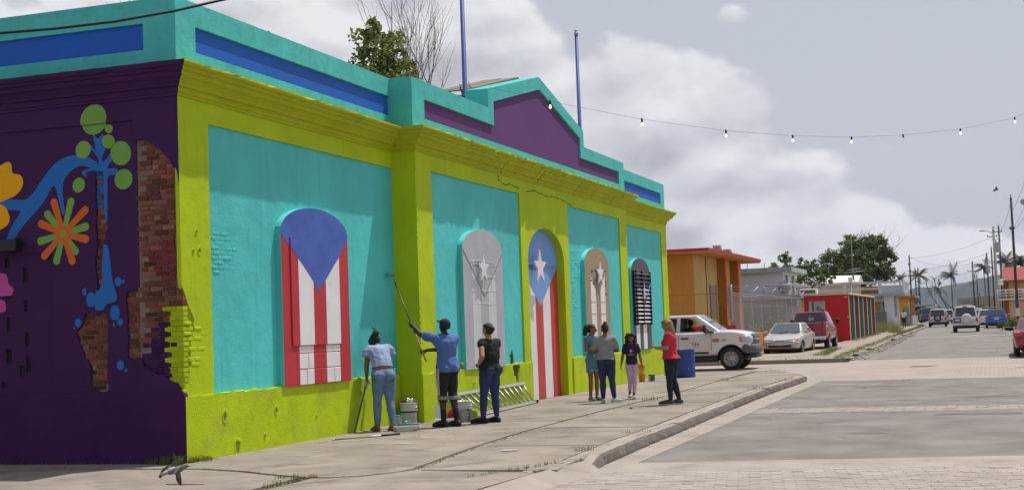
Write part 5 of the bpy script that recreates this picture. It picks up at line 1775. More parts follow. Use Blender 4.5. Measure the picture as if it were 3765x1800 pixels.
def mirror_parts(par, x, y, z, m):
    for sg in (1, -1):
        bit(par, 'mirror', m, (x - .05, min(sg * y, sg * (y + .2)), z - .06), (x + .06, max(sg * y, sg * (y + .2)), z + .08), .03)


# --- white pickup crossing behind the building ------------------------------------------
m_pwhite = paint('white_truck_paint', (.62, .61, .63))
t = thing('pickup_truck', 'white crew pickup with open driver window and round emblem pulling out of the side street', 'pickup truck', (-.68, 33.42, G(33)))
st_ = [(-2.85, .62, 1.28, .93), (-2.80, .55, 1.36, .99), (-2.0, .5, 1.38, 1.0), (-.9, .48, 1.37, 1.0), (.4, .48, 1.36, 1.0), (1.2, .48, 1.37, 1.0), (1.58, .50, 1.41, .99), (2.05, .56, 1.38, .975), (2.42, .62, 1.31, .95), (2.58, .70, 1.24, .90), (2.62, .78, 1.12, .86)]
body(t, st_, m_pwhite, (1.91, -1.66), .40, arch=1.24)
c = dict(zb=1.33, zt=1.96, br=-1.55, bf=1.62, rf=.72, rr=-1.25, wb=.90, wt=.71)
fwn = [(.13, 1.37), (1.2, 1.37), (.66, 1.81), (.54, 1.855), (.15, 1.865)]
cabin(t, c, m_pwhite, [fwn])
q = quads(c)
pane(t, q['front'], (.06, .08, .94, .93), m_glassb, 'windscreen')
pane(t, q['rear'], (.1, .1, .9, .9), m_glass)
for s_ in ('right', 'left'):
    sg = -1 if s_ == 'right' else 1
    P = [(-1.02, 1.37), (-.005, 1.37), (.02, 1.86), (-.95, 1.86)]
    yy = lambda z: sg * (c['wb'] + (c['wt'] - c['wb']) * (z - c['zb']) / (c['zt'] - c['zb']))
    vs = [(x, yy(z) + sg * .012, z) for x, z in P] + [(x, yy(z) - sg * .01, z) for x, z in P]
    MB().add(vs, [(0, 1, 2, 3), (4, 5, 6, 7), (0, 1, 5, 4), (1, 2, 6, 5), (2, 3, 7, 6), (3, 0, 4, 7)]).build('window', m_glass, t)
bit(t, 'seat', m_trim, (-.22, -.62, .9), (.02, -.12, 1.62), .06)
bit(t, 'seat', m_trim, (-.22, .12, .9), (.02, .62, 1.62), .06)
mb = MB(); mb.lathe([(.18, 0), (.2, .02), (.18, .04)], (0, 0, 0), 16, axis='x'); o = mb.build('steering_wheel', m_trim, t); o.location = (.72, .38, 1.36)
for y0 in (-.905,):   # door seam lines and handle
    bit(t, 'door_seam', m_gtrim, (.082, -1.001, .62), (.092, -.985, 1.33), .002)
    bit(t, 'door_seam', m_gtrim, (1.245, -1.001, .70), (1.257, -.985, 1.33), .002)
bit(t, 'door_handle', m_trim, (.17, -1.025, 1.115), (.45, -.98, 1.175), .02)
bit(t, 'side_moulding', m_trim, (.0, -1.02, .60), (1.15, -.985, .655), .015)
bit(t, 'side_moulding', m_trim, (-1.1, -1.02, .60), (-.03, -.985, .655), .015)
bit(t, 'sill', m_trim, (-1.2, -.93, .30), (1.45, -.6, .49), .03)
bit(t, 'underbody', m_black, (-2.7, -.6, .33), (2.4, .6, .55), .05)
MB().hull([((2.42, -.89, .74), (.14, .11, .17)), ((2.42, .89, .74), (.14, .11, .17)), ((2.64, -.66, .72), (.13, .12, .18)), ((2.64, .66, .72), (.13, .12, .18))]).build('front_bumper', m_gtrim, t)
MB().hull([((2.52, -.75, .48), (.12, .1, .07)), ((2.52, .75, .48), (.12, .1, .07)), ((2.66, -.5, .47), (.1, .1, .07)), ((2.66, .5, .47), (.1, .1, .07))]).build('air_dam', m_trim, t)
MB().hull([((2.62, -.56, 1.05), (.07, .05, .19)), ((2.62, .56, 1.05), (.07, .05, .19)), ((2.60, .46, 1.18), (.06, .05, .07)), ((2.60, -.46, 1.18), (.06, .05, .07))]).build('grille', m_gtrim, t)
bit(t, 'grille_bar', m_chrome, (2.67, -.5, 1.03), (2.70, .5, 1.07), .01)
for sg in (1, -1):
    MB().hull([((2.34, sg * .955, 1.09), (.12, .03, .11)), ((2.48, sg * .885, 1.05), (.13, .06, .15)), ((2.60, sg * .70, 1.04), (.07, .08, .15))]).build('headlight', m_lclr, t)
    MB().hull([((2.27, sg * .972, 1.10), (.045, .022, .07)), ((2.31, sg * .97, 1.01), (.05, .022, .05))]).build('indicator', m_lamb, t)
    wheel(t, 1.91, sg * .985, .40, .26, True); wheel(t, -1.66, sg * .985, .40, .26, True)
MB().hull([((1.05, -1.13, 1.42), (.07, .10, .10)), ((1.05, -1.10, 1.56), (.06, .09, .06))]).build('mirror', m_trim, t)
bit(t, 'mirror_arm', m_trim, (1.02, -1.05, 1.33), (1.35, -.92, 1.37), .012)
MB().hull([((1.05, 1.13, 1.42), (.07, .10, .10)), ((1.05, 1.10, 1.56), (.06, .09, .06))]).build('mirror', m_trim, t)
MR = Matrix.Translation((1, -1.008, 1)) @ Matrix.Rotation(R(90), 4, 'X')
text_mesh('door_emblem', 'H', .23, mat('emblem_red', (.40, .03, .05), .6), t, Matrix.Translation((.74, -1.004, .92)) @ Matrix.Rotation(R(90), 4, 'X'))
text_mesh('door_emblem', 'k', .16, mat('emblem_navy', (.03, .03, .12), .6), t, Matrix.Translation((.59, -1.004, .96)) @ Matrix.Rotation(R(90), 4, 'X'))
bit(t, 'red_badge', mat('badge_red', (.45, .06, .03), .5), (1.30, -1.006, 1.04), (1.52, -.985, 1.10), .003)
bit(t, 'yellow_badge', mat('badge_yellow', (.50, .30, .10), .5), (1.30, -1.006, .985), (1.52, -.985, 1.035), .003)
text_mesh('fender_lettering', 'HEMI', .075, m_black, t, Matrix.Translation((1.70, -1.0, 1.045)) @ Matrix.Rotation(R(90), 4, 'X'))
MB().tube([(1.42, -.93, 1.37), (1.40, -.95, 1.15)], .008, 5).build('aerial', m_black, t)

# --- silver sedan -------------------------------------------------------------------------
m_psil = paint('silver_champagne_paint', (.46, .44, .42), .35, .35)
SED = [(-2.22, .42, .80, .66), (-2.18, .32, .92, .78), (-1.75, .24, .985, .845), (-1.0, .2, .965, .86), (0, .2, .94, .86), (.8, .2, .92, .86), (1.3, .22, .87, .85), (1.8, .25, .76, .81), (2.08, .27, .67, .74), (2.2, .33, .58, .64)]
SEDC = dict(zb=.89, zt=1.37, br=-1.72, bf=1.02, rf=.18, rr=-.95, wb=.765, wt=.575)


def sedan(name, label, cat, loc, rz, pm, glassm=None, group=None, wr=.30):
    t = thing(name, label, cat, loc, rz, group)
    body(t, SED, pm, (1.32, -1.28), wr)
    cabin(t, SEDC, pm)
    q = quads(SEDC)
    pane(t, q['front'], (.055, .07, .945, .95), glassm or m_glass, 'windscreen')
    pane(t, q['rear'], (.055, .09, .945, .95), m_glass, 'rear_window')
    for s_ in ('left', 'right'):
        a, b = ((.20, .09, .50, .86), (.52, .09, .85, .86)) if s_ == 'left' else ((.15, .09, .48, .86), (.5, .09, .80, .86))
        pane(t, q[s_], a, m_glass); pane(t, q[s_], b, m_glass)
    for sg in (1, -1):
        for ax in (1.32, -1.28): wheel(t, ax, sg * .83, wr, .19)
    mirror_parts(t, .72, .80, .96, pm)
    bit(t, 'underbody', m_black, (-2.0, -.6, .17), (1.9, .6, .3), .04)
    return t


sc = sedan('silver_sedan', 'silver four door sedan parked facing us at the junction', 'car', (1.36, 46.2, G(45)), R(-90 - 3), m_psil, m_glassb)
for sg in (1, -1):
    MB().hull([((2.02, sg * .60, .66), (.06, .13, .055)), ((2.10, sg * .32, .645), (.05, .1, .04))]).build('headlight', m_lclr, sc)
    MB().hull([((1.98, sg * .70, .665), (.07, .05, .05)), ((1.86, sg * .745, .67), (.06, .03, .04))]).build('indicator', m_lamb, sc)
bit(sc, 'grille_slot', m_trim, (2.08, -.22, .615), (2.165, .22, .65), .012)
MB().hull([((2.12, -.58, .50), (.07, .08, .10)), ((2.12, .58, .50), (.07, .08, .10)), ((2.17, 0, .50), (.08, .2, .10)), ((1.95, .74, .50), (.07, .05, .09)), ((1.95, -.74, .50), (.07, .05, .09))]).build('front_bumper', m_psil, sc)
bit(sc, 'air_intake', m_trim, (2.15, -.5, .35), (2.225, .5, .45), .03)
bit(sc, 'bumper_strip', m_chrome, (2.16, -.6, .575), (2.235, .6, .590), .006)
mb = MB()
for y in (.25, -.35): mb.tube([(1.02, y, .935), (.95, y + .25, .955), (.86, y + .5, 1.0)], .012, 5)
mb.build('wiper', m_black, sc)
bit(sc, 'rear_view_mirror', m_black, (.38, -.1, 1.22), (.40, .1, 1.27), .01)
MB().tube([(-.2, .86, 1.0), (-.24, .9, 1.7)], .004, 4).build('aerial', m_steel, sc)

# --- red pickup, tail towards us -------------------------------------------------------------
m_pred = paint('dark_red_paint', (.26, .012, .032), .25, .28)
t = thing('pickup_truck', 'dark red pickup parked behind the silver sedan with its tailgate towards us', 'pickup truck', (1.80, 51.2, G(51) + .03), R(90))
body(t, [(-2.62, .55, 1.10, .86), (-2.58, .48, 1.20, .92), (-1.6, .45, 1.22, .93), (0, .42, 1.20, .93), (.9, .42, 1.18, .93), (1.8, .45, 1.10, .92), (2.3, .5, 1.0, .86), (2.5, .55, .9, .78)], m_pred, (1.6, -1.5), .36, arch=1.2)
c = dict(zb=1.16, zt=1.78, br=-.85, bf=1.35, rf=.6, rr=-.6, wb=.84, wt=.66)
cabin(t, c, m_pred); q = quads(c)
pane(t, q['front'], (.06, .08, .94, .93), m_glassb, 'windscreen')
pane(t, q['rear'], (.08, .10, .92, .86), m_glass, 'rear_window')
pane(t, q['left'], (.45, .08, .82, .85), m_glass); pane(t, q['right'], (.18, .08, .55, .85), m_glass)
pane(t, q['left'], (.2, .08, .42, .85), m_glass); pane(t, q['right'], (.58, .08, .8, .85), m_glass)
bit(t, 'rear_sticker', mat('pale_sticker', (.4, .45, .4), .5), (-.775, -.15, 1.32), (-.755, .1, 1.5), .003)
bit(t, 'bed_floor', m_black, (-2.5, -.75, 1.18), (-.9, .75, 1.242), .02)
bit(t, 'bed_rail', m_pred, (-2.55, .74, 1.18), (-.86, .90, 1.28), .03); bit(t, 'bed_rail', m_pred, (-2.55, -.90, 1.18), (-.86, -.74, 1.28), .03)
bit(t, 'tailgate', m_pred, (-2.66, -.74, .66), (-2.55, .74, 1.27), .03)
bit(t, 'tailgate_handle', m_trim, (-2.675, -.12, 1.1), (-2.65, .12, 1.18), .01)
bit(t, 'rear_bumper', m_chrome, (-2.78, -.88, .48), (-2.56, -.30, .64), .03); bit(t, 'rear_bumper', m_chrome, (-2.78, .30, .48), (-2.56, .88, .64), .03)
bit(t, 'bumper_step', m_trim, (-2.76, -.30, .44), (-2.56, .30, .60), .02)
bit(t, 'number_plate', m_plate, (-2.772, -.16, .47), (-2.761, .16, .59), .003)
for sg in (1, -1):
    bit(t, 'tail_light', m_lred, (-2.63, min(sg * .76, sg * .90), .78), (-2.5, max(sg * .76, sg * .90), 1.2), .02)
    for ax in (1.6, -1.5): wheel(t, ax, sg * .92, .36, .23, m_rim=m_chrome)
MB().hull([((.95, -1.08, 1.32), (.06, .12, .12)), ((.95, -1.05, 1.26), (.06, .1, .1))]).build('mirror', m_trim, t)
MB().hull([((.95, 1.08, 1.32), (.06, .12, .12)), ((.95, 1.05, 1.26), (.06, .1, .1))]).build('mirror', m_trim, t)
bit(t, 'cargo_lamp', m_lclr, (-.72, -.2, 1.745), (-.66, .2, 1.78), .01)
bit(t, 'underbody', m_black, (-2.4, -.6, .3), (2.2, .6, .5), .05)


# --- SUVs ------------------------------------------------------------------------------------
def suv(name, label, cat, loc, rz, pm, H=1.7, W=.86, L=2.05, spare=None, group=None, wr=.34):
    t = thing(name, label, cat, loc, rz, group)
    zb = H * .58
    body(t, [(-L, .48, zb - .10, W * .88), (-L + .05, .40, zb, W * .97), (-L + .5, .36, zb + .03, W), (0, .34, zb + .03, W), (L * .4, .34, zb + .01, W), (L * .72, .36, zb - .04, W * .98), (L * .93, .40, zb - .14, W * .9), (L, .48, zb - .26, W * .8)], pm, (L * .64, -L * .62), wr, arch=1.18)
    c = dict(zb=zb - .03, zt=H, br=-L + .06, bf=L * .50, rf=L * .16, rr=-L + .32, wb=W * .92, wt=W * .76)
    cabin(t, c, pm); q = quads(c)
    pane(t, q['front'], (.06, .08, .94, .93), m_glassb, 'windscreen')
    pane(t, q['rear'], (.07, .12, .93, .90), m_glass, 'rear_window')
    for s_ in ('left', 'right'):
        sp = [(.05, .10, .33, .86), (.36, .10, .62, .86), (.65, .10, .88, .86)]
        for a in sp: pane(t, q[s_], a if s_ == 'left' else (1 - a[2], a[1], 1 - a[0], a[3]), m_glass)
    for sg in (1, -1):
        bit(t, 'tail_light', m_lred, (-L - .02, min(sg * W * .78, sg * W * .93), zb - .32), (-L + .06, max(sg * W * .78, sg * W * .93), zb - .02), .02)
        for ax in (L * .64, -L * .62): wheel(t, ax, sg * (W - .01), wr, .22)
        MB().hull([((L * .42, sg * (W + .12), zb + .10), (.05, .09, .07))]).build('mirror', m_trim, t)
        bit(t, 'headlight', m_lclr, (L * .86, min(sg * W * .6, sg * W * .85), zb - .36), (L * .965, max(sg * W * .6, sg * W * .85), zb - .2), .03)
    MB().hull([((-L + .02, -W * .8, .52), (.11, .1, .13)), ((-L + .02, W * .8, .52), (.11, .1, .13))]).build('rear_bumper', pm, t)
    bit(t, 'underbody', m_black, (-L + .1, -.62, .26), (L * .8, .62, .42), .04)
    if spare:
        mb = MB()
        if spare == 'cover':
            mb.lathe([(0, -.20), (.26, -.20), (.33, -.17), (.345, -.05), (.34, .0), (0, .0)], (-L - .0, -.08, zb - .10), 26, axis='x')
            mb.build('spare_wheel_cover', mat('white_vinyl_cover', (.62, .61, .60), .45, .06, 3), t)
        else:
            mb.lathe([(.21, -.19), (.29, -.20), (.335, -.16), (.335, -.03), (.3, .0), (0, 0)], (-L - .0, .0, zb - .12), 24, axis='x')
            o = mb.build('spare_wheel', m_rubber, t)
            MB().lathe([(0, -.12), (.08, -.17), (.1, -.11), (.19, -.11), (.215, -.19)], (-L, 0, zb - .12), 20, axis='x').build('rim', m_silver, o)
    return t


m_wsuv = paint('warm_white_paint', (.56, .55, .53))
s1 = suv('white_suv', 'white SUV with white spare wheel cover driving away mid street', 'car', (8.1, 85.2, G(85)), R(90), m_wsuv, 1.74, .86, 2.0, 'cover')
bit(s1, 'number_plate', m_plate, (-2.03, .36, .74), (-2.005, .68, .90), .004)
bit(s1, 'plate_recess', m_trim, (-2.02, .30, .66), (-1.99, .74, .98), .01)
bit(s1, 'roof_brake_light', m_lred, (-1.72, -.14, 1.70), (-1.66, .14, 1.75), .01)
bit(s1, 'rear_skirt', m_trim, (-2.08, -.7, .36), (-1.95, .7, .47), .02)
m_ssuv = paint('silver_suv_paint', (.42, .41, .40), .35, .35)
s2 = suv('silver_suv', 'silver SUV with uncovered spare wheel parked at the left kerb far down the street', 'car', (4.88, 122.2, G(122)), R(92), m_ssuv, 1.68, .84, 1.95, 'wheel')
bit(s2, 'number_plate', m_plate, (-1.99, .42, .74), (-1.96, .72, .88), .004)
bit(s2, 'rear_skirt', m_trim, (-2.05, -.7, .34), (-1.92, .7, .47), .02)
m_bhat = paint('bright_blue_paint', (.012, .075, .36), .2, .25)


def hatch(name, label, loc, rz, pm, group=None, H=1.5):
    t = thing(name, label, 'car', loc, rz, group)
    L, W = 1.9, .85
    body(t, [(-L, .36, .80, W * .86), (-L + .06, .30, .96, W * .95), (-L + .5, .24, 1.0, W), (0, .22, .98, W), (.8, .22, .95, W), (1.35, .24, .86, W * .96), (1.7, .28, .74, W * .88), (L, .36, .6, W * .75)], pm, (1.2, -1.2), .29)
    c = dict(zb=.95, zt=H, br=-L + .08, bf=1.15, rf=.25, rr=-L + .42, wb=W * .90, wt=W * .70)
    cabin(t, c, pm); q = quads(c)
    pane(t, q['front'], (.06, .08, .94, .93), m_glassb, 'windscreen')
    pane(t, q['rear'], (.07, .08, .93, .88), m_glassb, 'rear_window')
    for s_ in ('left', 'right'):
        for a in ((.06, .12, .22, .8), (.26, .10, .52, .86), (.55, .10, .84, .86)): pane(t, q[s_], a if s_ == 'left' else (1 - a[2], a[1], 1 - a[0], a[3]), m_glass)
    for sg in (1, -1):
        MB().hull([((-L + .06, sg * W * .78, .86), (.07, .12, .09)), ((-L + .15, sg * W * .92, .9), (.1, .04, .07))]).build('tail_light', m_lred, t)
        for ax in (1.2, -1.2): wheel(t, ax, sg * (W - .01), .29, .19)
        MB().hull([((.85, sg * (W + .08), 1.02), (.06, .09, .06))]).build('mirror', pm, t)
    bit(t, 'number_plate', m_plate, (-L - .02, -.17, .66), (-L + .0, .17, .79), .004)
    bit(t, 'plate_garnish', m_chrome, (-L - .01, -.3, .83), (-L + .03, .3, .86), .006)
    bit(t, 'rear_skirt', m_trim, (-L - .03, -.5, .28), (-L + .1, .5, .40), .02)
    MB().hull([((-L + .05, -W * .78, .5), (.09, .08, .13)), ((-L + .05, W * .78, .5), (.09, .08, .13))]).build('rear_bumper', pm, t)
    bit(t, 'underbody', m_black, (-L + .2, -.6, .18), (L * .8, .6, .3), .04)
    return t


hatch('blue_hatchback', 'bright blue hatchback parked at the right kerb down the street', (10.12, 100.9, G(100)), R(90), m_bhat)
m_redcar = paint('crimson_paint', (.22, .010, .022), .15, .25)
rc = sedan('red_sedan', 'crimson sedan cut off by the right edge of the picture', 'car', (11.38, 38.7, G(38)), R(90), m_redcar, m_glassb)
for sg in (1, -1):
    MB().hull([((-2.16, sg * .60, .78), (.06, .13, .085)), ((-2.03, sg * .76, .80), (.1, .04, .07))]).build('tail_light', m_lred, rc)
    MB().hull([((-2.0, sg * .775, .86), (.10, .03, .035)), ((-2.12, sg * .68, .86), (.05, .08, .035))]).build('indicator', m_lamb, rc)
bit(rc, 'rear_bumper', m_redcar, (-2.30, -.74, .36), (-2.1, .74, .60), .06)
bit(rc, 'number_plate', m_plate, (-2.235, -.18, .66), (-2.22, .18, .79), .004)
bit(rc, 'boot_panel', m_redcar, (-2.235, -.5, .62), (-2.15, .5, .86), .03)
bit(rc, 'door_mirror', m_black, (.60, .84, .92), (.78, 1.10, 1.06), .03)

m_pw2 = paint('plain_white_paint', (.58, .58, .59))
hatch('white_hatchback', 'white hatchback mostly hidden behind the blue hatchback', (9.42, 108, G(108)), R(90), m_pw2)
m_rsuv = paint('maroon_paint', (.16, .012, .022), .2, .3)
suv('maroon_suv', 'maroon SUV parked beyond the blue hatchback', 'car', (9.55, 133.5, G(133)), R(91), m_rsuv, 1.72, .9, 2.2)
hatch('white_hatchback', 'white car at the right kerb seen left of the maroon SUV', (8.5, 151, G(151)), R(93), m_pw2)
hatch('white_hatchback', 'white van like car behind the maroon SUV showing its roof and side', (7.9, 166, G(166)), R(94), paint('chalk_white_paint', (.62, .62, .62)), H=1.7)
suv('white_van', 'white van whose roof shows above the white SUV mid street', 'van', (6.9, 150, G(150)), R(92), m_pw2, 2.05, .9, 2.3)
hatch('red_hatchback', 'dark red car half hidden behind the silver SUV on the left', (4.35, 139, G(139)), R(94), m_redcar)
x1 = suv('white_suv', 'white car with bright glinting lamps left of the white SUV far off', 'car', (4.55, 158, G(158)), R(96), m_pw2, 1.65, .86, 2.1)
hatch('grey_hatchback', 'grey car parked in front of the glinting white car', (4.2, 149, G(149)), R(95), m_ssuv)
vb = suv('blue_van', 'dark blue van parked half on the left sidewalk by the hut', 'van', (1.35, 181.5, G(181)), R(97), paint('dusky_blue_paint', (.035, .06, .14), .1, .35), 2.05, 1.0, 2.4)
# ------------------------------------------------------------------ PEOPLE
def remesh(mb, voxel, smooth, m, name, parent, disp=0.0, dsc=14, decim=1.0):
    o = mb.build('tmp', m)
    r = o.modifiers.new('r', 'REMESH'); r.mode = 'VOXEL'; r.voxel_size = voxel; r.use_smooth_shade = True
    s = o.modifiers.new('s', 'SMOOTH'); s.factor = .5; s.iterations = smooth
    me = evaluate(o)
    bpy.data.objects.remove(o)
    me.name = name
    me.materials.clear(); me.materials.append(m)
    if disp:
        nrm = [v.normal.copy() for v in me.vertices]
        for v, nv in zip(me.vertices, nrm):
            p = v.co.copy()
            d = noise.noise(V((p.x * dsc, p.y * dsc, p.z * dsc * .6))) + .5 * noise.noise(V((p.x * dsc * 2.3 + 5, p.y * dsc * 2.3, p.z * dsc * 1.4)))
            f = noise.noise(V((p.x * 9 + p.z * 7, p.y * 9 - p.z * 5, p.z * 16 + p.x * 6)))
            v.co = p + nv * (d * disp + (max(0, f) - .2) * disp * 1.1)
    me.polygons.foreach_set('use_smooth', [True] * len(me.polygons))
    return link(name, me, parent)


def RZ(a): return Matrix.Rotation(a, 3, 'Z')


class Person:
    def __init__(s, label, loc, face, h, skin, fat=1.0, sh=.170, group=None, cat='person', parent_scale=1.0):
        """face: compass direction (dx,dy) the body looks to; joints are local: x right, y forward, z up, for a 1.70 m figure"""
        s.k = h / 1.70
        s.t = thing('person', label, cat, loc, math.atan2(face[1], face[0]) - math.pi / 2, group)
        s.t.scale = (s.k,) * 3
        s.skin, s.fat = skin, fat
        s.j = dict(pel=V((0, 0, .93)), waist=V((0, .0, 1.08)), chest=V((0, 0, 1.27)), neck=V((0, -.005, 1.42)), head=V((0, .025, 1.575)),
                   sL=V((-sh, -.01, 1.365)), sR=V((sh, -.01, 1.365)), eL=V((-sh - .05, -.03, 1.10)), eR=V((sh + .05, -.03, 1.10)), wL=V((-sh - .05, .04, .86)), wR=V((sh + .05, .04, .86)),
                   hL=V((-.085, 0, .89)), hR=V((.085, 0, .89)), kL=V((-.09, .015, .49)), kR=V((.09, .015, .49)), aL=V((-.095, -.025, .085)), aR=V((.095, -.025, .085)),
                   fL=V((-.11, .14, .03)), fR=V((.11, .14, .03)))
        s.handdir = dict(L=None, R=None)
        s.curl = dict(L=.35, R=.35)
        s.look = 0.0
        s.nod = 0.0

    def loc(s, w):
        return (s.t.rotation_euler.to_matrix().inverted() @ (V(w) - s.t.location)) / s.k

    def wld(s, l): return s.t.location + s.t.rotation_euler.to_matrix() @ (V(l) * s.k)

    def torso(s, mb, g=0.0, low=0.0):
        j, f = s.j, s.fat
        nk = j['neck'] - (j['neck'] - j['chest']).normalized() * low
        E = lambda c, r, q=None: (c, tuple(x + g for x in r)) if q is None else (c, tuple(x + g for x in r), q)
        pel, wa, ch = E(j['pel'], (.150 * f, .108 * f, .10)), E(j['waist'], (.128 * f, .10 * f, .09)), E(j['chest'], (.150 * (f + 1) / 2, .105 * (f + 1) / 2, .13))
        shs = [E(j['sL'], (.050, .056, .050)), E(j['sR'], (.050, .056, .050))]
        mb.hull([wa, ch]); mb.hull([ch, *shs]); mb.hull([ch, E(nk, (.06, .055, .04)), shs[0], shs[1]])
        mb.hull([pel, wa])
        for sg in (-1, 1):
            mb.hull([E(j['pel'] + V((sg * .070 * f, -.055 * f, -.05)), (.082 * f, .082 * f, .095))])
        return mb

    def limb(s, mb, a, ra, b, rb, g=0.0, mid=None):
        if mid:
            m = a.lerp(b, mid[0]); mb.hull([(a, ra + g), (m, mid[1] + g)]); mb.hull([(m, mid[1] + g), (b, rb + g)])
        else: mb.hull([(a, ra + g), (b, rb + g)])

    def arm(s, mb, S_, g=0.0, upto=2.0, f=1.0):
        j = s.j
        a, e, w = j['s' + S_], j['e' + S_], j['w' + S_]
        f = f * (.6 + .4 * s.fat)
        if upto >= 1: s.limb(mb, a, .050 * f, e, .040 * f, g)
        else: s.limb(mb, a, .046 * f, a.lerp(e, upto), .050 * f, g)
        if upto > 1: s.limb(mb, e, .039 * f, w, .026 * f, g, mid=(.3, .040 * f))

    def leg(s, mb, S_, g=0.0, upto=2.0, taper=0.0, flare=0.0):
        j = s.j; f = s.fat
        h, k, a = j['h' + S_], j['k' + S_], j['a' + S_]
        if upto >= 1: s.limb(mb, h, .088 * f, k, .056 * (.5 + .5 * f), g, mid=(.45, .078 * f))
        else: s.limb(mb, h, .088 * f, h.lerp(k, upto), .074 * f + flare, g)
        if upto > 1:
            e = min(1, upto - 1)
            s.limb(mb, k, .053 * (.5 + .5 * f), k.lerp(a, e), .036 + (.018 - taper) * (1 - e) + flare, g, mid=(.35, .056 * (.5 + .5 * f) + flare * .5))

    def hand(s, mb, S_):
        w, e = s.j['w' + S_], s.j['e' + S_]
        hd = s.handdir[S_]
        d = (V(hd[0]) if hd else (w - e)).normalized()
        n = V(hd[1]) if hd else V((1, 0, 0)) * (1 if S_ == 'L' else -1)
        n = (n - d * n.dot(d)).normalized()
        x = d.cross(n)
        q = Matrix((x, n, d)).transposed()
        pc = w + d * .05
        mb.hull([(w + d * .005, (.024, .018, .02), q), (w + d * .085, (.040, .014, .018), q)])
        for i, (o, L) in enumerate(((-.031, .062), (-.0105, .074), (.0105, .070), (.030, .054))):
            p = w + d * .088 + x * o; a = s.curl[S_]
            dd = d.copy()
            r = .0100
            for k, fl in enumerate((.46, .30, .24)):
                dd = (dd * math.cos(a) + n * math.sin(a)).normalized() if k == 0 else (dd * math.cos(a * 1.1) + (n - dd * n.dot(dd)).normalized() * math.sin(a * 1.1)).normalized()
                p2 = p + dd * L * fl
                mb.hull([(p, r), (p2, r * .9)], n=6); p = p2; r *= .93
        sg = 1 if S_ == 'L' else -1
        b = w + d * .03 - x * .026 * -sg * -1
        b = w + d * .030 + x * (-.030 if S_ == 'R' else .030)
        td = (d * .75 + x * (-.62 if S_ == 'R' else .62) + n * .35).normalized()
        mb.hull([(b, .0125), (b + td * .038, .0115)], n=6)
        td2 = (td + n * .5 + d * .2).normalized()
        mb.hull([(b + td * .038, .0112), (b + td * .066, .009)], n=6)

    def hq(s): return RZ(s.look) @ Matrix.Rotation(-s.nod, 3, 'X')

    def body_mesh(s, bare_feet=False, face=True):
        mb = MB(); j = s.j
        s.torso(mb)
        for S_ in 'LR':
            s.arm(mb, S_); s.leg(mb, S_); s.hand(mb, S_)
            a, f = j['a' + S_], j['f' + S_]
            heel = a + (a - f).normalized() * .045; heel.z = a.z - .055
            mb.hull([(a, .034), (heel, .027), (f, (.042, .03, .02)), (f.lerp(a, .45), (.04, .04, .03))])
            mb.hull([(a, .036), (a + V((0, 0, .05)), .036)])
        q = s.hq(); H = j['head']
        mb.hull([(j['neck'] + V((0, -.005, -.03)), (.056, .056, .04)), (H + q @ V((0, -.02, -.085)), (.050, .052, .03))])
        mb.hull([(H + q @ V((0, -.018, .03)), (.073, .092, .085), q), (H + q @ V((0, .01, -.02)), (.068, .078, .07), q)])
        mb.hull([(H + q @ V((0, .012, -.02)), (.064, .074, .055), q), (H + q @ V((0, .040, -.088)), (.028, .026, .022), q)])
        mb.hull([(H + q @ V((0, .083, .022)), (.010, .012, .012), q), (H + q @ V((0, .103, -.018)), (.017, .013, .012), q)], n=8)
        for sg in (-1, 1): mb.hull([(H + q @ V((sg * .076, -.01, -.008)), (.010, .022, .034), q)], n=8)
        o = remesh(mb, .0085, 3, s.skin, 'body', s.t)
        if face:
            for sg in (-1, 1):
                MB().hull([(H + q @ V((sg * .030, .081, .012)), (.013, .008, .007), q)], n=8).build('eye', mat('eye_dark', (.03, .022, .02), .3), s.t)
                MB().hull([(H + q @ V((sg * .031, .084, .032)), (.020, .006, .004), q)], n=8).build('eyebrow', m_hair, s.t)
            MB().hull([(H + q @ V((0, .080, -.055)), (.024, .012, .009), q)], n=8).build('mouth', mat('lips', (.20, .06, .05), .5), s.t)
        return o

    def shirt(s, m, sleeve=.55, hem=.0, name='shirt', extra=None, loose=.014, disp=.006):
        mb = MB(); j = s.j
        s.torso(mb, loose, .022 + loose * .6)
        if hem: mb.hull([(j['pel'], tuple((x + loose) for x in (.155 * s.fat, .115 * s.fat, .10))), (j['pel'] + V((0, 0, -hem)), tuple((x + loose) for x in (.158 * s.fat, .12 * s.fat, .03)))])
        if sleeve:
            for S_ in 'LR': s.arm(mb, S_, loose * .75 + .004, sleeve)
        if extra: extra(mb)
        # the neckline and the hem are cut clean
        o = remesh(mb, .011, 3, m, name, s.t, disp)
        bm = bmesh.new(); bm.from_mesh(o.data)
        up_ = (j['neck'] - j['chest']).normalized()
        ax = (j['waist'] - j['pel']).normalized()
        bmesh.ops.bisect_plane(bm, geom=bm.verts[:] + bm.edges[:] + bm.faces[:], plane_co=j['pel'] + ax * (.02 - hem), plane_no=-ax, clear_outer=True)
        bm.to_mesh(o.data); bm.free()
        return o

    def trousers(s, m, upto=2.0, name='trousers', loose=.010, flare=0.0, disp=.005, taper=.0):
        mb = MB(); j = s.j; f = s.fat
        mb.hull([(j['pel'] + (j['waist'] - j['pel']) * .35, (.142 * f + loose, .106 * f + loose, .03)), (j['pel'], (.152 * f + loose, .112 * f + loose, .09)), (j['hL'], .09 * f + loose), (j['hR'], .09 * f + loose)])
        for sg in (-1, 1): mb.hull([(j['pel'] + V((sg * .070 * f, -.055 * f, -.05)), tuple(x + loose for x in (.084 * f, .084 * f, .097)))])
        for S_ in 'LR': s.leg(mb, S_, loose, upto, taper, flare)
        return remesh(mb, .011, 3, m, name, s.t, disp, 10)

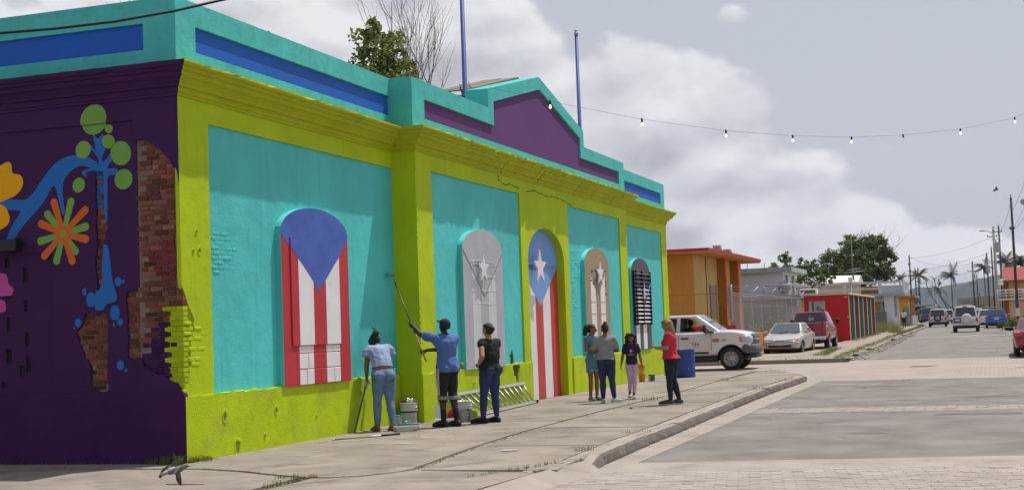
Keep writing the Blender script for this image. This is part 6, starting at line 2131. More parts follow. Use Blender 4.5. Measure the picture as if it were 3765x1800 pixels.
    def shoes(s, m, sole=None, name='shoe', big=1.0):
        j = s.j
        for S_ in 'LR':
            a, f = j['a' + S_], j['f' + S_]
            d = (f - a); d.z = 0; d.normalize()
            z0 = f.z - .03
            heel = V((a.x, a.y, z0 + .045)) - d * .045
            toe = V((f.x, f.y, z0 + .035)) + d * .035
            q = Matrix((V((d.y, -d.x, 0)), d, V((0, 0, 1)))).transposed()
            o = MB().hull([(heel, (.036 * big, .036, .045)), (toe, (.044 * big, .04, .033), q), (V((a.x, a.y, z0 + .085)), (.036 * big, .04, .03)), (heel.lerp(toe, .6) + V((0, 0, .02)), (.043 * big, .04, .035), q)]).build(name, m, s.t)
            if sole:
                e = V((0, 0, -.034))
                MB().hull([(heel + V((0, 0, -.034)), (.039 * big, .04, .012)), (toe + V((0, 0, -.025)), (.047 * big, .044, .012), q)]).build('sole', sole, o)

    def hair(s, m, prims, voxel=.010, disp=.006, dsc=28, name='hair', free=()):
        q = s.hq(); H = s.j['head']
        mb = MB()
        for grp in prims: mb.hull([(H + q @ V(c), r, q) for c, r in grp])
        for grp in free: mb.hull([(H + V(c), r) for c, r in grp])
        return remesh(mb, voxel, 2, m, name, s.t, disp, dsc)

    CAP = [[((0, -.030, .045), (.083, .095, .083)), ((0, -.05, -.01), (.078, .072, .07))]]


def away(x, y=0): return x


# 1. woman in pale denim bending to the wall
p = Person('person in pale blue ruffled top and washed jeans bending over a pole', (.48, 5.12, 0), (-.66, .75), 1.70, m_skinM, 1.24, .165)
j = p.j
j.update(waist=V((0, .035, 1.07)), chest=V((-.01, .13, 1.23)), neck=V((-.01, .245, 1.355)), head=V((-.02, .345, 1.445)), sL=V((-.17, .20, 1.325)), sR=V((.16, .19, 1.335)),
         eL=V((-.20, .25, 1.06)), wL=V((-.19, .29, .86)), eR=V((.18, .30, 1.08)), wR=V((.08, .42, .92)), kL=V((-.10, .03, .49)), kR=V((.10, -.02, .48)), aL=V((-.11, .02, .085)), aR=V((.11, -.13, .085)), fL=V((-.15, .17, .03)), fR=V((.10, .03, .03)))
p.nod = .75; p.look = .25
p.handdir['L'] = ((.1, .5, -.9), (1, .2, .1)); p.curl['L'] = .9
p.handdir['R'] = ((-.6, .5, -.3), (0, .1, 1)); p.curl['R'] = .8
p.body_mesh()
p.trousers(m_jeansL, 1.96, loose=.012)


def ruff(mb):
    for S_ in 'LR':
        a = p.j['s' + S_]
        sg = -1 if S_ == 'L' else 1
        mb.hull([(a + V((sg * .02, 0, -.02)), (.075, .085, .05)), (a + V((sg * .06, .0, -.10)), (.07, .085, .03))])
    mb.hull([(p.j['neck'] + V((0, -.12, -.05)), (.10, .05, .05)), (p.j['chest'] + V((.02, -.10, -.02)), (.07, .05, .09))])
    mb.hull([(p.j['neck'] + V((.06, -.1, -.04)), (.05, .05, .05)), (p.j['chest'] + V((.08, -.12, -.12)), (.05, .03, .05))])


p.shirt(m_blouse, 0, -.075, 'blouse', ruff, .016, .010)
p.hair(m_hair, Person.CAP + [[((0, -.13, .07), (.062, .062, .062))], [((.0, .04, .05), (.082, .07, .07))], [((.06, .02, -.02), (.03, .06, .09))], [((-.06, .02, -.02), (.03, .06, .09))]], disp=.010)
mb = MB(); H = j['head']
for i in range(7): mb.tube([H + p.hq() @ V((0, -.12, .1)), H + p.hq() @ V((random.uniform(-.05, .05), -.15, .13 + random.uniform(0, .05))), H + p.hq() @ V((random.uniform(-.1, .1), -.15 + random.uniform(-.05, .05), .17 + random.uniform(-.02, .04)))], .003, 4)
mb.build('stray_hair', m_hair, p.t)
mb = MB()
for S_ in 'LR':
    a, f = j['a' + S_], j['f' + S_]
    mb.hull([(V((a.x, a.y - .02, .012)), (.042, .05, .011)), (V((f.x, f.y + .02, .012)), (.05, .045, .011))])
mb.build('sandal', mat('brown_sandal', (.16, .08, .05), .8), p.t)
bit(p.t, 'back_pocket', m_jeansM, (.05, -.152, .80), (.14, -.135, .92), .01)
mb = MB(); mb.hull([((.185, -.03, .90), (.012, .035, .075))]); mb.hull([((.19, -.03, .98), (.012, .02, .02))]); mb.build('pocket_bottle', mat('pale_blue_plastic', (.35, .5, .65), .4), p.t)
P1p = p

# 2. man with cap painting with a long pole
p = Person('person in blue t-shirt, striped black shorts and cap reaching up with a long roller pole', (1.30, 5.87, 0), (-.84, .54), 1.80, m_skinD, 1.06, .185)
j = p.j
j.update(chest=V((0, -.01, 1.27)), head=V((0, .04, 1.57)), eL=V((-.24, .22, 1.34)), wL=V((-.17, .46, 1.44)), sL=V((-.175, .05, 1.375)), sR=V((.18, .02, 1.36)), eR=V((.20, .12, 1.10)), wR=V((.02, .33, 1.07)),
         kL=V((-.09, .01, .49)), kR=V((.09, -.01, .49)), aL=V((-.09, .0, .085)), aR=V((.10, -.10, .085)), fL=V((-.12, .16, .03)), fR=V((.10, .06, .03)))
p.nod = -.28
POLE0, POLE1 = V((.88, 5.96, 1.12)), V((.085, 6.56, 2.50))
ha, hb_ = p.loc(POLE0.lerp(POLE1, .42)), p.loc(POLE0.lerp(POLE1, .10))
ax_ = (p.loc(POLE1) - p.loc(POLE0)).normalized()
dl = V((.35, .9, .1)); dl = (dl - ax_ * dl.dot(ax_)).normalized()
nl = ax_.cross(dl); nl = nl if nl.x > 0 else -nl
j['wL'] = ha - dl * .075 - nl * .03; p.handdir['L'] = (dl, nl); p.curl['L'] = .9
j['eL'] = j['sL'].lerp(j['wL'], .50) + V((-.05, -.02, -.06))
dr = V((-.75, .6, -.1)); dr = (dr - ax_ * dr.dot(ax_)).normalized()
nr = ax_.cross(dr); nr = nr if nr.z > 0 else -nr
j['wR'] = hb_ - dr * .075 - nr * .03; p.handdir['R'] = (dr, nr); p.curl['R'] = .9
j['eR'] = j['sR'].lerp(j['wR'], .48) + V((.10, -.10, -.07))
p.body_mesh()
p.shirt(m_tee, .62, .10, 'tshirt', lambda mb: mb.hull([((0, -.02, .92), (.20, .16, .07)), ((0, -.01, 1.05), (.17, .135, .06))]), .030, .009)
p.trousers(m_shorts, 1.12, 'shorts', .016, .016)
mb = MB()
for S_ in 'LR':
    k_, a_ = j['k' + S_], j['a' + S_]
    mb.hull([(k_.lerp(a_, .05), (.094, .094, .022)), (k_.lerp(a_, .16), (.094, .094, .016))])
remesh(mb, .011, 2, mat('grey_rolled_hem', (.22, .21, .20), .9, .1, 9), 'rolled_hem', p.t, .004)
for k in range(3):   # three white stripes down the outer side
    P = [j['hL'] + V((-.120, -.065 + .035 * k, .02)), j['hL'].lerp(j['kL'], .5) + V((-.116, -.06 + .033 * k, 0)), j['kL'] + V((-.092, -.05 + .03 * k, -.0))]
    MB().tube(P, .0065, 5).build('white_stripe', m_sock, p.t)
mb = MB()
for S_ in 'LR':
    k_, a_ = j['k' + S_], j['a' + S_]
    mb.hull([(a_ + V((0, 0, -.02)), .046), (a_.lerp(k_, .42), .052)])
remesh(mb, .01, 2, m_shorts, 'sock', p.t)
p.shoes(m_shoeb, m_shoeb, big=1.12)
p.hair(mat('faded_black_cap', (.020, .021, .020), .85, .2, 8), [[((0, -.022, .045), (.086, .104, .082)), ((0, -.03, .0), (.084, .10, .05))], [((0, .07, .045), (.075, .05, .012)), ((0, .155, .05), (.06, .03, .008))]], .008, .002, name='cap')

# 3. woman in dark green top, hand on hip
p = Person('person in dark green top and jeans watching, small roller held at the hip', (1.76, 6.67, 0), (-.86, .52), 1.69, m_skinL, 1.27, .172)
j = p.j
j.update(head=V((0, .02, 1.575)), eL=V((-.27, -.15, 1.13)), wL=V((-.185, .06, 1.0)), eR=V((.24, .06, 1.10)), wR=V((.16, .20, .98)), kL=V((-.12, .03, .49)), kR=V((.10, .0, .49)), aL=V((-.15, .03, .085)), aR=V((.11, -.02, .085)), fL=V((-.24, .16, .03)), fR=V((.10, .15, .03)))
p.handdir['L'] = ((.1, .85, -.3), (.9, 0, .2)); p.curl['L'] = .8
p.look = .15
p.body_mesh()
p.trousers(m_jeansD, 1.97, loose=.010)
p.shirt(m_green, .18, .05, 'blouse', lambda mb: (mb.hull([((0, -.10, 1.12), (.15, .06, .12)), ((.02, -.09, 1.30), (.14, .04, .06))]), mb.hull([((0, .12, 1.2), (.13, .06, .08)), ((0, .1, 1.08), (.13, .06, .08))])), .022, .010)
p.shoes(m_shoeb, m_black, big=1.1)
p.hair(m_hair, Person.CAP + [[((0, .02, .07), (.074, .06, .05))], [((.01, -.11, .02), (.05, .035, .05))]], disp=.005)
P3 = p

# 4. woman in grey t-shirt, back to us
p = Person('person in heather grey t-shirt and jeans standing with her back to the street', (2.36, 11.98, 0), (-.25, .97), 1.62, m_skinM, 1.28, .176)
j = p.j
j.update(eL=V((-.26, .02, 1.11)), wL=V((-.06, .21, 1.10)), eR=V((.26, .02, 1.11)), wR=V((.06, .23, 1.12)), kL=V((-.09, .02, .49)), kR=V((.11, -.01, .49)), aL=V((-.09, -.02, .085)), aR=V((.15, -.06, .085)), fL=V((-.09, .14, .03)), fR=V((.26, .05, .03)))
p.handdir['L'] = ((1, .1, .1), (0, -1, 0)); p.handdir['R'] = ((-1, .1, .1), (0, -1, 0))
p.look = .1
p.body_mesh()
p.trousers(m_jeansM, 1.97)
p.shirt(m_heather, .68, .02, 'tshirt', None, .018, .008)
p.shoes(m_mint, mat('pale_sole', (.5, .5, .47), .8), big=1.12)
p.hair(m_hair, Person.CAP + [[((0, -.06, .13), (.042, .042, .042))]], disp=.006)

# 5. girl in blue top and shorts with bare legs
p = Person('person in sleeveless blue top and shorts, arms folded, beside the grey shirted one', (1.86, 12.72, 0), (.85, -.5), 1.64, m_skinM, .92, .150)
j = p.j
j.update(eL=V((-.23, .04, 1.12)), wL=V((.02, .18, 1.10)), eR=V((.22, .04, 1.12)), wR=V((-.03, .20, 1.14)), kL=V((-.07, .04, .49)), kR=V((.07, .0, .49)), aL=V((-.06, .04, .085)), aR=V((.06, -.04, .085)), fL=V((-.05, .20, .03)), fR=V((.11, .11, .03)), head=V((.0, .04, 1.555)))
p.handdir['L'] = ((1, .1, .0), (0, -1, 0)); p.handdir['R'] = ((-1, .1, .0), (0, -1, 0))
p.nod = .2; p.look = .5
p.body_mesh()
p.shirt(m_tealcl, 0, .0, 'tank_top', None, .010, .004)
p.trousers(mat('blue_grey_shorts', (.11, .19, .26), .9, .2, 7), .55, 'shorts', .014, .012)
mb = MB()
for S_ in 'LR': mb.hull([(j['h' + S_].lerp(j['k' + S_], .53), (.096, .096, .012)), (j['h' + S_].lerp(j['k' + S_], .57), (.096, .096, .01))])
remesh(mb, .01, 1, m_sock, 'white_hem', p.t)
p.shoes(mat('dark_grey_sneaker', (.16, .165, .17), .7, .3, 8), m_sock, big=1.0)
p.hair(m_hair, Person.CAP + [[((0, -.12, .03), (.075, .075, .075)), ((0, -.15, -.04), (.07, .065, .085))], [((0, -.16, -.10), (.055, .05, .07))]], disp=.016, dsc=40, name='ponytail_hair')

# 6. child walking towards us
m_pat = mat('patterned_leggings', (.58, .42, .52), .9, .15, 6, dirt=((.30, .12, .28), .9, 26), spec=.2)
p = Person('child in plum t-shirt and patterned leggings walking towards the street', (2.60, 13.15, 0), (.30, -.95), 1.40, m_skinM, .96, .150)
j = p.j
j.update(head=V((0, .03, 1.56)), eL=V((-.22, -.02, 1.12)), wL=V((-.26, .05, .88)), eR=V((.22, -.04, 1.12)), wR=V((.27, .0, .89)), kL=V((-.065, .05, .49)), kR=V((.06, .0, .50)), aL=V((-.02, .04, .085)), aR=V((.07, -.16, .14)), fL=V((-.02, .20, .03)), fR=V((.08, -.01, .06)))
p.body_mesh()
p.trousers(m_pat, 1.72, 'leggings', .008)
p.shirt(m_plum, .55, .06, 'tshirt', None, .020, .006)
P = []
for i in range(10):
    a = math.pi / 2 + i * math.pi / 5; r = .055 if i % 2 == 0 else .018
    P.append((.01 + r * math.cos(a), 1.235 + r * 1.25 * math.sin(a)))
MB().prism(P, lambda a, b, d: (a, d, b), .134, .128).build('shirt_print', m_sock, p.t)
MB().prism([(-.004, 1.19), (.024, 1.19), (.015, 1.245), (.005, 1.245)], lambda a, b, d: (a, d, b), .137, .134).build('shirt_print', mat('pink_print', (.55, .08, .18), .8), p.t)
mb = MB()
for i, x in enumerate((-.065, -.045, -.02, .0, .015, .035, .065, .08)): mb.box((x, .128, 1.135), (x + .014, .1365, 1.147 + .004 * (i % 2)))
mb.build('shirt_lettering', m_sock, p.t)
p.shoes(mat('pink_grey_sneaker', (.45, .36, .38), .8), m_sock, big=1.05)
curl = []
rr = random.Random(5)
for i in range(46):
    a = rr.uniform(0, 2 * math.pi); zc = rr.uniform(-.13, .11)
    if math.sin(a) > .45 and zc < .055: continue
    r = .105 * (1 - .25 * (zc > .05))
    curl.append([((r * math.cos(a) * 1.12, r * math.sin(a) - .02, zc), (.042, .042, .042))])
p.hair(mat('dark_brown_curls', (.022, .014, .011), .7, .3, 30, .01, 40), Person.CAP + curl, .011, .014, 45)

# 7. woman in coral red t-shirt with long blond hair
p = Person('person in coral red t-shirt with long blond hair looking at a phone near the kerb', (3.92, 11.02, 0), (-.93, .02), 1.67, m_skinL, 1.26, .165)
j = p.j
j.update(chest=V((0, -.01, 1.27)), neck=V((0, .015, 1.42)), head=V((0, .055, 1.565)), eL=V((-.20, .01, 1.11)), wL=V((-.10, .25, 1.13)), eR=V((.21, -.03, 1.10)), wR=V((.07, .22, 1.10)), kL=V((-.08, .015, .49)), kR=V((.09, -.02, .49)), aL=V((-.08, .01, .085)), aR=V((.08, -.13, .085)), fL=V((-.09, .18, .03)), fR=V((.08, .03, .03)))
p.handdir['L'] = ((.3, .9, .15), (.6, -.1, .8)); p.curl['L'] = .7
p.handdir['R'] = ((-.5, .85, .1), (-.5, -.1, .8)); p.curl['R'] = .7
p.nod = .38
p.body_mesh()
p.trousers(m_jeansN, 1.97, loose=.008)
p.shirt(m_coral, .62, .05, 'tshirt', lambda mb: mb.hull([((0, .11, 1.22), (.13, .06, .07)), ((0, .10, 1.1), (.14, .07, .07))]), .020, .007)
p.shoes(mat('slate_slip_on', (.06, .06, .065), .8), m_sock, big=1.05)
p.hair(m_hairB, Person.CAP + [[((0, .01, .065), (.080, .075, .06))]], disp=.006, dsc=20, free=[[((.0, -.065, .03), (.092, .065, .09)), ((.0, -.125, -.14), (.095, .05, .10))], [((.0, -.125, -.14), (.095, .05, .10)), ((.02, -.165, -.34), (.06, .028, .07))], [((.075, -.02, .0), (.028, .055, .08)), ((.095, -.05, -.17), (.028, .045, .08))], [((-.075, -.02, .0), (.028, .055, .08)), ((-.09, -.05, -.15), (.028, .045, .07))]])
P7 = p

# 8. driver of the white pickup
p = Person('person driving the white pickup, dark short hair and red shirt', (.02 - .45, 33.42 + .38, G(33) + .10), (1, 0), 1.72, m_skinD, 1.0, .175)
j = p.j
j.update(pel=V((0, 0, .90)), kL=V((-.12, .45, .95)), kR=V((.12, .45, .95)), aL=V((-.12, .62, .56)), aR=V((.12, .62, .56)), fL=V((-.12, .76, .52)), fR=V((.12, .76, .52)), eL=V((-.24, .18, 1.15)), wL=V((-.12, .40, 1.26)), eR=V((.24, .18, 1.15)), wR=V((.12, .40, 1.26)), hL=V((-.085, .05, .89)), hR=V((.085, .05, .89)))
p.body_mesh()
p.shirt(mat('brick_red_shirt', (.30, .03, .03), .9), .6, .0, 'shirt')
p.trousers(m_jeansN, 1.9)
p.hair(m_hair, Person.CAP, disp=.003)

# 9. far pedestrian
p = Person('distant person in white blouse and dark skirt on the left sidewalk', (2.45, 111, G(111) + .1), (-.2, -1), 1.66, m_skinD, 1.1)
p.body_mesh()
p.shirt(m_sock, .7, .0, 'blouse')
MB().hull([((0, 0, .95), (.18, .14, .08)), ((0, 0, .50), (.20, .17, .02))]).build('skirt', m_jeansN, p.t)
p.shoes(m_shoeb)
p.hair(m_hair, Person.CAP, disp=.003)
# ------------------------------------------------------------------ PAINTING THINGS ON THE SIDEWALK
m_pvc = mat('white_plastic', (.62, .62, .63), .4, .06, 4, spec=.5)
m_teal = mat('wet_teal_paint', (.03, .33, .27), .15, .1, 5, spec=.8)
m_smear = mat('paint_smeared_plastic', (.60, .60, .62), .4, .05, 4, dirt=((.06, .06, .28), .9, 14), spec=.5)
m_label = mat('faded_label', (.40, .40, .42), .7, .2, 22)
m_foil = mat('crumpled_foil', (.80, .80, .80), .18, .1, 8, metal=.9, bump=.01, bscale=30)


def pail(name, label, loc, m, r=.145, h=.36, lid=None, grp=None):
    t = thing(name, label, 'bucket', loc, random.uniform(0, 3), grp)
    MB().lathe([(0, .0), (r * .90, 0), (r * .91, .012), (r * .95, h * .62), (r * 1.02, h * .62), (r * 1.02, h * .655), (r * .955, h * .66), (r * .965, h * .76), (r * 1.04, h * .765), (r * 1.04, h * .80), (r * .975, h * .805), (r * .99, h * .95), (r * 1.05, h * .955), (r * 1.05, h), (r * .96, h), (r * .93, h * .9), (0, h * .88)], n=28).build('pail', m, t)
    mb = MB(); n = 16
    mb.tube([(r * 1.05 * math.cos(math.pi * i / n), r * 1.05 * math.sin(math.pi * i / n) * .55 - r * .3, h * .78 - .10 * math.sin(math.pi * i / n)) for i in range(n + 1)], .004, 5)
    mb.build('handle', m_steel, t)
    return t


def wrap(par, name, m, r, z0, z1, a0, a1, n=10, k=.0):
    P = []
    for i in range(n + 1):
        a = a0 + (a1 - a0) * i / n
        P.append((math.cos(a), math.sin(a)))
    vs = [(r * c, r * s_, z0) for c, s_ in P] + [((r + k) * c, (r + k) * s_, z1) for c, s_ in P]
    return MB().add(vs, [(i, i + 1, n + 2 + i, n + 1 + i) for i in range(n)], 0, True).build(name, m, par)


CAMA = math.atan2(-15.5 - 6.6, 9.9 - .3)
b = pail('paint_bucket', 'white paint bucket with crumpled foil on top, left of the lime pier', (.27, 6.60, 0), m_pvc, .15, .37, grp='five gallon paint buckets')
b.rotation_euler = (0, 0, 0)
wrap(b, 'label', m_label, .1475, .03, .20, CAMA - .8, CAMA + .9, k=.003)
wrap(b, 'black_band', m_black, .1490, .205, .225, CAMA - 1.4, CAMA + 1.2)
mb = MB()
for i in range(7): mb.hull([((random.uniform(-.03, .08), random.uniform(-.05, .05), .40 + random.uniform(-.01, .03)), (random.uniform(.02, .05), .04, random.uniform(.015, .04)))], n=8)
o = mb.build('foil', m_foil); o.location = b.location; tag(o, 'crumpled silver foil lying on the white bucket by the pier', 'foil')
mb = MB(); mb.tube([(-.15, .02, .375), (-.05, .08, .40), (.1, .05, .40), (.16, -.02, .38)], .018, 6); o = mb.build('brown_rag', mat('brown_rag_cloth', (.20, .11, .08), .9)); o.location = b.location; tag(o, 'brown rag draped over the rim of the foil topped bucket', 'rag')
b = pail('paint_bucket', 'white paint bucket smeared with blue, beside the standing green shirted person', (1.13, 7.02, 0), m_smear, .145, .36, grp='five gallon paint buckets')
b.rotation_euler = (0, 0, 0)
C2 = math.atan2(-22.5, 8.8)
wrap(b, 'label', mat('tan_label', (.30, .21, .11), .7), .1425, .03, .19, C2 - 1.0, C2 - .35, k=.003)
wrap(b, 'label', m_label, .1425, .03, .21, C2 - .3, C2 + .35, k=.003)
wrap(b, 'black_band', m_black, .1445, .195, .215, C2 - .1, C2 + 1.2)
wrap(b, 'red_notice', mat('pink_notice', (.55, .16, .18), .7), .1450, .17, .21, C2 - .35, C2 + .1)
tb = thing('paint_tub', 'small white tub with teal rim by the bending person', 'tub', (.46, 5.70, 0))
MB().lathe([(0, 0), (.062, 0), (.073, .19), (.078, .19), (.078, .205), (.068, .205), (.06, .1)], n=20).build('tub', m_pvc, tb)
MB().lathe([(.079, .178), (.081, .208), (.066, .212), (0, .19)], n=20).build('teal_rim', m_teal, tb)
MB().tube([(.075 * math.cos(math.pi * i / 10), -.03, .18 - .06 * math.sin(math.pi * i / 10)) for i in range(11)], .0035, 5).build('handle', m_steel, tb)


def tray(label, loc, rz, mt, mp, L=.40, Wd=.27):
    t = thing('paint_tray', label, 'paint tray', loc, rz, 'paint trays on the sidewalk')
    x, y = L / 2, Wd / 2
    vs = [(-x, -y, .075), (x, -y, .075), (x, y, .075), (-x, y, .075), (-x + .02, -y + .02, .07), (x - .02, -y + .02, .07), (x - .02, y - .02, .07), (-x + .02, y - .02, .07), (-x + .03, -y + .03, .01), (0, -y + .03, .01), (0, y - .03, .01), (-x + .03, y - .03, .01),
          (-x + .01, -y + .01, .0), (.05, -y + .01, .0), (.05, y - .01, 0), (-x + .01, y - .01, 0)]
    fs = [(0, 1, 5, 4), (1, 2, 6, 5), (2, 3, 7, 6), (3, 0, 4, 7), (8, 9, 10, 11), (9, 5, 6, 10), (4, 8, 11, 7), (4, 5, 9, 8), (7, 11, 10, 6), (12, 13, 14, 15), (0, 12, 15, 3), (13, 1, 2, 14), (0, 1, 13, 12), (3, 15, 14, 2)]
    MB().add(vs, fs).build('tray', mt, t)
    MB().add([(-x + .028, -y + .028, .028), (.04, -y + .028, .028), (x - .05, -y + .03, .062), (x - .05, y - .03, .062), (.04, y - .028, .028), (-x + .028, y - .028, .028)], [(0, 1, 4, 5), (1, 2, 3, 4)]).build('paint', mp, t)
    MB().tube([(x - .03, -y, .0), (x - .02, -y, .07), (x - .02, y, .07), (x - .03, y, 0)], .005, 5).build('legs', m_steel, t)
    return t


tray('roller tray full of teal paint lying nearest the street', (.92, 5.02, 0), R(38), mat('cream_tray', (.48, .46, .38), .5), m_teal)
tray('grey metal roller tray with wet rollers behind the teal tray', (.68, 5.62, 0), R(25), m_steel, mat('grey_paint_film', (.45, .45, .45), .3))
tray('white plastic roller tray behind the feet of the capped person', (.98, 6.60, 0), R(20), m_pvc, mat('white_paint_film', (.62, .64, .56), .3))
rl = thing('paint_roller', 'small roller with teal sleeve resting on the grey tray', 'paint roller', (.66, 5.60, .085), R(60))
MB().lathe([(0, -.08), (.022, -.08), (.022, .08), (0, .08)], (0, 0, .02), 12, axis='x').build('sleeve', m_teal, rl)
MB().tube([(.09, 0, .02), (.1, .05, .02), (.0, .08, .02), (.0, .2, .02)], .006, 6).build('handle', m_pvc, rl)
sk = thing('roller_pole', 'roller extension pole with white and dark end lying on the sidewalk', 'pole', (.66, 3.62, .014), math.atan2(.78, .55))
MB().tube([(-.35, 0, 0), (.25, 0, 0)], .013, 8).build('shaft', mat('worn_pole_wood', (.35, .24, .17), .7), sk)
MB().tube([(.25, 0, 0), (.46, 0, 0)], .015, 8).build('white_grip', m_pvc, sk)
MB().tube([(.46, 0, 0), (.80, 0, 0)], .015, 8).build('dark_grip', m_black, sk)
MB().tube([(-.38, 0, 0), (-.35, 0, 0)], .015, 8).build('end_cap', m_pvc, sk)
lm = thing('paint_can', 'short lime green carton of paint in front of the smeared bucket', 'paint can', (1.33, 6.98, 0))
MB().lathe([(0, 0), (.075, 0), (.075, .20), (.07, .205), (.065, .19), (0, .18)], n=20).build('can', mat('lime_can', (.30, .34, .02), .5, .2, 9), lm)
wrap(lm, 'label', m_label, .0765, .02, .19, C2 - 1.1, C2 - .3)
rc_ = thing('red_cloth', 'red folded cloth with yellow print leaning by the smeared bucket', 'cloth', (.84, 6.99, 0))
MB().hull([((-.10, 0, .03), (.05, .06, .03)), ((.12, 0, .03), (.05, .06, .03)), ((.10, .02, .24), (.02, .03, .02)), ((.0, .02, .12), (.05, .04, .03))]).build('cloth', mat('bag_red', (.36, .02, .035), .8, .15, 12, .01, 20), rc_)
bit(rc_, 'yellow_print', mat('yellow_print', (.6, .38, .03), .8), (-.01, -.068, .08), (.02, -.058, .15), .005)
pv = thing('white_board_scrap', 'white plastic sheet propped against the lime pier behind the capped person', 'sheet', (.80, 6.80, 0))
MB().add([(-.12, 0, 0), (.02, .05, .0), (.06, .12, .26), (-.16, .10, .30), (-.12, -.01, 0), (.02, .04, .0), (.06, .11, .26), (-.16, .09, .30)], [(0, 1, 2, 3), (4, 5, 6, 7), (0, 1, 5, 4), (1, 2, 6, 5), (2, 3, 7, 6), (3, 0, 4, 7)]).build('sheet', m_pvc, pv)
# ladder on its side
ld = thing('ladder', 'aluminium ladder lying on its side against the lime plinth', 'ladder', (.7, 7.5, 0))
b0, b1, t0, t1 = V((.28, 0, .035)), V((.02, 4.75, .035)), V((-.205, 0, .40)), V((-.205, 4.75, .42))
for a, c_ in ((b0, b1), (t0, t1)):
    mb = MB()
    dirv = (c_ - a).normalized(); up_ = V((-.75, 0, .66)).normalized(); sd_ = dirv.cross(up_).normalized()
    vs = []
    for q in (a, c_):
        for su, sw_ in ((-1, -1), (1, -1), (1, 1), (-1, 1)): vs.append(q + up_ * su * .036 + sd_ * sw_ * .014)
    mb.add(vs, [(0, 1, 2, 3), (4, 5, 6, 7), (0, 1, 5, 4), (1, 2, 6, 5), (2, 3, 7, 6), (3, 0, 4, 7)])
    mb.build('rail', m_silver, ld)
for i in range(15):
    f = (i + .5) / 15
    MB().tube([b0.lerp(b1, f), t0.lerp(t1, f)], .017, 8).build('rung', m_silver, ld)
bit(ld, 'foot', m_trim, (b1.x - .04, b1.y, .0), (b1.x + .05, b1.y + .06, .07), .01)
# far things by the bay
dr = thing('plastic_drum', 'blue open plastic drum behind the coral shirted person', 'drum', (1.38, 24.2, 0))
MB().lathe([(0, .02), (.27, .0), (.285, .03), (.283, .24), (.290, .26), (.283, .28), (.285, .52), (.292, .54), (.285, .56), (.284, .78), (.295, .79), (.295, .81), (.275, .81), (.27, .5), (0, .1)], n=28).build('drum', mat('navy_drum_plastic', (.018, .055, .26), .45, .08, 3, spec=.4), dr)
MB().lathe([(.0, .0), (.022, 0), (.022, .03), (.0, .035)], (.14, -.245, .25), 10, axis='y').build('bung', m_pvc, dr)
yj = thing('paint_bucket', 'yellow bucket with orange lid by the far bay', 'bucket', (.66, 21.85, 0))
MB().lathe([(0, 0), (.085, 0), (.09, .2), (.098, .2), (.098, .23), (.09, .24), (.088, .36), (.095, .37), (.095, .40), (.08, .42), (0, .42)], n=18).build('pail', mat('yellow_pail', (.62, .30, .01), .45, .15, 8), yj)
MB().lathe([(.097, .40), (.097, .45), (.07, .50), (0, .50)], n=18).build('lid', mat('orange_lid', (.50, .13, .02), .5), yj)
gc = thing('paint_can', 'dark grey paint can beside the yellow bucket', 'paint can', (.86, 22.15, 0))
MB().lathe([(0, 0), (.088, 0), (.088, .175), (.092, .18), (.085, .185), (.07, .17), (0, .17)], n=18).build('can', mat('dark_grey_can', (.06, .07, .09), .4), gc)
wrap(gc, 'label', m_label, .0895, .02, .15, C2 - 1.6, C2 - .5)
cp = thing('bottle_cap', 'tiny blue bottle cap on the sidewalk before the group', 'bottle cap', (3.38, 9.9, 0)); MB().lathe([(0, 0), (.03, 0), (.028, .03), (0, .032)], n=10).build('cap', mat('cap_blue', (.08, .15, .45), .4), cp)

# the long roller pole held by the capped person, and the other tools in hands
lp_ = thing('roller_pole', 'long wooden roller pole held up by the capped person, teal roller at its tip', 'pole', POLE0)
d = POLE1 - POLE0
MB().tube([V((0, 0, 0)) - d * .03, d * .30], .0135, 8).build('wood_shaft', mat('orange_pole_wood', (.30, .13, .07), .6), lp_)
MB().tube([d * .30, d * .97], .0115, 8).build('steel_shaft', mat('dark_pole_metal', (.10, .07, .07), .4), lp_)
MB().tube([d * .97, d + V((0, -.05, .03)), d + V((-.01, .09, .08)), d + V((-.04, .10, .09)), d + V((-.04, -.14, .09))], .0045, 6).build('frame', m_steel, lp_)
MB().lathe([(0, -.12), (.03, -.12), (.032, -.1), (.032, .1), (.03, .12), (0, .12)], d + V((-.045, -.02, .09)), 14, axis='y').build('sleeve', m_teal, lp_)
w1 = P1p.wld(P1p.j['wL'] + V(P1p.handdir['L'][0]).normalized() * .08)
wp = thing('wooden_pole', 'dark olive pole held down against the wall by the bending person', 'pole', w1)
e = V((.16, 4.66, .01)) - w1
MB().tube([-e * .06, e], .016, 8).build('shaft', mat('olive_pole', (.085, .08, .02), .7), wp)
MB().hull([(-e * .06, (.035, .035, .03)), (e * .08, (.03, .03, .04))]).build('wrapped_grip', mat('blue_white_rag', (.35, .42, .55), .8, .3, 20), wp)
w3 = P3.wld(P3.j['wL'] + V(P3.handdir['L'][0]).normalized() * .06)
r3_ = thing('paint_roller', 'small lime covered roller held at the hip of the green shirted person', 'paint roller', w3)
sx = V((-.94, -.33, 0))
MB().tube([V((.05, .02, -.01)), sx * .10 + V((0, 0, .0)), sx * .16 + V((0, 0, .03)), sx * .20 + V((0, 0, .02))], .006, 6).build('frame', m_steel, r3_)
MB().lathe([(0, -.05), (.030, -.05), (.030, .05), (0, .05)], sx * .26 + V((0, 0, .01)), 12).build('sleeve', mat('lime_wet_sleeve', (.28, .30, .03), .5, .3, 20), r3_)
w7 = (P7.wld(P7.j['wL'] + V(P7.handdir['L'][0]).normalized() * .09) + P7.wld(P7.j['wR'] + V(P7.handdir['R'][0]).normalized() * .09)) / 2
ph = thing('mobile_phone', 'dark phone held by the coral shirted person', 'phone', w7 + V((-.03, 0, .02)))
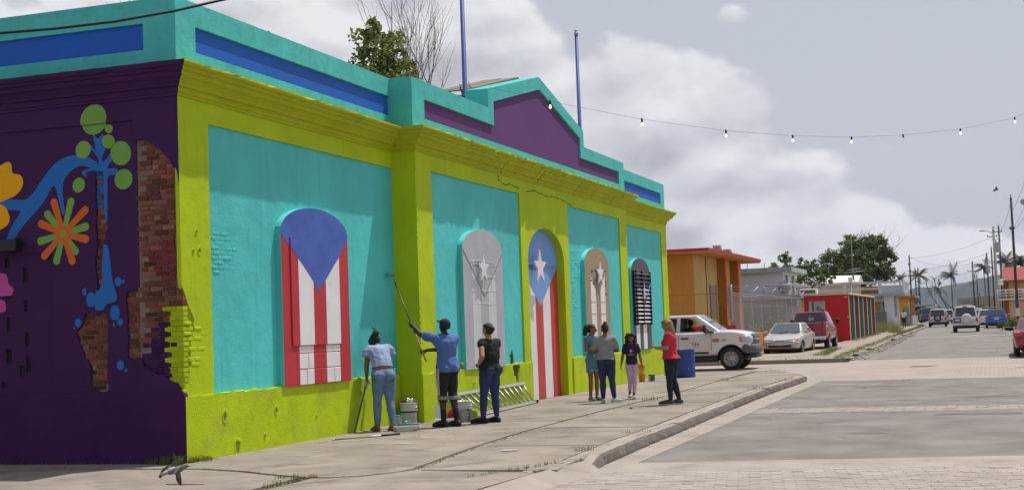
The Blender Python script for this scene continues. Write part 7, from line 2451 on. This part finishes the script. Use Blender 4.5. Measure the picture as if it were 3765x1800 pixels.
MB().cbox((-.075, -.036, -.005), (.075, .036, .005), .004, rot=Matrix.Rotation(R(25), 3, 'Y')).build('phone', m_black, ph)

# ------------------------------------------------------------------ PLANTS
m_blade = [m_grass, m_grassd]


def leaves(mb, centre, rad, n, size, mi_fn, shell=.55, rng=random):
    cx, cy, cz = centre
    for _ in range(n):
        while True:
            d = V((rng.uniform(-1, 1), rng.uniform(-1, 1), rng.uniform(-1, 1)))
            if .05 < d.length < 1: break
        d = d.normalized() * (shell + (1 - shell) * rng.random()) ** .7
        p = V((cx + d.x * rad[0], cy + d.y * rad[1], cz + d.z * rad[2]))
        s_ = size * rng.uniform(.6, 1.3)
        a = V((rng.uniform(-1, 1), rng.uniform(-1, 1), rng.uniform(-.8, .6))).normalized()
        b = a.cross(V((rng.uniform(-1, 1), rng.uniform(-1, 1), rng.uniform(-1, 1)))).normalized()
        fold = a.cross(b) * s_ * .18
        mb.add([p, p + a * s_ * .5 + b * s_ * .32 + fold, p + a * s_, p + a * s_ * .5 - b * s_ * .32 + fold], [(0, 1, 2, 3)], mi_fn())


def branch(mb, p, d, L, r, depth, rng, spread=.5, up=.15, tips=None, mi=0):
    n = 4
    P = [p]
    q = p.copy(); dd = d.normalized()
    for i in range(n):
        dd = (dd + V((rng.uniform(-1, 1), rng.uniform(-1, 1), rng.uniform(-.6, 1))) * .16 + V((0, 0, up * .2))).normalized()
        q = q + dd * L / n
        P.append(q)
    mb.tube(P, [r * (1 - .45 * i / n) for i in range(n + 1)], 5 if depth > 1 else 4, mi, cap=False)
    if depth <= 0:
        if tips is not None: tips.append(q)
        return
    for k in range(rng.choice((2, 3, 3))):
        i = rng.choice((2, 3, 4))
        nd = (dd + V((rng.uniform(-1, 1), rng.uniform(-1, 1), rng.uniform(-.5, .9))) * spread * 1.3).normalized()
        branch(mb, P[i], nd, L * rng.uniform(.55, .85), r * .55, depth - 1, rng, spread, up, tips, mi)


def tree(name, label, cat, loc, trunk, lobes, n, size, mats=(0, 0, 0, 1, 1, 2), seed=1, group=None, limbs=True, tr=.2):
    rng = random.Random(seed)
    t = thing(name, label, cat, loc, 0, group)
    mb = MB()
    top = V(trunk[-1])
    mb.tube(trunk, [tr * (1 - .5 * i / len(trunk)) for i in range(len(trunk))], 8)
    if limbs:
        for c, r in lobes:
            mid = V(c).lerp(top, .5) + V((rng.uniform(-.3, .3), rng.uniform(-.3, .3), .1))
            mb.tube([top, mid, V(c)], [tr * .4, tr * .25, tr * .08], 5)
            for k in range(3):
                e = V(c) + V((rng.uniform(-1, 1) * r[0], rng.uniform(-1, 1) * r[1], rng.uniform(-.6, 1) * r[2])) * .8
                mb.tube([V(c), e], [tr * .09, tr * .03], 4)
    mb.build('trunk', m_bark, t)
    mb = MB()
    for c, r in lobes:
        k = int(n * r[0] * r[2] / sum(q[0] * q[2] for _, q in lobes))
        # small clumps scattered through each lobe
        nc = max(5, k // 34)
        for _ in range(nc):
            while True:
                d = V((rng.uniform(-1, 1), rng.uniform(-1, 1), rng.uniform(-1, 1)))
                if d.length < 1: break
            cc = (c[0] + d.x * r[0], c[1] + d.y * r[1], c[2] + d.z * r[2])
            cr_ = r[0] * rng.uniform(.16, .34)
            tone = rng.choice(mats)
            leaves(mb, cc, (cr_, cr_, cr_ * .8), k // nc, size, lambda: tone if rng.random() < .75 else rng.choice(mats), .3, rng)
    mb.build('crown', [m_leafA, m_leafB, m_leafC, m_leafY], t, False)
    return t


rng = random.Random(3)
tree('shrub', 'leafy green shrub growing on the roof behind the parapet', 'shrub', (-2.0, 11.0, 5.36), [(0, 0, 0), (0, .1, .6), (0, .2, 1.0)],
     [((0, -1.2, 1.05), (.7, 1.0, .55)), ((0, .0, 1.3), (.8, 1.1, .8)), ((.1, -.3, 2.05), (.6, .75, .55)), ((0, 1.1, 1.05), (.7, 1.0, .65)), ((.2, -2.0, 1.0), (.5, .55, .35)), ((0, .7, 1.8), (.4, .6, .4)), ((.1, -.8, 2.5), (.25, .35, .22)), ((0, 2.0, 1.0), (.4, .6, .45)), ((0, .3, 2.5), (.2, .25, .2))], 10500, .10, (1, 1, 0, 1, 2, 1, 0, 3), 4, tr=.09)
bs = thing('bare_bush', 'leafless grey brown bush rising behind the roof shrub', 'bush', (-2.2, 12.5, 5.36))
mb = MB()
for k in range(9):
    a = rng.uniform(-.45, 1.7)
    branch(mb, V((rng.uniform(-.1, .1), .25 * a + rng.uniform(-.1, .1), 0)), V((rng.uniform(-.25, .25), a * .8, 1.2)), rng.uniform(1.55, 2.2), .022, 3, rng, .42, .35)
mb.build('branches', mat('dry_twigs', (.15, .12, .10), .95, .2, 6), bs, False)
dw = thing('dry_weed', 'withered weed standing at the foot of the taller flagpole', 'weed', (-.15, 11.15, 5.9))
mb = MB()
for k in range(14): 
    a = rng.uniform(-1, 1); mb.tube([(0, a * .12, .1), (rng.uniform(-.1, .1), a * .3, .3 + .3 * rng.random()), (rng.uniform(-.1, .1), a * .36 + rng.uniform(-.08, .08), .45 + .45 * rng.random())], [.012, .014, .008], 4)
leaves(mb, (0, 0, .5), (.15, .35, .3), 60, .09, lambda: 1, .2, rng)
mb.build('stems', [mat('dry_twigs', (.15, .12, .10)), m_leafY], dw, False)
tw = thing('dry_weed', 'thin dry twigs showing over the left parapet', 'weed', (-1.75, 1.6, 5.36))
mb = MB()
for k in range(8): branch(mb, V((rng.uniform(-.3, .3), 0, 0)), V((rng.uniform(-1, 1), rng.uniform(-.5, .5), 1.8)), .75, .010, 2, rng, .5, .2)
mb.build('twigs', mat('dry_twigs', (.15, .12, .10)), tw, False)
# small growth on the parapet top
tree('shrub', 'tiny brown tuft on the parapet edge of the first bay', 'weed', (-.2, 2.85, 6.09), [(0, 0, 0), (0, 0, .05)], [((0, 0, .06), (.05, .08, .05))], 60, .05, (3, 3, 0), 9, limbs=False, tr=.006)

# big tree and its neighbours
tree('broad_tree', 'big dense green tree behind the balustrade house', 'tree', (-3.6, 140, .4), [(0, 0, 0), (.1, 0, 2), (0, .1, 4.2)],
     [((-.3, 0, 7.6), (2.4, 2.2, 1.9)), ((1.6, .3, 8.8), (1.7, 1.6, 1.4)), ((-.9, -.3, 9.3), (1.3, 1.3, 1.0)), ((2.5, 0, 6.2), (1.5, 1.5, 1.3)), ((-2.9, 0, 7.6), (1.6, 1.5, 1.1)), ((-3.6, 0, 6.1), (1.4, 1.4, 1.0)), ((.6, -.8, 5.8), (2.4, 1.8, 1.2)), ((-1.8, -.6, 6.0), (1.9, 1.6, 1.2)), ((3.0, .4, 7.6), (1.0, 1.0, .9))], 15000, .28, (0, 0, 1, 1, 2, 2), 21, tr=.35)
mb = MB()
for k in range(8): branch(mb, V((rng.uniform(-2, 3.2), 0, 7.5)), V((rng.uniform(-.2, 1.2), 0, 1.2)), 2.0, .03, 2, rng, .5, .2)
o = mb.build('bare_twigs', m_bark, bpy.data.objects['broad_tree'], False)
tree('small_tree', 'sparse airy tree above the grey white house', 'tree', (-5.6, 96, .3), [(.35, 0, 0), (.3, 0, 3.0), (.15, 0, 4.6)],
     [((0, 0, 6.0), (.55, .5, .5)), ((-.8, 0, 5.6), (.55, .5, .28)), ((.35, 0, 5.4), (.35, .4, .35)), ((.1, 0, 6.5), (.25, .3, .2)), ((-.3, 0, 5.2), (.5, .4, .2))], 1300, .17, (0, 0, 1, 2), 5, tr=.09)
tree('small_tree', 'bushy tree between the grey white house and the big tree', 'tree', (-4.9, 107, .3), [(0, 0, 0), (0, 0, 2.4), (0, 0, 4.0)],
     [((-.7, 0, 5.9), (.65, .6, .7)), ((.5, 0, 5.3), (.9, .8, .7)), ((1.2, 0, 4.7), (.8, .8, .6)), ((-.4, 0, 4.8), (1.0, .9, .6)), ((.2, 0, 6.1), (.4, .4, .3))], 3000, .20, (0, 0, 1, 2), 6, tr=.12)
for i, (x, y, w, h, lb) in enumerate(((-4.2, 57, 1.6, 2.2, 'green shrub seen through the chain link fence'), (-1.6, 58.5, 1.1, 1.7, 'lower green shrub seen through the fence near the red stalls'), (-.25, 69.5, .9, 2.0, 'green bush seen through the window of the red stalls'), (10.9, 84.5, .9, .85, 'low rounded bush at the foot of the nearest utility pole'), (12.3, 88, 1.0, .9, 'low bush right of the nearest utility pole'), (-.6, 190, 1.7, 2.0, 'green bush in front of the dark hut'), (7.2, 262, 1.6, 2.6, 'small shrub before the beige building'), (2.5, 318, 1.4, 3.2, 'ragged little tree left of the beige building'))):
    tree('shrub', lb, 'bush', (x, y, G(y)), [(0, 0, 0), (0, 0, h * .4)], [((0, 0, h * .55), (w, w * .8, h * .45)), ((w * .4, -.2, h * .75), (w * .5, w * .5, h * .25)), ((-w * .5, -.1, h * .5), (w * .5, w * .5, h * .3))], 900, .14 if y < 120 else .28, (0, 1, 1, 2), 30 + i, tr=.05)


def palm(label, x, y, h, crown, lean, seed, nf=16, wind=-.7, base_dx=0):
    rng = random.Random(seed)
    z0 = G(y) - .1
    t = thing('coconut_palm', label, 'palm tree', (x, y, z0), 0, 'coconut palms at the end of the street')
    P = [(base_dx * (1 - f) ** 1.6 + lean * math.sin(f * 3) * .2, 0, h * f) for f in (0, .15, .3, .5, .7, .85, 1)]
    MB().tube(P, [.26, .2, .17, .15, .14, .13, .13], 8).build('trunk', mat('palm_trunk', (.10, .088, .078), .95, .25, 2, .02, 10), t)
    mb = MB()
    c = V(P[-1])
    for k in range(nf):
        a = 2 * math.pi * k / nf + rng.uniform(-.2, .2)
        el_ = rng.uniform(-.35, 1.15)
        d = V((math.cos(a) * math.cos(el_), math.sin(a) * math.cos(el_), math.sin(el_)))
        L = crown * rng.uniform(.65, .98)
        R_ = [c]
        n = 9
        q = c.copy()
        for i in range(n):
            d = (d + V((wind * .13, 0, -.10 - .012 * i))).normalized()
            q = q + d * L / n
            R_.append(q)
        mb.tube(R_, [.05 * (1 - i / (n + 1)) for i in range(n + 1)], 4, 0, cap=False)
        for i in range(1, n + 1):
            for u in (0, .5):
                p = R_[i - 1].lerp(R_[i], u); dd = (R_[i] - R_[i - 1]).normalized()
                sd = dd.cross(V((0, 0, 1))); sd = sd.normalized() if sd.length > .01 else V((0, 1, 0))
                ll = L * .20 * math.sin(math.pi * min(1, (i - .3 + u) / n * .88 + .12)) + .05
                for sg in (-1, 1):
                    e = p + (sd * sg * .75 + dd * .55 + V((wind * .35, 0, -.55))).normalized() * ll * rng.uniform(.8, 1.15)
                    w = dd * .10
                    mb.add([p - w, p + w, e + w * .3, e - w * .3], [(0, 1, 2, 3)], rng.choice((0, 0, 1, 2)))
    mb.build('crown', [mat('palm_frond', (.055, .066, .028), .6, .3, 3, trans=.2), mat('palm_frond_pale', (.085, .085, .04), .6, .3, 3, trans=.3), mat('palm_frond_dark', (.04, .05, .022), .6, .3, 3, trans=.3)], t, False)
    return t


palm('tall palm with full windblown crown at the end of the street', -.6, 382, 11.6, 5.2, .6, 1, 22, -.9)
palm('leaning palm with ragged drooping crown left of the tall one', -4.4, 392, 8.2, 5.0, 0, 2, 12, -.9, 6)
palm('leaning palm trunk with almost no fronds, leftmost of the leaning pair', -7.4, 386, 10.8, 1.2, 0, 3, 6, -.6, 5.6)
palm('leaning palm with a small tuft of fronds, right of the bare leaning trunk', -5.4, 394, 11.2, 1.6, 0, 13, 6, -.6, 5.0)
palm('palm behind the pair of dark poles on the left', -6.5, 328, 10.5, 4.4, .5, 4, 18, .3)
palm('palm peeping over the balustrade house', -10.7, 326, 9.8, 3.2, 0, 5, 16, -.3)
palm('slender palm between the far poles before the hill', 8.0, 375, 13.0, 4.2, 1.0, 6, 20, -.6)
palm('dense palm behind the right transformer pole', 13.0, 303, 12.0, 4.4, .4, 7, 24, -.4)
palm('palm crown at the right edge behind the red roof', 15.4, 272, 10.2, 4.0, .4, 8, 24, -.3)
palm('lower palm between the two right hand crowns', 14.1, 313, 10.2, 3.6, .2, 9, 18, -.2)


# grass in joints, at wall feet and along the verges
def blades(mb, x, y, z, n, r, h, rng, dry=.25):
    for _ in range(n):
        a, q = rng.uniform(0, 6.28), r * math.sqrt(rng.random())
        px_, py_ = x + q * math.cos(a), y + q * math.sin(a)
        hh = h * rng.uniform(.4, 1.2); ln = rng.uniform(-.6, .6) * hh; lm_ = rng.uniform(-.6, .6) * hh
        w = .0035 + h * .016
        b = rng.uniform(0, 3.14); wx, wy = w * math.cos(b), w * math.sin(b)
        mi = 1 if rng.random() < dry else 0
        mb.add([(px_ - wx, py_ - wy, z), (px_ + wx, py_ + wy, z), (px_ + ln * .4 + wx * .6, py_ + lm_ * .4 + wy * .6, z + hh * .6), (px_ + ln * .4 - wx * .6, py_ + lm_ * .4 - wy * .6, z + hh * .6), (px_ + ln, py_ + lm_, z + hh)], [(0, 1, 2, 3), (3, 2, 4)], mi)


rng = random.Random(8)
mb = MB()
for x in [-3.2 + i * .05 for i in range(66)]:
    if rng.random() < .7: blades(mb, x, -.03 - .01 * rng.random(), -.02, 5 if x < -.5 else 10, .04, .05 if x < -.6 else .11, rng, .2)
for k in range(16): blades(mb, rng.uniform(-.35, .03), rng.uniform(-.12, -.03), -.01, 9, .05, rng.uniform(.08, .17), rng, .1)
for y in [i * .04 for i in range(14)]: blades(mb, .065, y, -.01, 10, .035, .13 - y * .12, rng, .1)
for k in range(8): blades(mb, .08 + rng.random() * .12, rng.uniform(.05, .5), -.01, 5, .04, .06, rng, .3)
for (x0, y0), (x1, y1) in zip(J, J[1:]):
    L = math.dist((x0, y0), (x1, y1)); n = int(L / .05)
    for i in range(n):
        t_ = i / n
        den = .9 if x0 < 3.0 and y0 < 0 else .35
        if y0 > 3: den = .22
        if rng.random() < den: blades(mb, x0 + (x1 - x0) * t_ + rng.uniform(-.025, .025), y0 + (y1 - y0) * t_ + rng.uniform(-.02, .02), -.015, 4, .02, .035 if y0 < 0 else .03, rng, .45 if y0 < 0 else .8)
for k in range(12): blades(mb, 2.62 + rng.uniform(-.10, .12), -1.70 - k * .075, -.015, 12, .05, .07, rng, .3)
for k in range(14): blades(mb, 2.45 + rng.uniform(-.2, .25), -1.64 + rng.uniform(-.06, .06), -.015, 8, .05, .06, rng, .3)
for k in range(14): blades(mb, -2.9 + rng.uniform(-.9, 1.1), -1.15 + rng.uniform(-.12, .12), -.015, 14, .08, .05, rng, .3)
for (x, y, n, r, h) in ((3.2, 12.3, 26, .2, .15), (3.1, 12.9, 20, .3, .08), (3.0, 21.5, 25, .12, .10), (4.75, 16.2, 40, .3, .10), (4.8, 20.5, 40, .4, .09), (4.75, 13.2, 30, .4, .06), (4.9, 4.2, 40, .25, .08), (4.95, 1.4, 30, .15, .09), (.55, 25.8, 30, .2, .14), (.2, 28.3, 30, .2, .16), (3.4, 28.0, 30, .3, .08)):
    blades(mb, x, y, -.01, n, r, h, rng, .55)
for y in [.2 + i * .1 for i in range(225)]:
    if rng.random() < .5: blades(mb, kx(y) - .35 + rng.uniform(-.02, .02), y, -.012, 4, .025, .035, rng, .75)
for k in range(18): blades(mb, 5.05 - k * .03 + rng.uniform(-.03, .03), -.1 - k * .09, -.015, 8, .03, .06, rng, .35)
o = mb.build('joint_grass', m_blade, None, False); o['kind'] = 'stuff'
mb = MB()
for k in range(520):
    y = 38 + 95 * rng.random() ** 1.5; x = lerp(KL, y) - .42 + rng.uniform(-.22, .18)
    blades(mb, x, y, G(y) + .09, 7, .16, .06 + .0016 * y, rng, .35)
for k in range(150):
    y = rng.uniform(40.5, 49); x = 2.55 + (y - 41) * .06 + rng.uniform(-.25, .25) + (.8 - (y - 41) * .1)
    blades(mb, x, y, G(y) + .09, 9, .15, .13, rng, .25)
for k in range(60):
    y = rng.uniform(62.8, 80); blades(mb, 2.55 + rng.uniform(-.1, .2), y, G(y) + .08, 9, .2, .2, rng, .3)
for k in range(130):
    y = rng.uniform(83, 108); blades(mb, rng.uniform(.6, 2.3), y, G(y) + .05, 8, .35, .5 + .5 * rng.random(), rng, .35)
for k in range(30): blades(mb, rng.uniform(2.9, 3.8), rng.uniform(84, 88), G(86) + .08, 9, .3, .55, rng, .7)
for k in range(90):
    y = rng.uniform(37.9, 41); blades(mb, rng.uniform(-1, 4.4), 37.95 + rng.uniform(-.1, .1) if k % 2 else y, G(y) + .08, 6, .2, .08, rng, .6)
for k in range(60):
    y = rng.uniform(80, 110); blades(mb, lerp(KR, y) + .5 + rng.uniform(-.2, .4), y, G(y) + .1, 8, .25, .2, rng, .5)
o = mb.build('verge_grass', m_blade, None, False); o['kind'] = 'stuff'
mb = MB()
for k in range(240):
    y = rng.uniform(38, 80); x = lerp(KL, y) + rng.uniform(-.1, .5)
    s_ = rng.uniform(.03, .13)
    mb.cbox((x, y, G(y) - .01), (x + s_, y + s_, G(y) + s_ * .5), s_ * .25, rot=Matrix.Rotation(rng.random(), 3, 'Z'))
for k in range(260):
    y = rng.uniform(0, 26); x = rng.choice((rng.uniform(5.2, 5.6), rng.uniform(.5, 5)))
    s_ = rng.uniform(.006, .02); z = -.125 if x > 5.15 else .0
    mb.cbox((x, y, z - .005), (x + s_, y + s_ * 1.4, z + s_ * .4), s_ * .25)
o = mb.build('rubble_bits', m_kerb); o['kind'] = 'stuff'
# paint spills and a painted shadow line, flat on the slabs
mb = MB()
for (cx, cy, a, b_, mi) in ((2.05, 7.6, .22, .07, 0), (2.3, 7.9, .10, .05, 1), (1.6, 7.9, .16, .05, 1), (1.9, 2.6, .2, .05, 1), (1.4, 2.6, .10, .04, 1), (1.2, 22.2, .5, .25, 0), (1.6, 22.8, .4, .2, 0), (.75, 3.2, .18, .03, 1), (.35, 3.05, .08, .05, 2), (3.9, 1.5, .12, .1, 1), (1.15, 1.5, .06, .05, 1), (2.35, 8.4, .2, .03, 1), (2.4, 5.2, .25, .02, 1)):
    P = [(cx + a * rng.uniform(.5, 1.15) * math.cos(i * .45), cy + b_ * rng.uniform(.5, 1.15) * math.sin(i * .45) + .3 * a * math.cos(i * .45)) for i in range(14)]
    mb.add([(x, y, .0065) for x, y in P], [tuple(range(14))], mi)
o = mb.build('paint_spills', [mat('faint_teal_spill', (.20, .32, .29), .8, .3, 9), mat('white_spill', (.48, .46, .44), .8, .2, 9), m_lime], None, False); o['kind'] = 'stuff'
sp = MB().tube([(1.25, -2.35, .006), (1.5, -2.36, .006), (1.72, -2.33, .006)], [.006, .010, .004], 5).build('pigeon_shadow_streak', mat('pigeon_shadow_tint', (.20, .09, .22), .8)); sp['kind'] = 'stuff'  # the pigeon's cast shadow, drawn as a purple line

# ------------------------------------------------------------------ BIRDS
m_pg, m_pgl, m_pgd = mat('pigeon_grey', (.14, .125, .13), .8, .25, 18), mat('pigeon_pale_grey', (.27, .26, .29), .8, .15, 18), mat('pigeon_dark', (.055, .045, .048), .8, .25, 18)
pg = thing('pigeon', 'grey pigeon with white rump flying low over the sidewalk corner', 'bird', (1.83, -3.05, .235))
pg.scale = (.92, .92, .92)
# axes seen from the camera: right, up and depth of the bird's own frame
rx = V((cr.x, cr.y, 0)).normalized(); fz = V((-rx.y, rx.x, 0))
q = Matrix((rx, fz, V((0, 0, 1)))).transposed() @ Matrix.Rotation(R(-11), 3, 'Y')


def bp(*p): return q @ V(p)


mb = MB()
mb.hull([(bp(-.07, 0, -.01), (.035, .03, .028), q), (bp(.02, 0, 0), (.05, .042, .040), q), (bp(.085, 0, .012), (.035, .030, .032), q)])
mb.hull([(bp(.085, 0, .012), (.03, .026, .028), q), (bp(.128, 0, .020), (.024, .020, .022), q)])
remesh(mb, .006, 2, m_pg, 'body', pg)
MB().hull([(bp(.150, 0, .012), .007), (bp(.172, 0, .004), .003)]).build('beak', m_pgd, pg)
MB().hull([(bp(-.055, -.0, .012), (.036, .028, .022), q), (bp(-.02, 0, .024), (.025, .024, .02), q)]).build('rump', m_sock, pg)


def fan(name, m, root, d0, d1, L0, L1, n, w, par, bend=V((0, 0, 0))):
    for i in range(n):
        f = i / (n - 1)
        d = (V(d0).lerp(V(d1), f)).normalized(); L = L0 + (L1 - L0) * f
        r = V(root)
        s_ = d.cross(V((.1, 1, .1))).normalized()
        A = bp(*(r)); T = bp(*(r + d * L + bend)); Mi = bp(*(r + d * L * .55 + bend * .3 + V((0, -.004 * i, 0))))
        sw_ = (q @ s_) * w
        up_ = (q @ V((0, 1, 0))) * .0025
        mb.add([A - sw_ * .4, A + sw_ * .4, Mi + sw_, T + sw_ * .35, T - sw_ * .35, Mi - sw_], [(0, 1, 2, 5), (5, 2, 3, 4)])
        mb.add([p_ + up_ for p_ in (A - sw_ * .4, A + sw_ * .4, Mi + sw_, T + sw_ * .35, T - sw_ * .35, Mi - sw_)], [(0, 1, 2, 5), (5, 2, 3, 4)])
    return None


mb = MB(); fan('tail', m_pgl, (-.08, 0, -.012), (-1, 0, -.10), (-1, .06, -.02), .115, .12, 6, .016, pg); mb.build('tail', m_pgl, pg, False)
mb = MB(); fan('tail', m_pgl, (-.165, .0, -.03), (-1, 0, -.12), (-1, .05, -.04), .04, .04, 6, .017, pg); mb.build('tail_band', m_pgd, pg, False)
mb = MB()   # near wing, swept down
fan('w', m_pgd, (.05, -.04, .015), (-.42, -.25, -1), (-.02, -.3, -1), .12, .20, 10, .022, pg)
mb.build('wing', m_pgd, pg, False)
mb = MB()   # far wing, raised and swept back
fan('w', m_pgd, (.02, .04, .02), (-.9, .3, .55), (-.25, .35, .9), .11, .08, 7, .024, pg)
fan('w', m_pgd, (-.06, .06, .075), (-1, .2, -.55), (-1, .2, -.42), .165, .14, 5, .011, pg)
mb.build('wing', mat('pigeon_brown_grey', (.10, .085, .09), .8, .2, 18), pg, False)
mb = MB(); mb.hull([(bp(.03, -.045, .02), (.035, .010, .016), q), (bp(.0, -.05, -.03), (.02, .010, .02), q)]); mb.build('wing_shoulder', m_pgl, pg)
fb = thing('small_bird', 'small dark bird flying in the sky at the right', 'bird', (10.16, 26.72, 5.08))
MB().hull([((-.05, 0, -.01), .012), ((.03, 0, 0), .028), ((.07, 0, .02), .016)]).build('body', m_pgd, fb)
MB().add([(-.01, -.02, .0), (.04, -.02, .01), (.05, -.06, .08), (.01, -.05, .09)], [(0, 1, 2, 3)]).add([(-.01, .02, .0), (.04, .02, .01), (-.03, .06, -.05), (-.07, .05, -.03)], [(0, 1, 2, 3)]).build('wing', m_pgd, fb, False)

# ------------------------------------------------------------------ AIR
hz = MB().box((-3000, -60, -2.0), (3000, 2900, 175)).build('haze', mat('air_haze', (.5, .5, .5)))
m = bpy.data.materials.new('haze_volume'); m.use_nodes = True
t = m.node_tree; t.nodes.clear()
oo = N(t, 'ShaderNodeOutputMaterial'); vv = N(t, 'ShaderNodeVolumePrincipled')
vv.inputs['Color'].default_value = (.60, .74, 1.0, 1); vv.inputs['Density'].default_value = .0001
t.links.new(vv.outputs[0], oo.inputs['Volume'])
hz.data.materials.clear(); hz.data.materials.append(m); hz['kind'] = 'stuff'
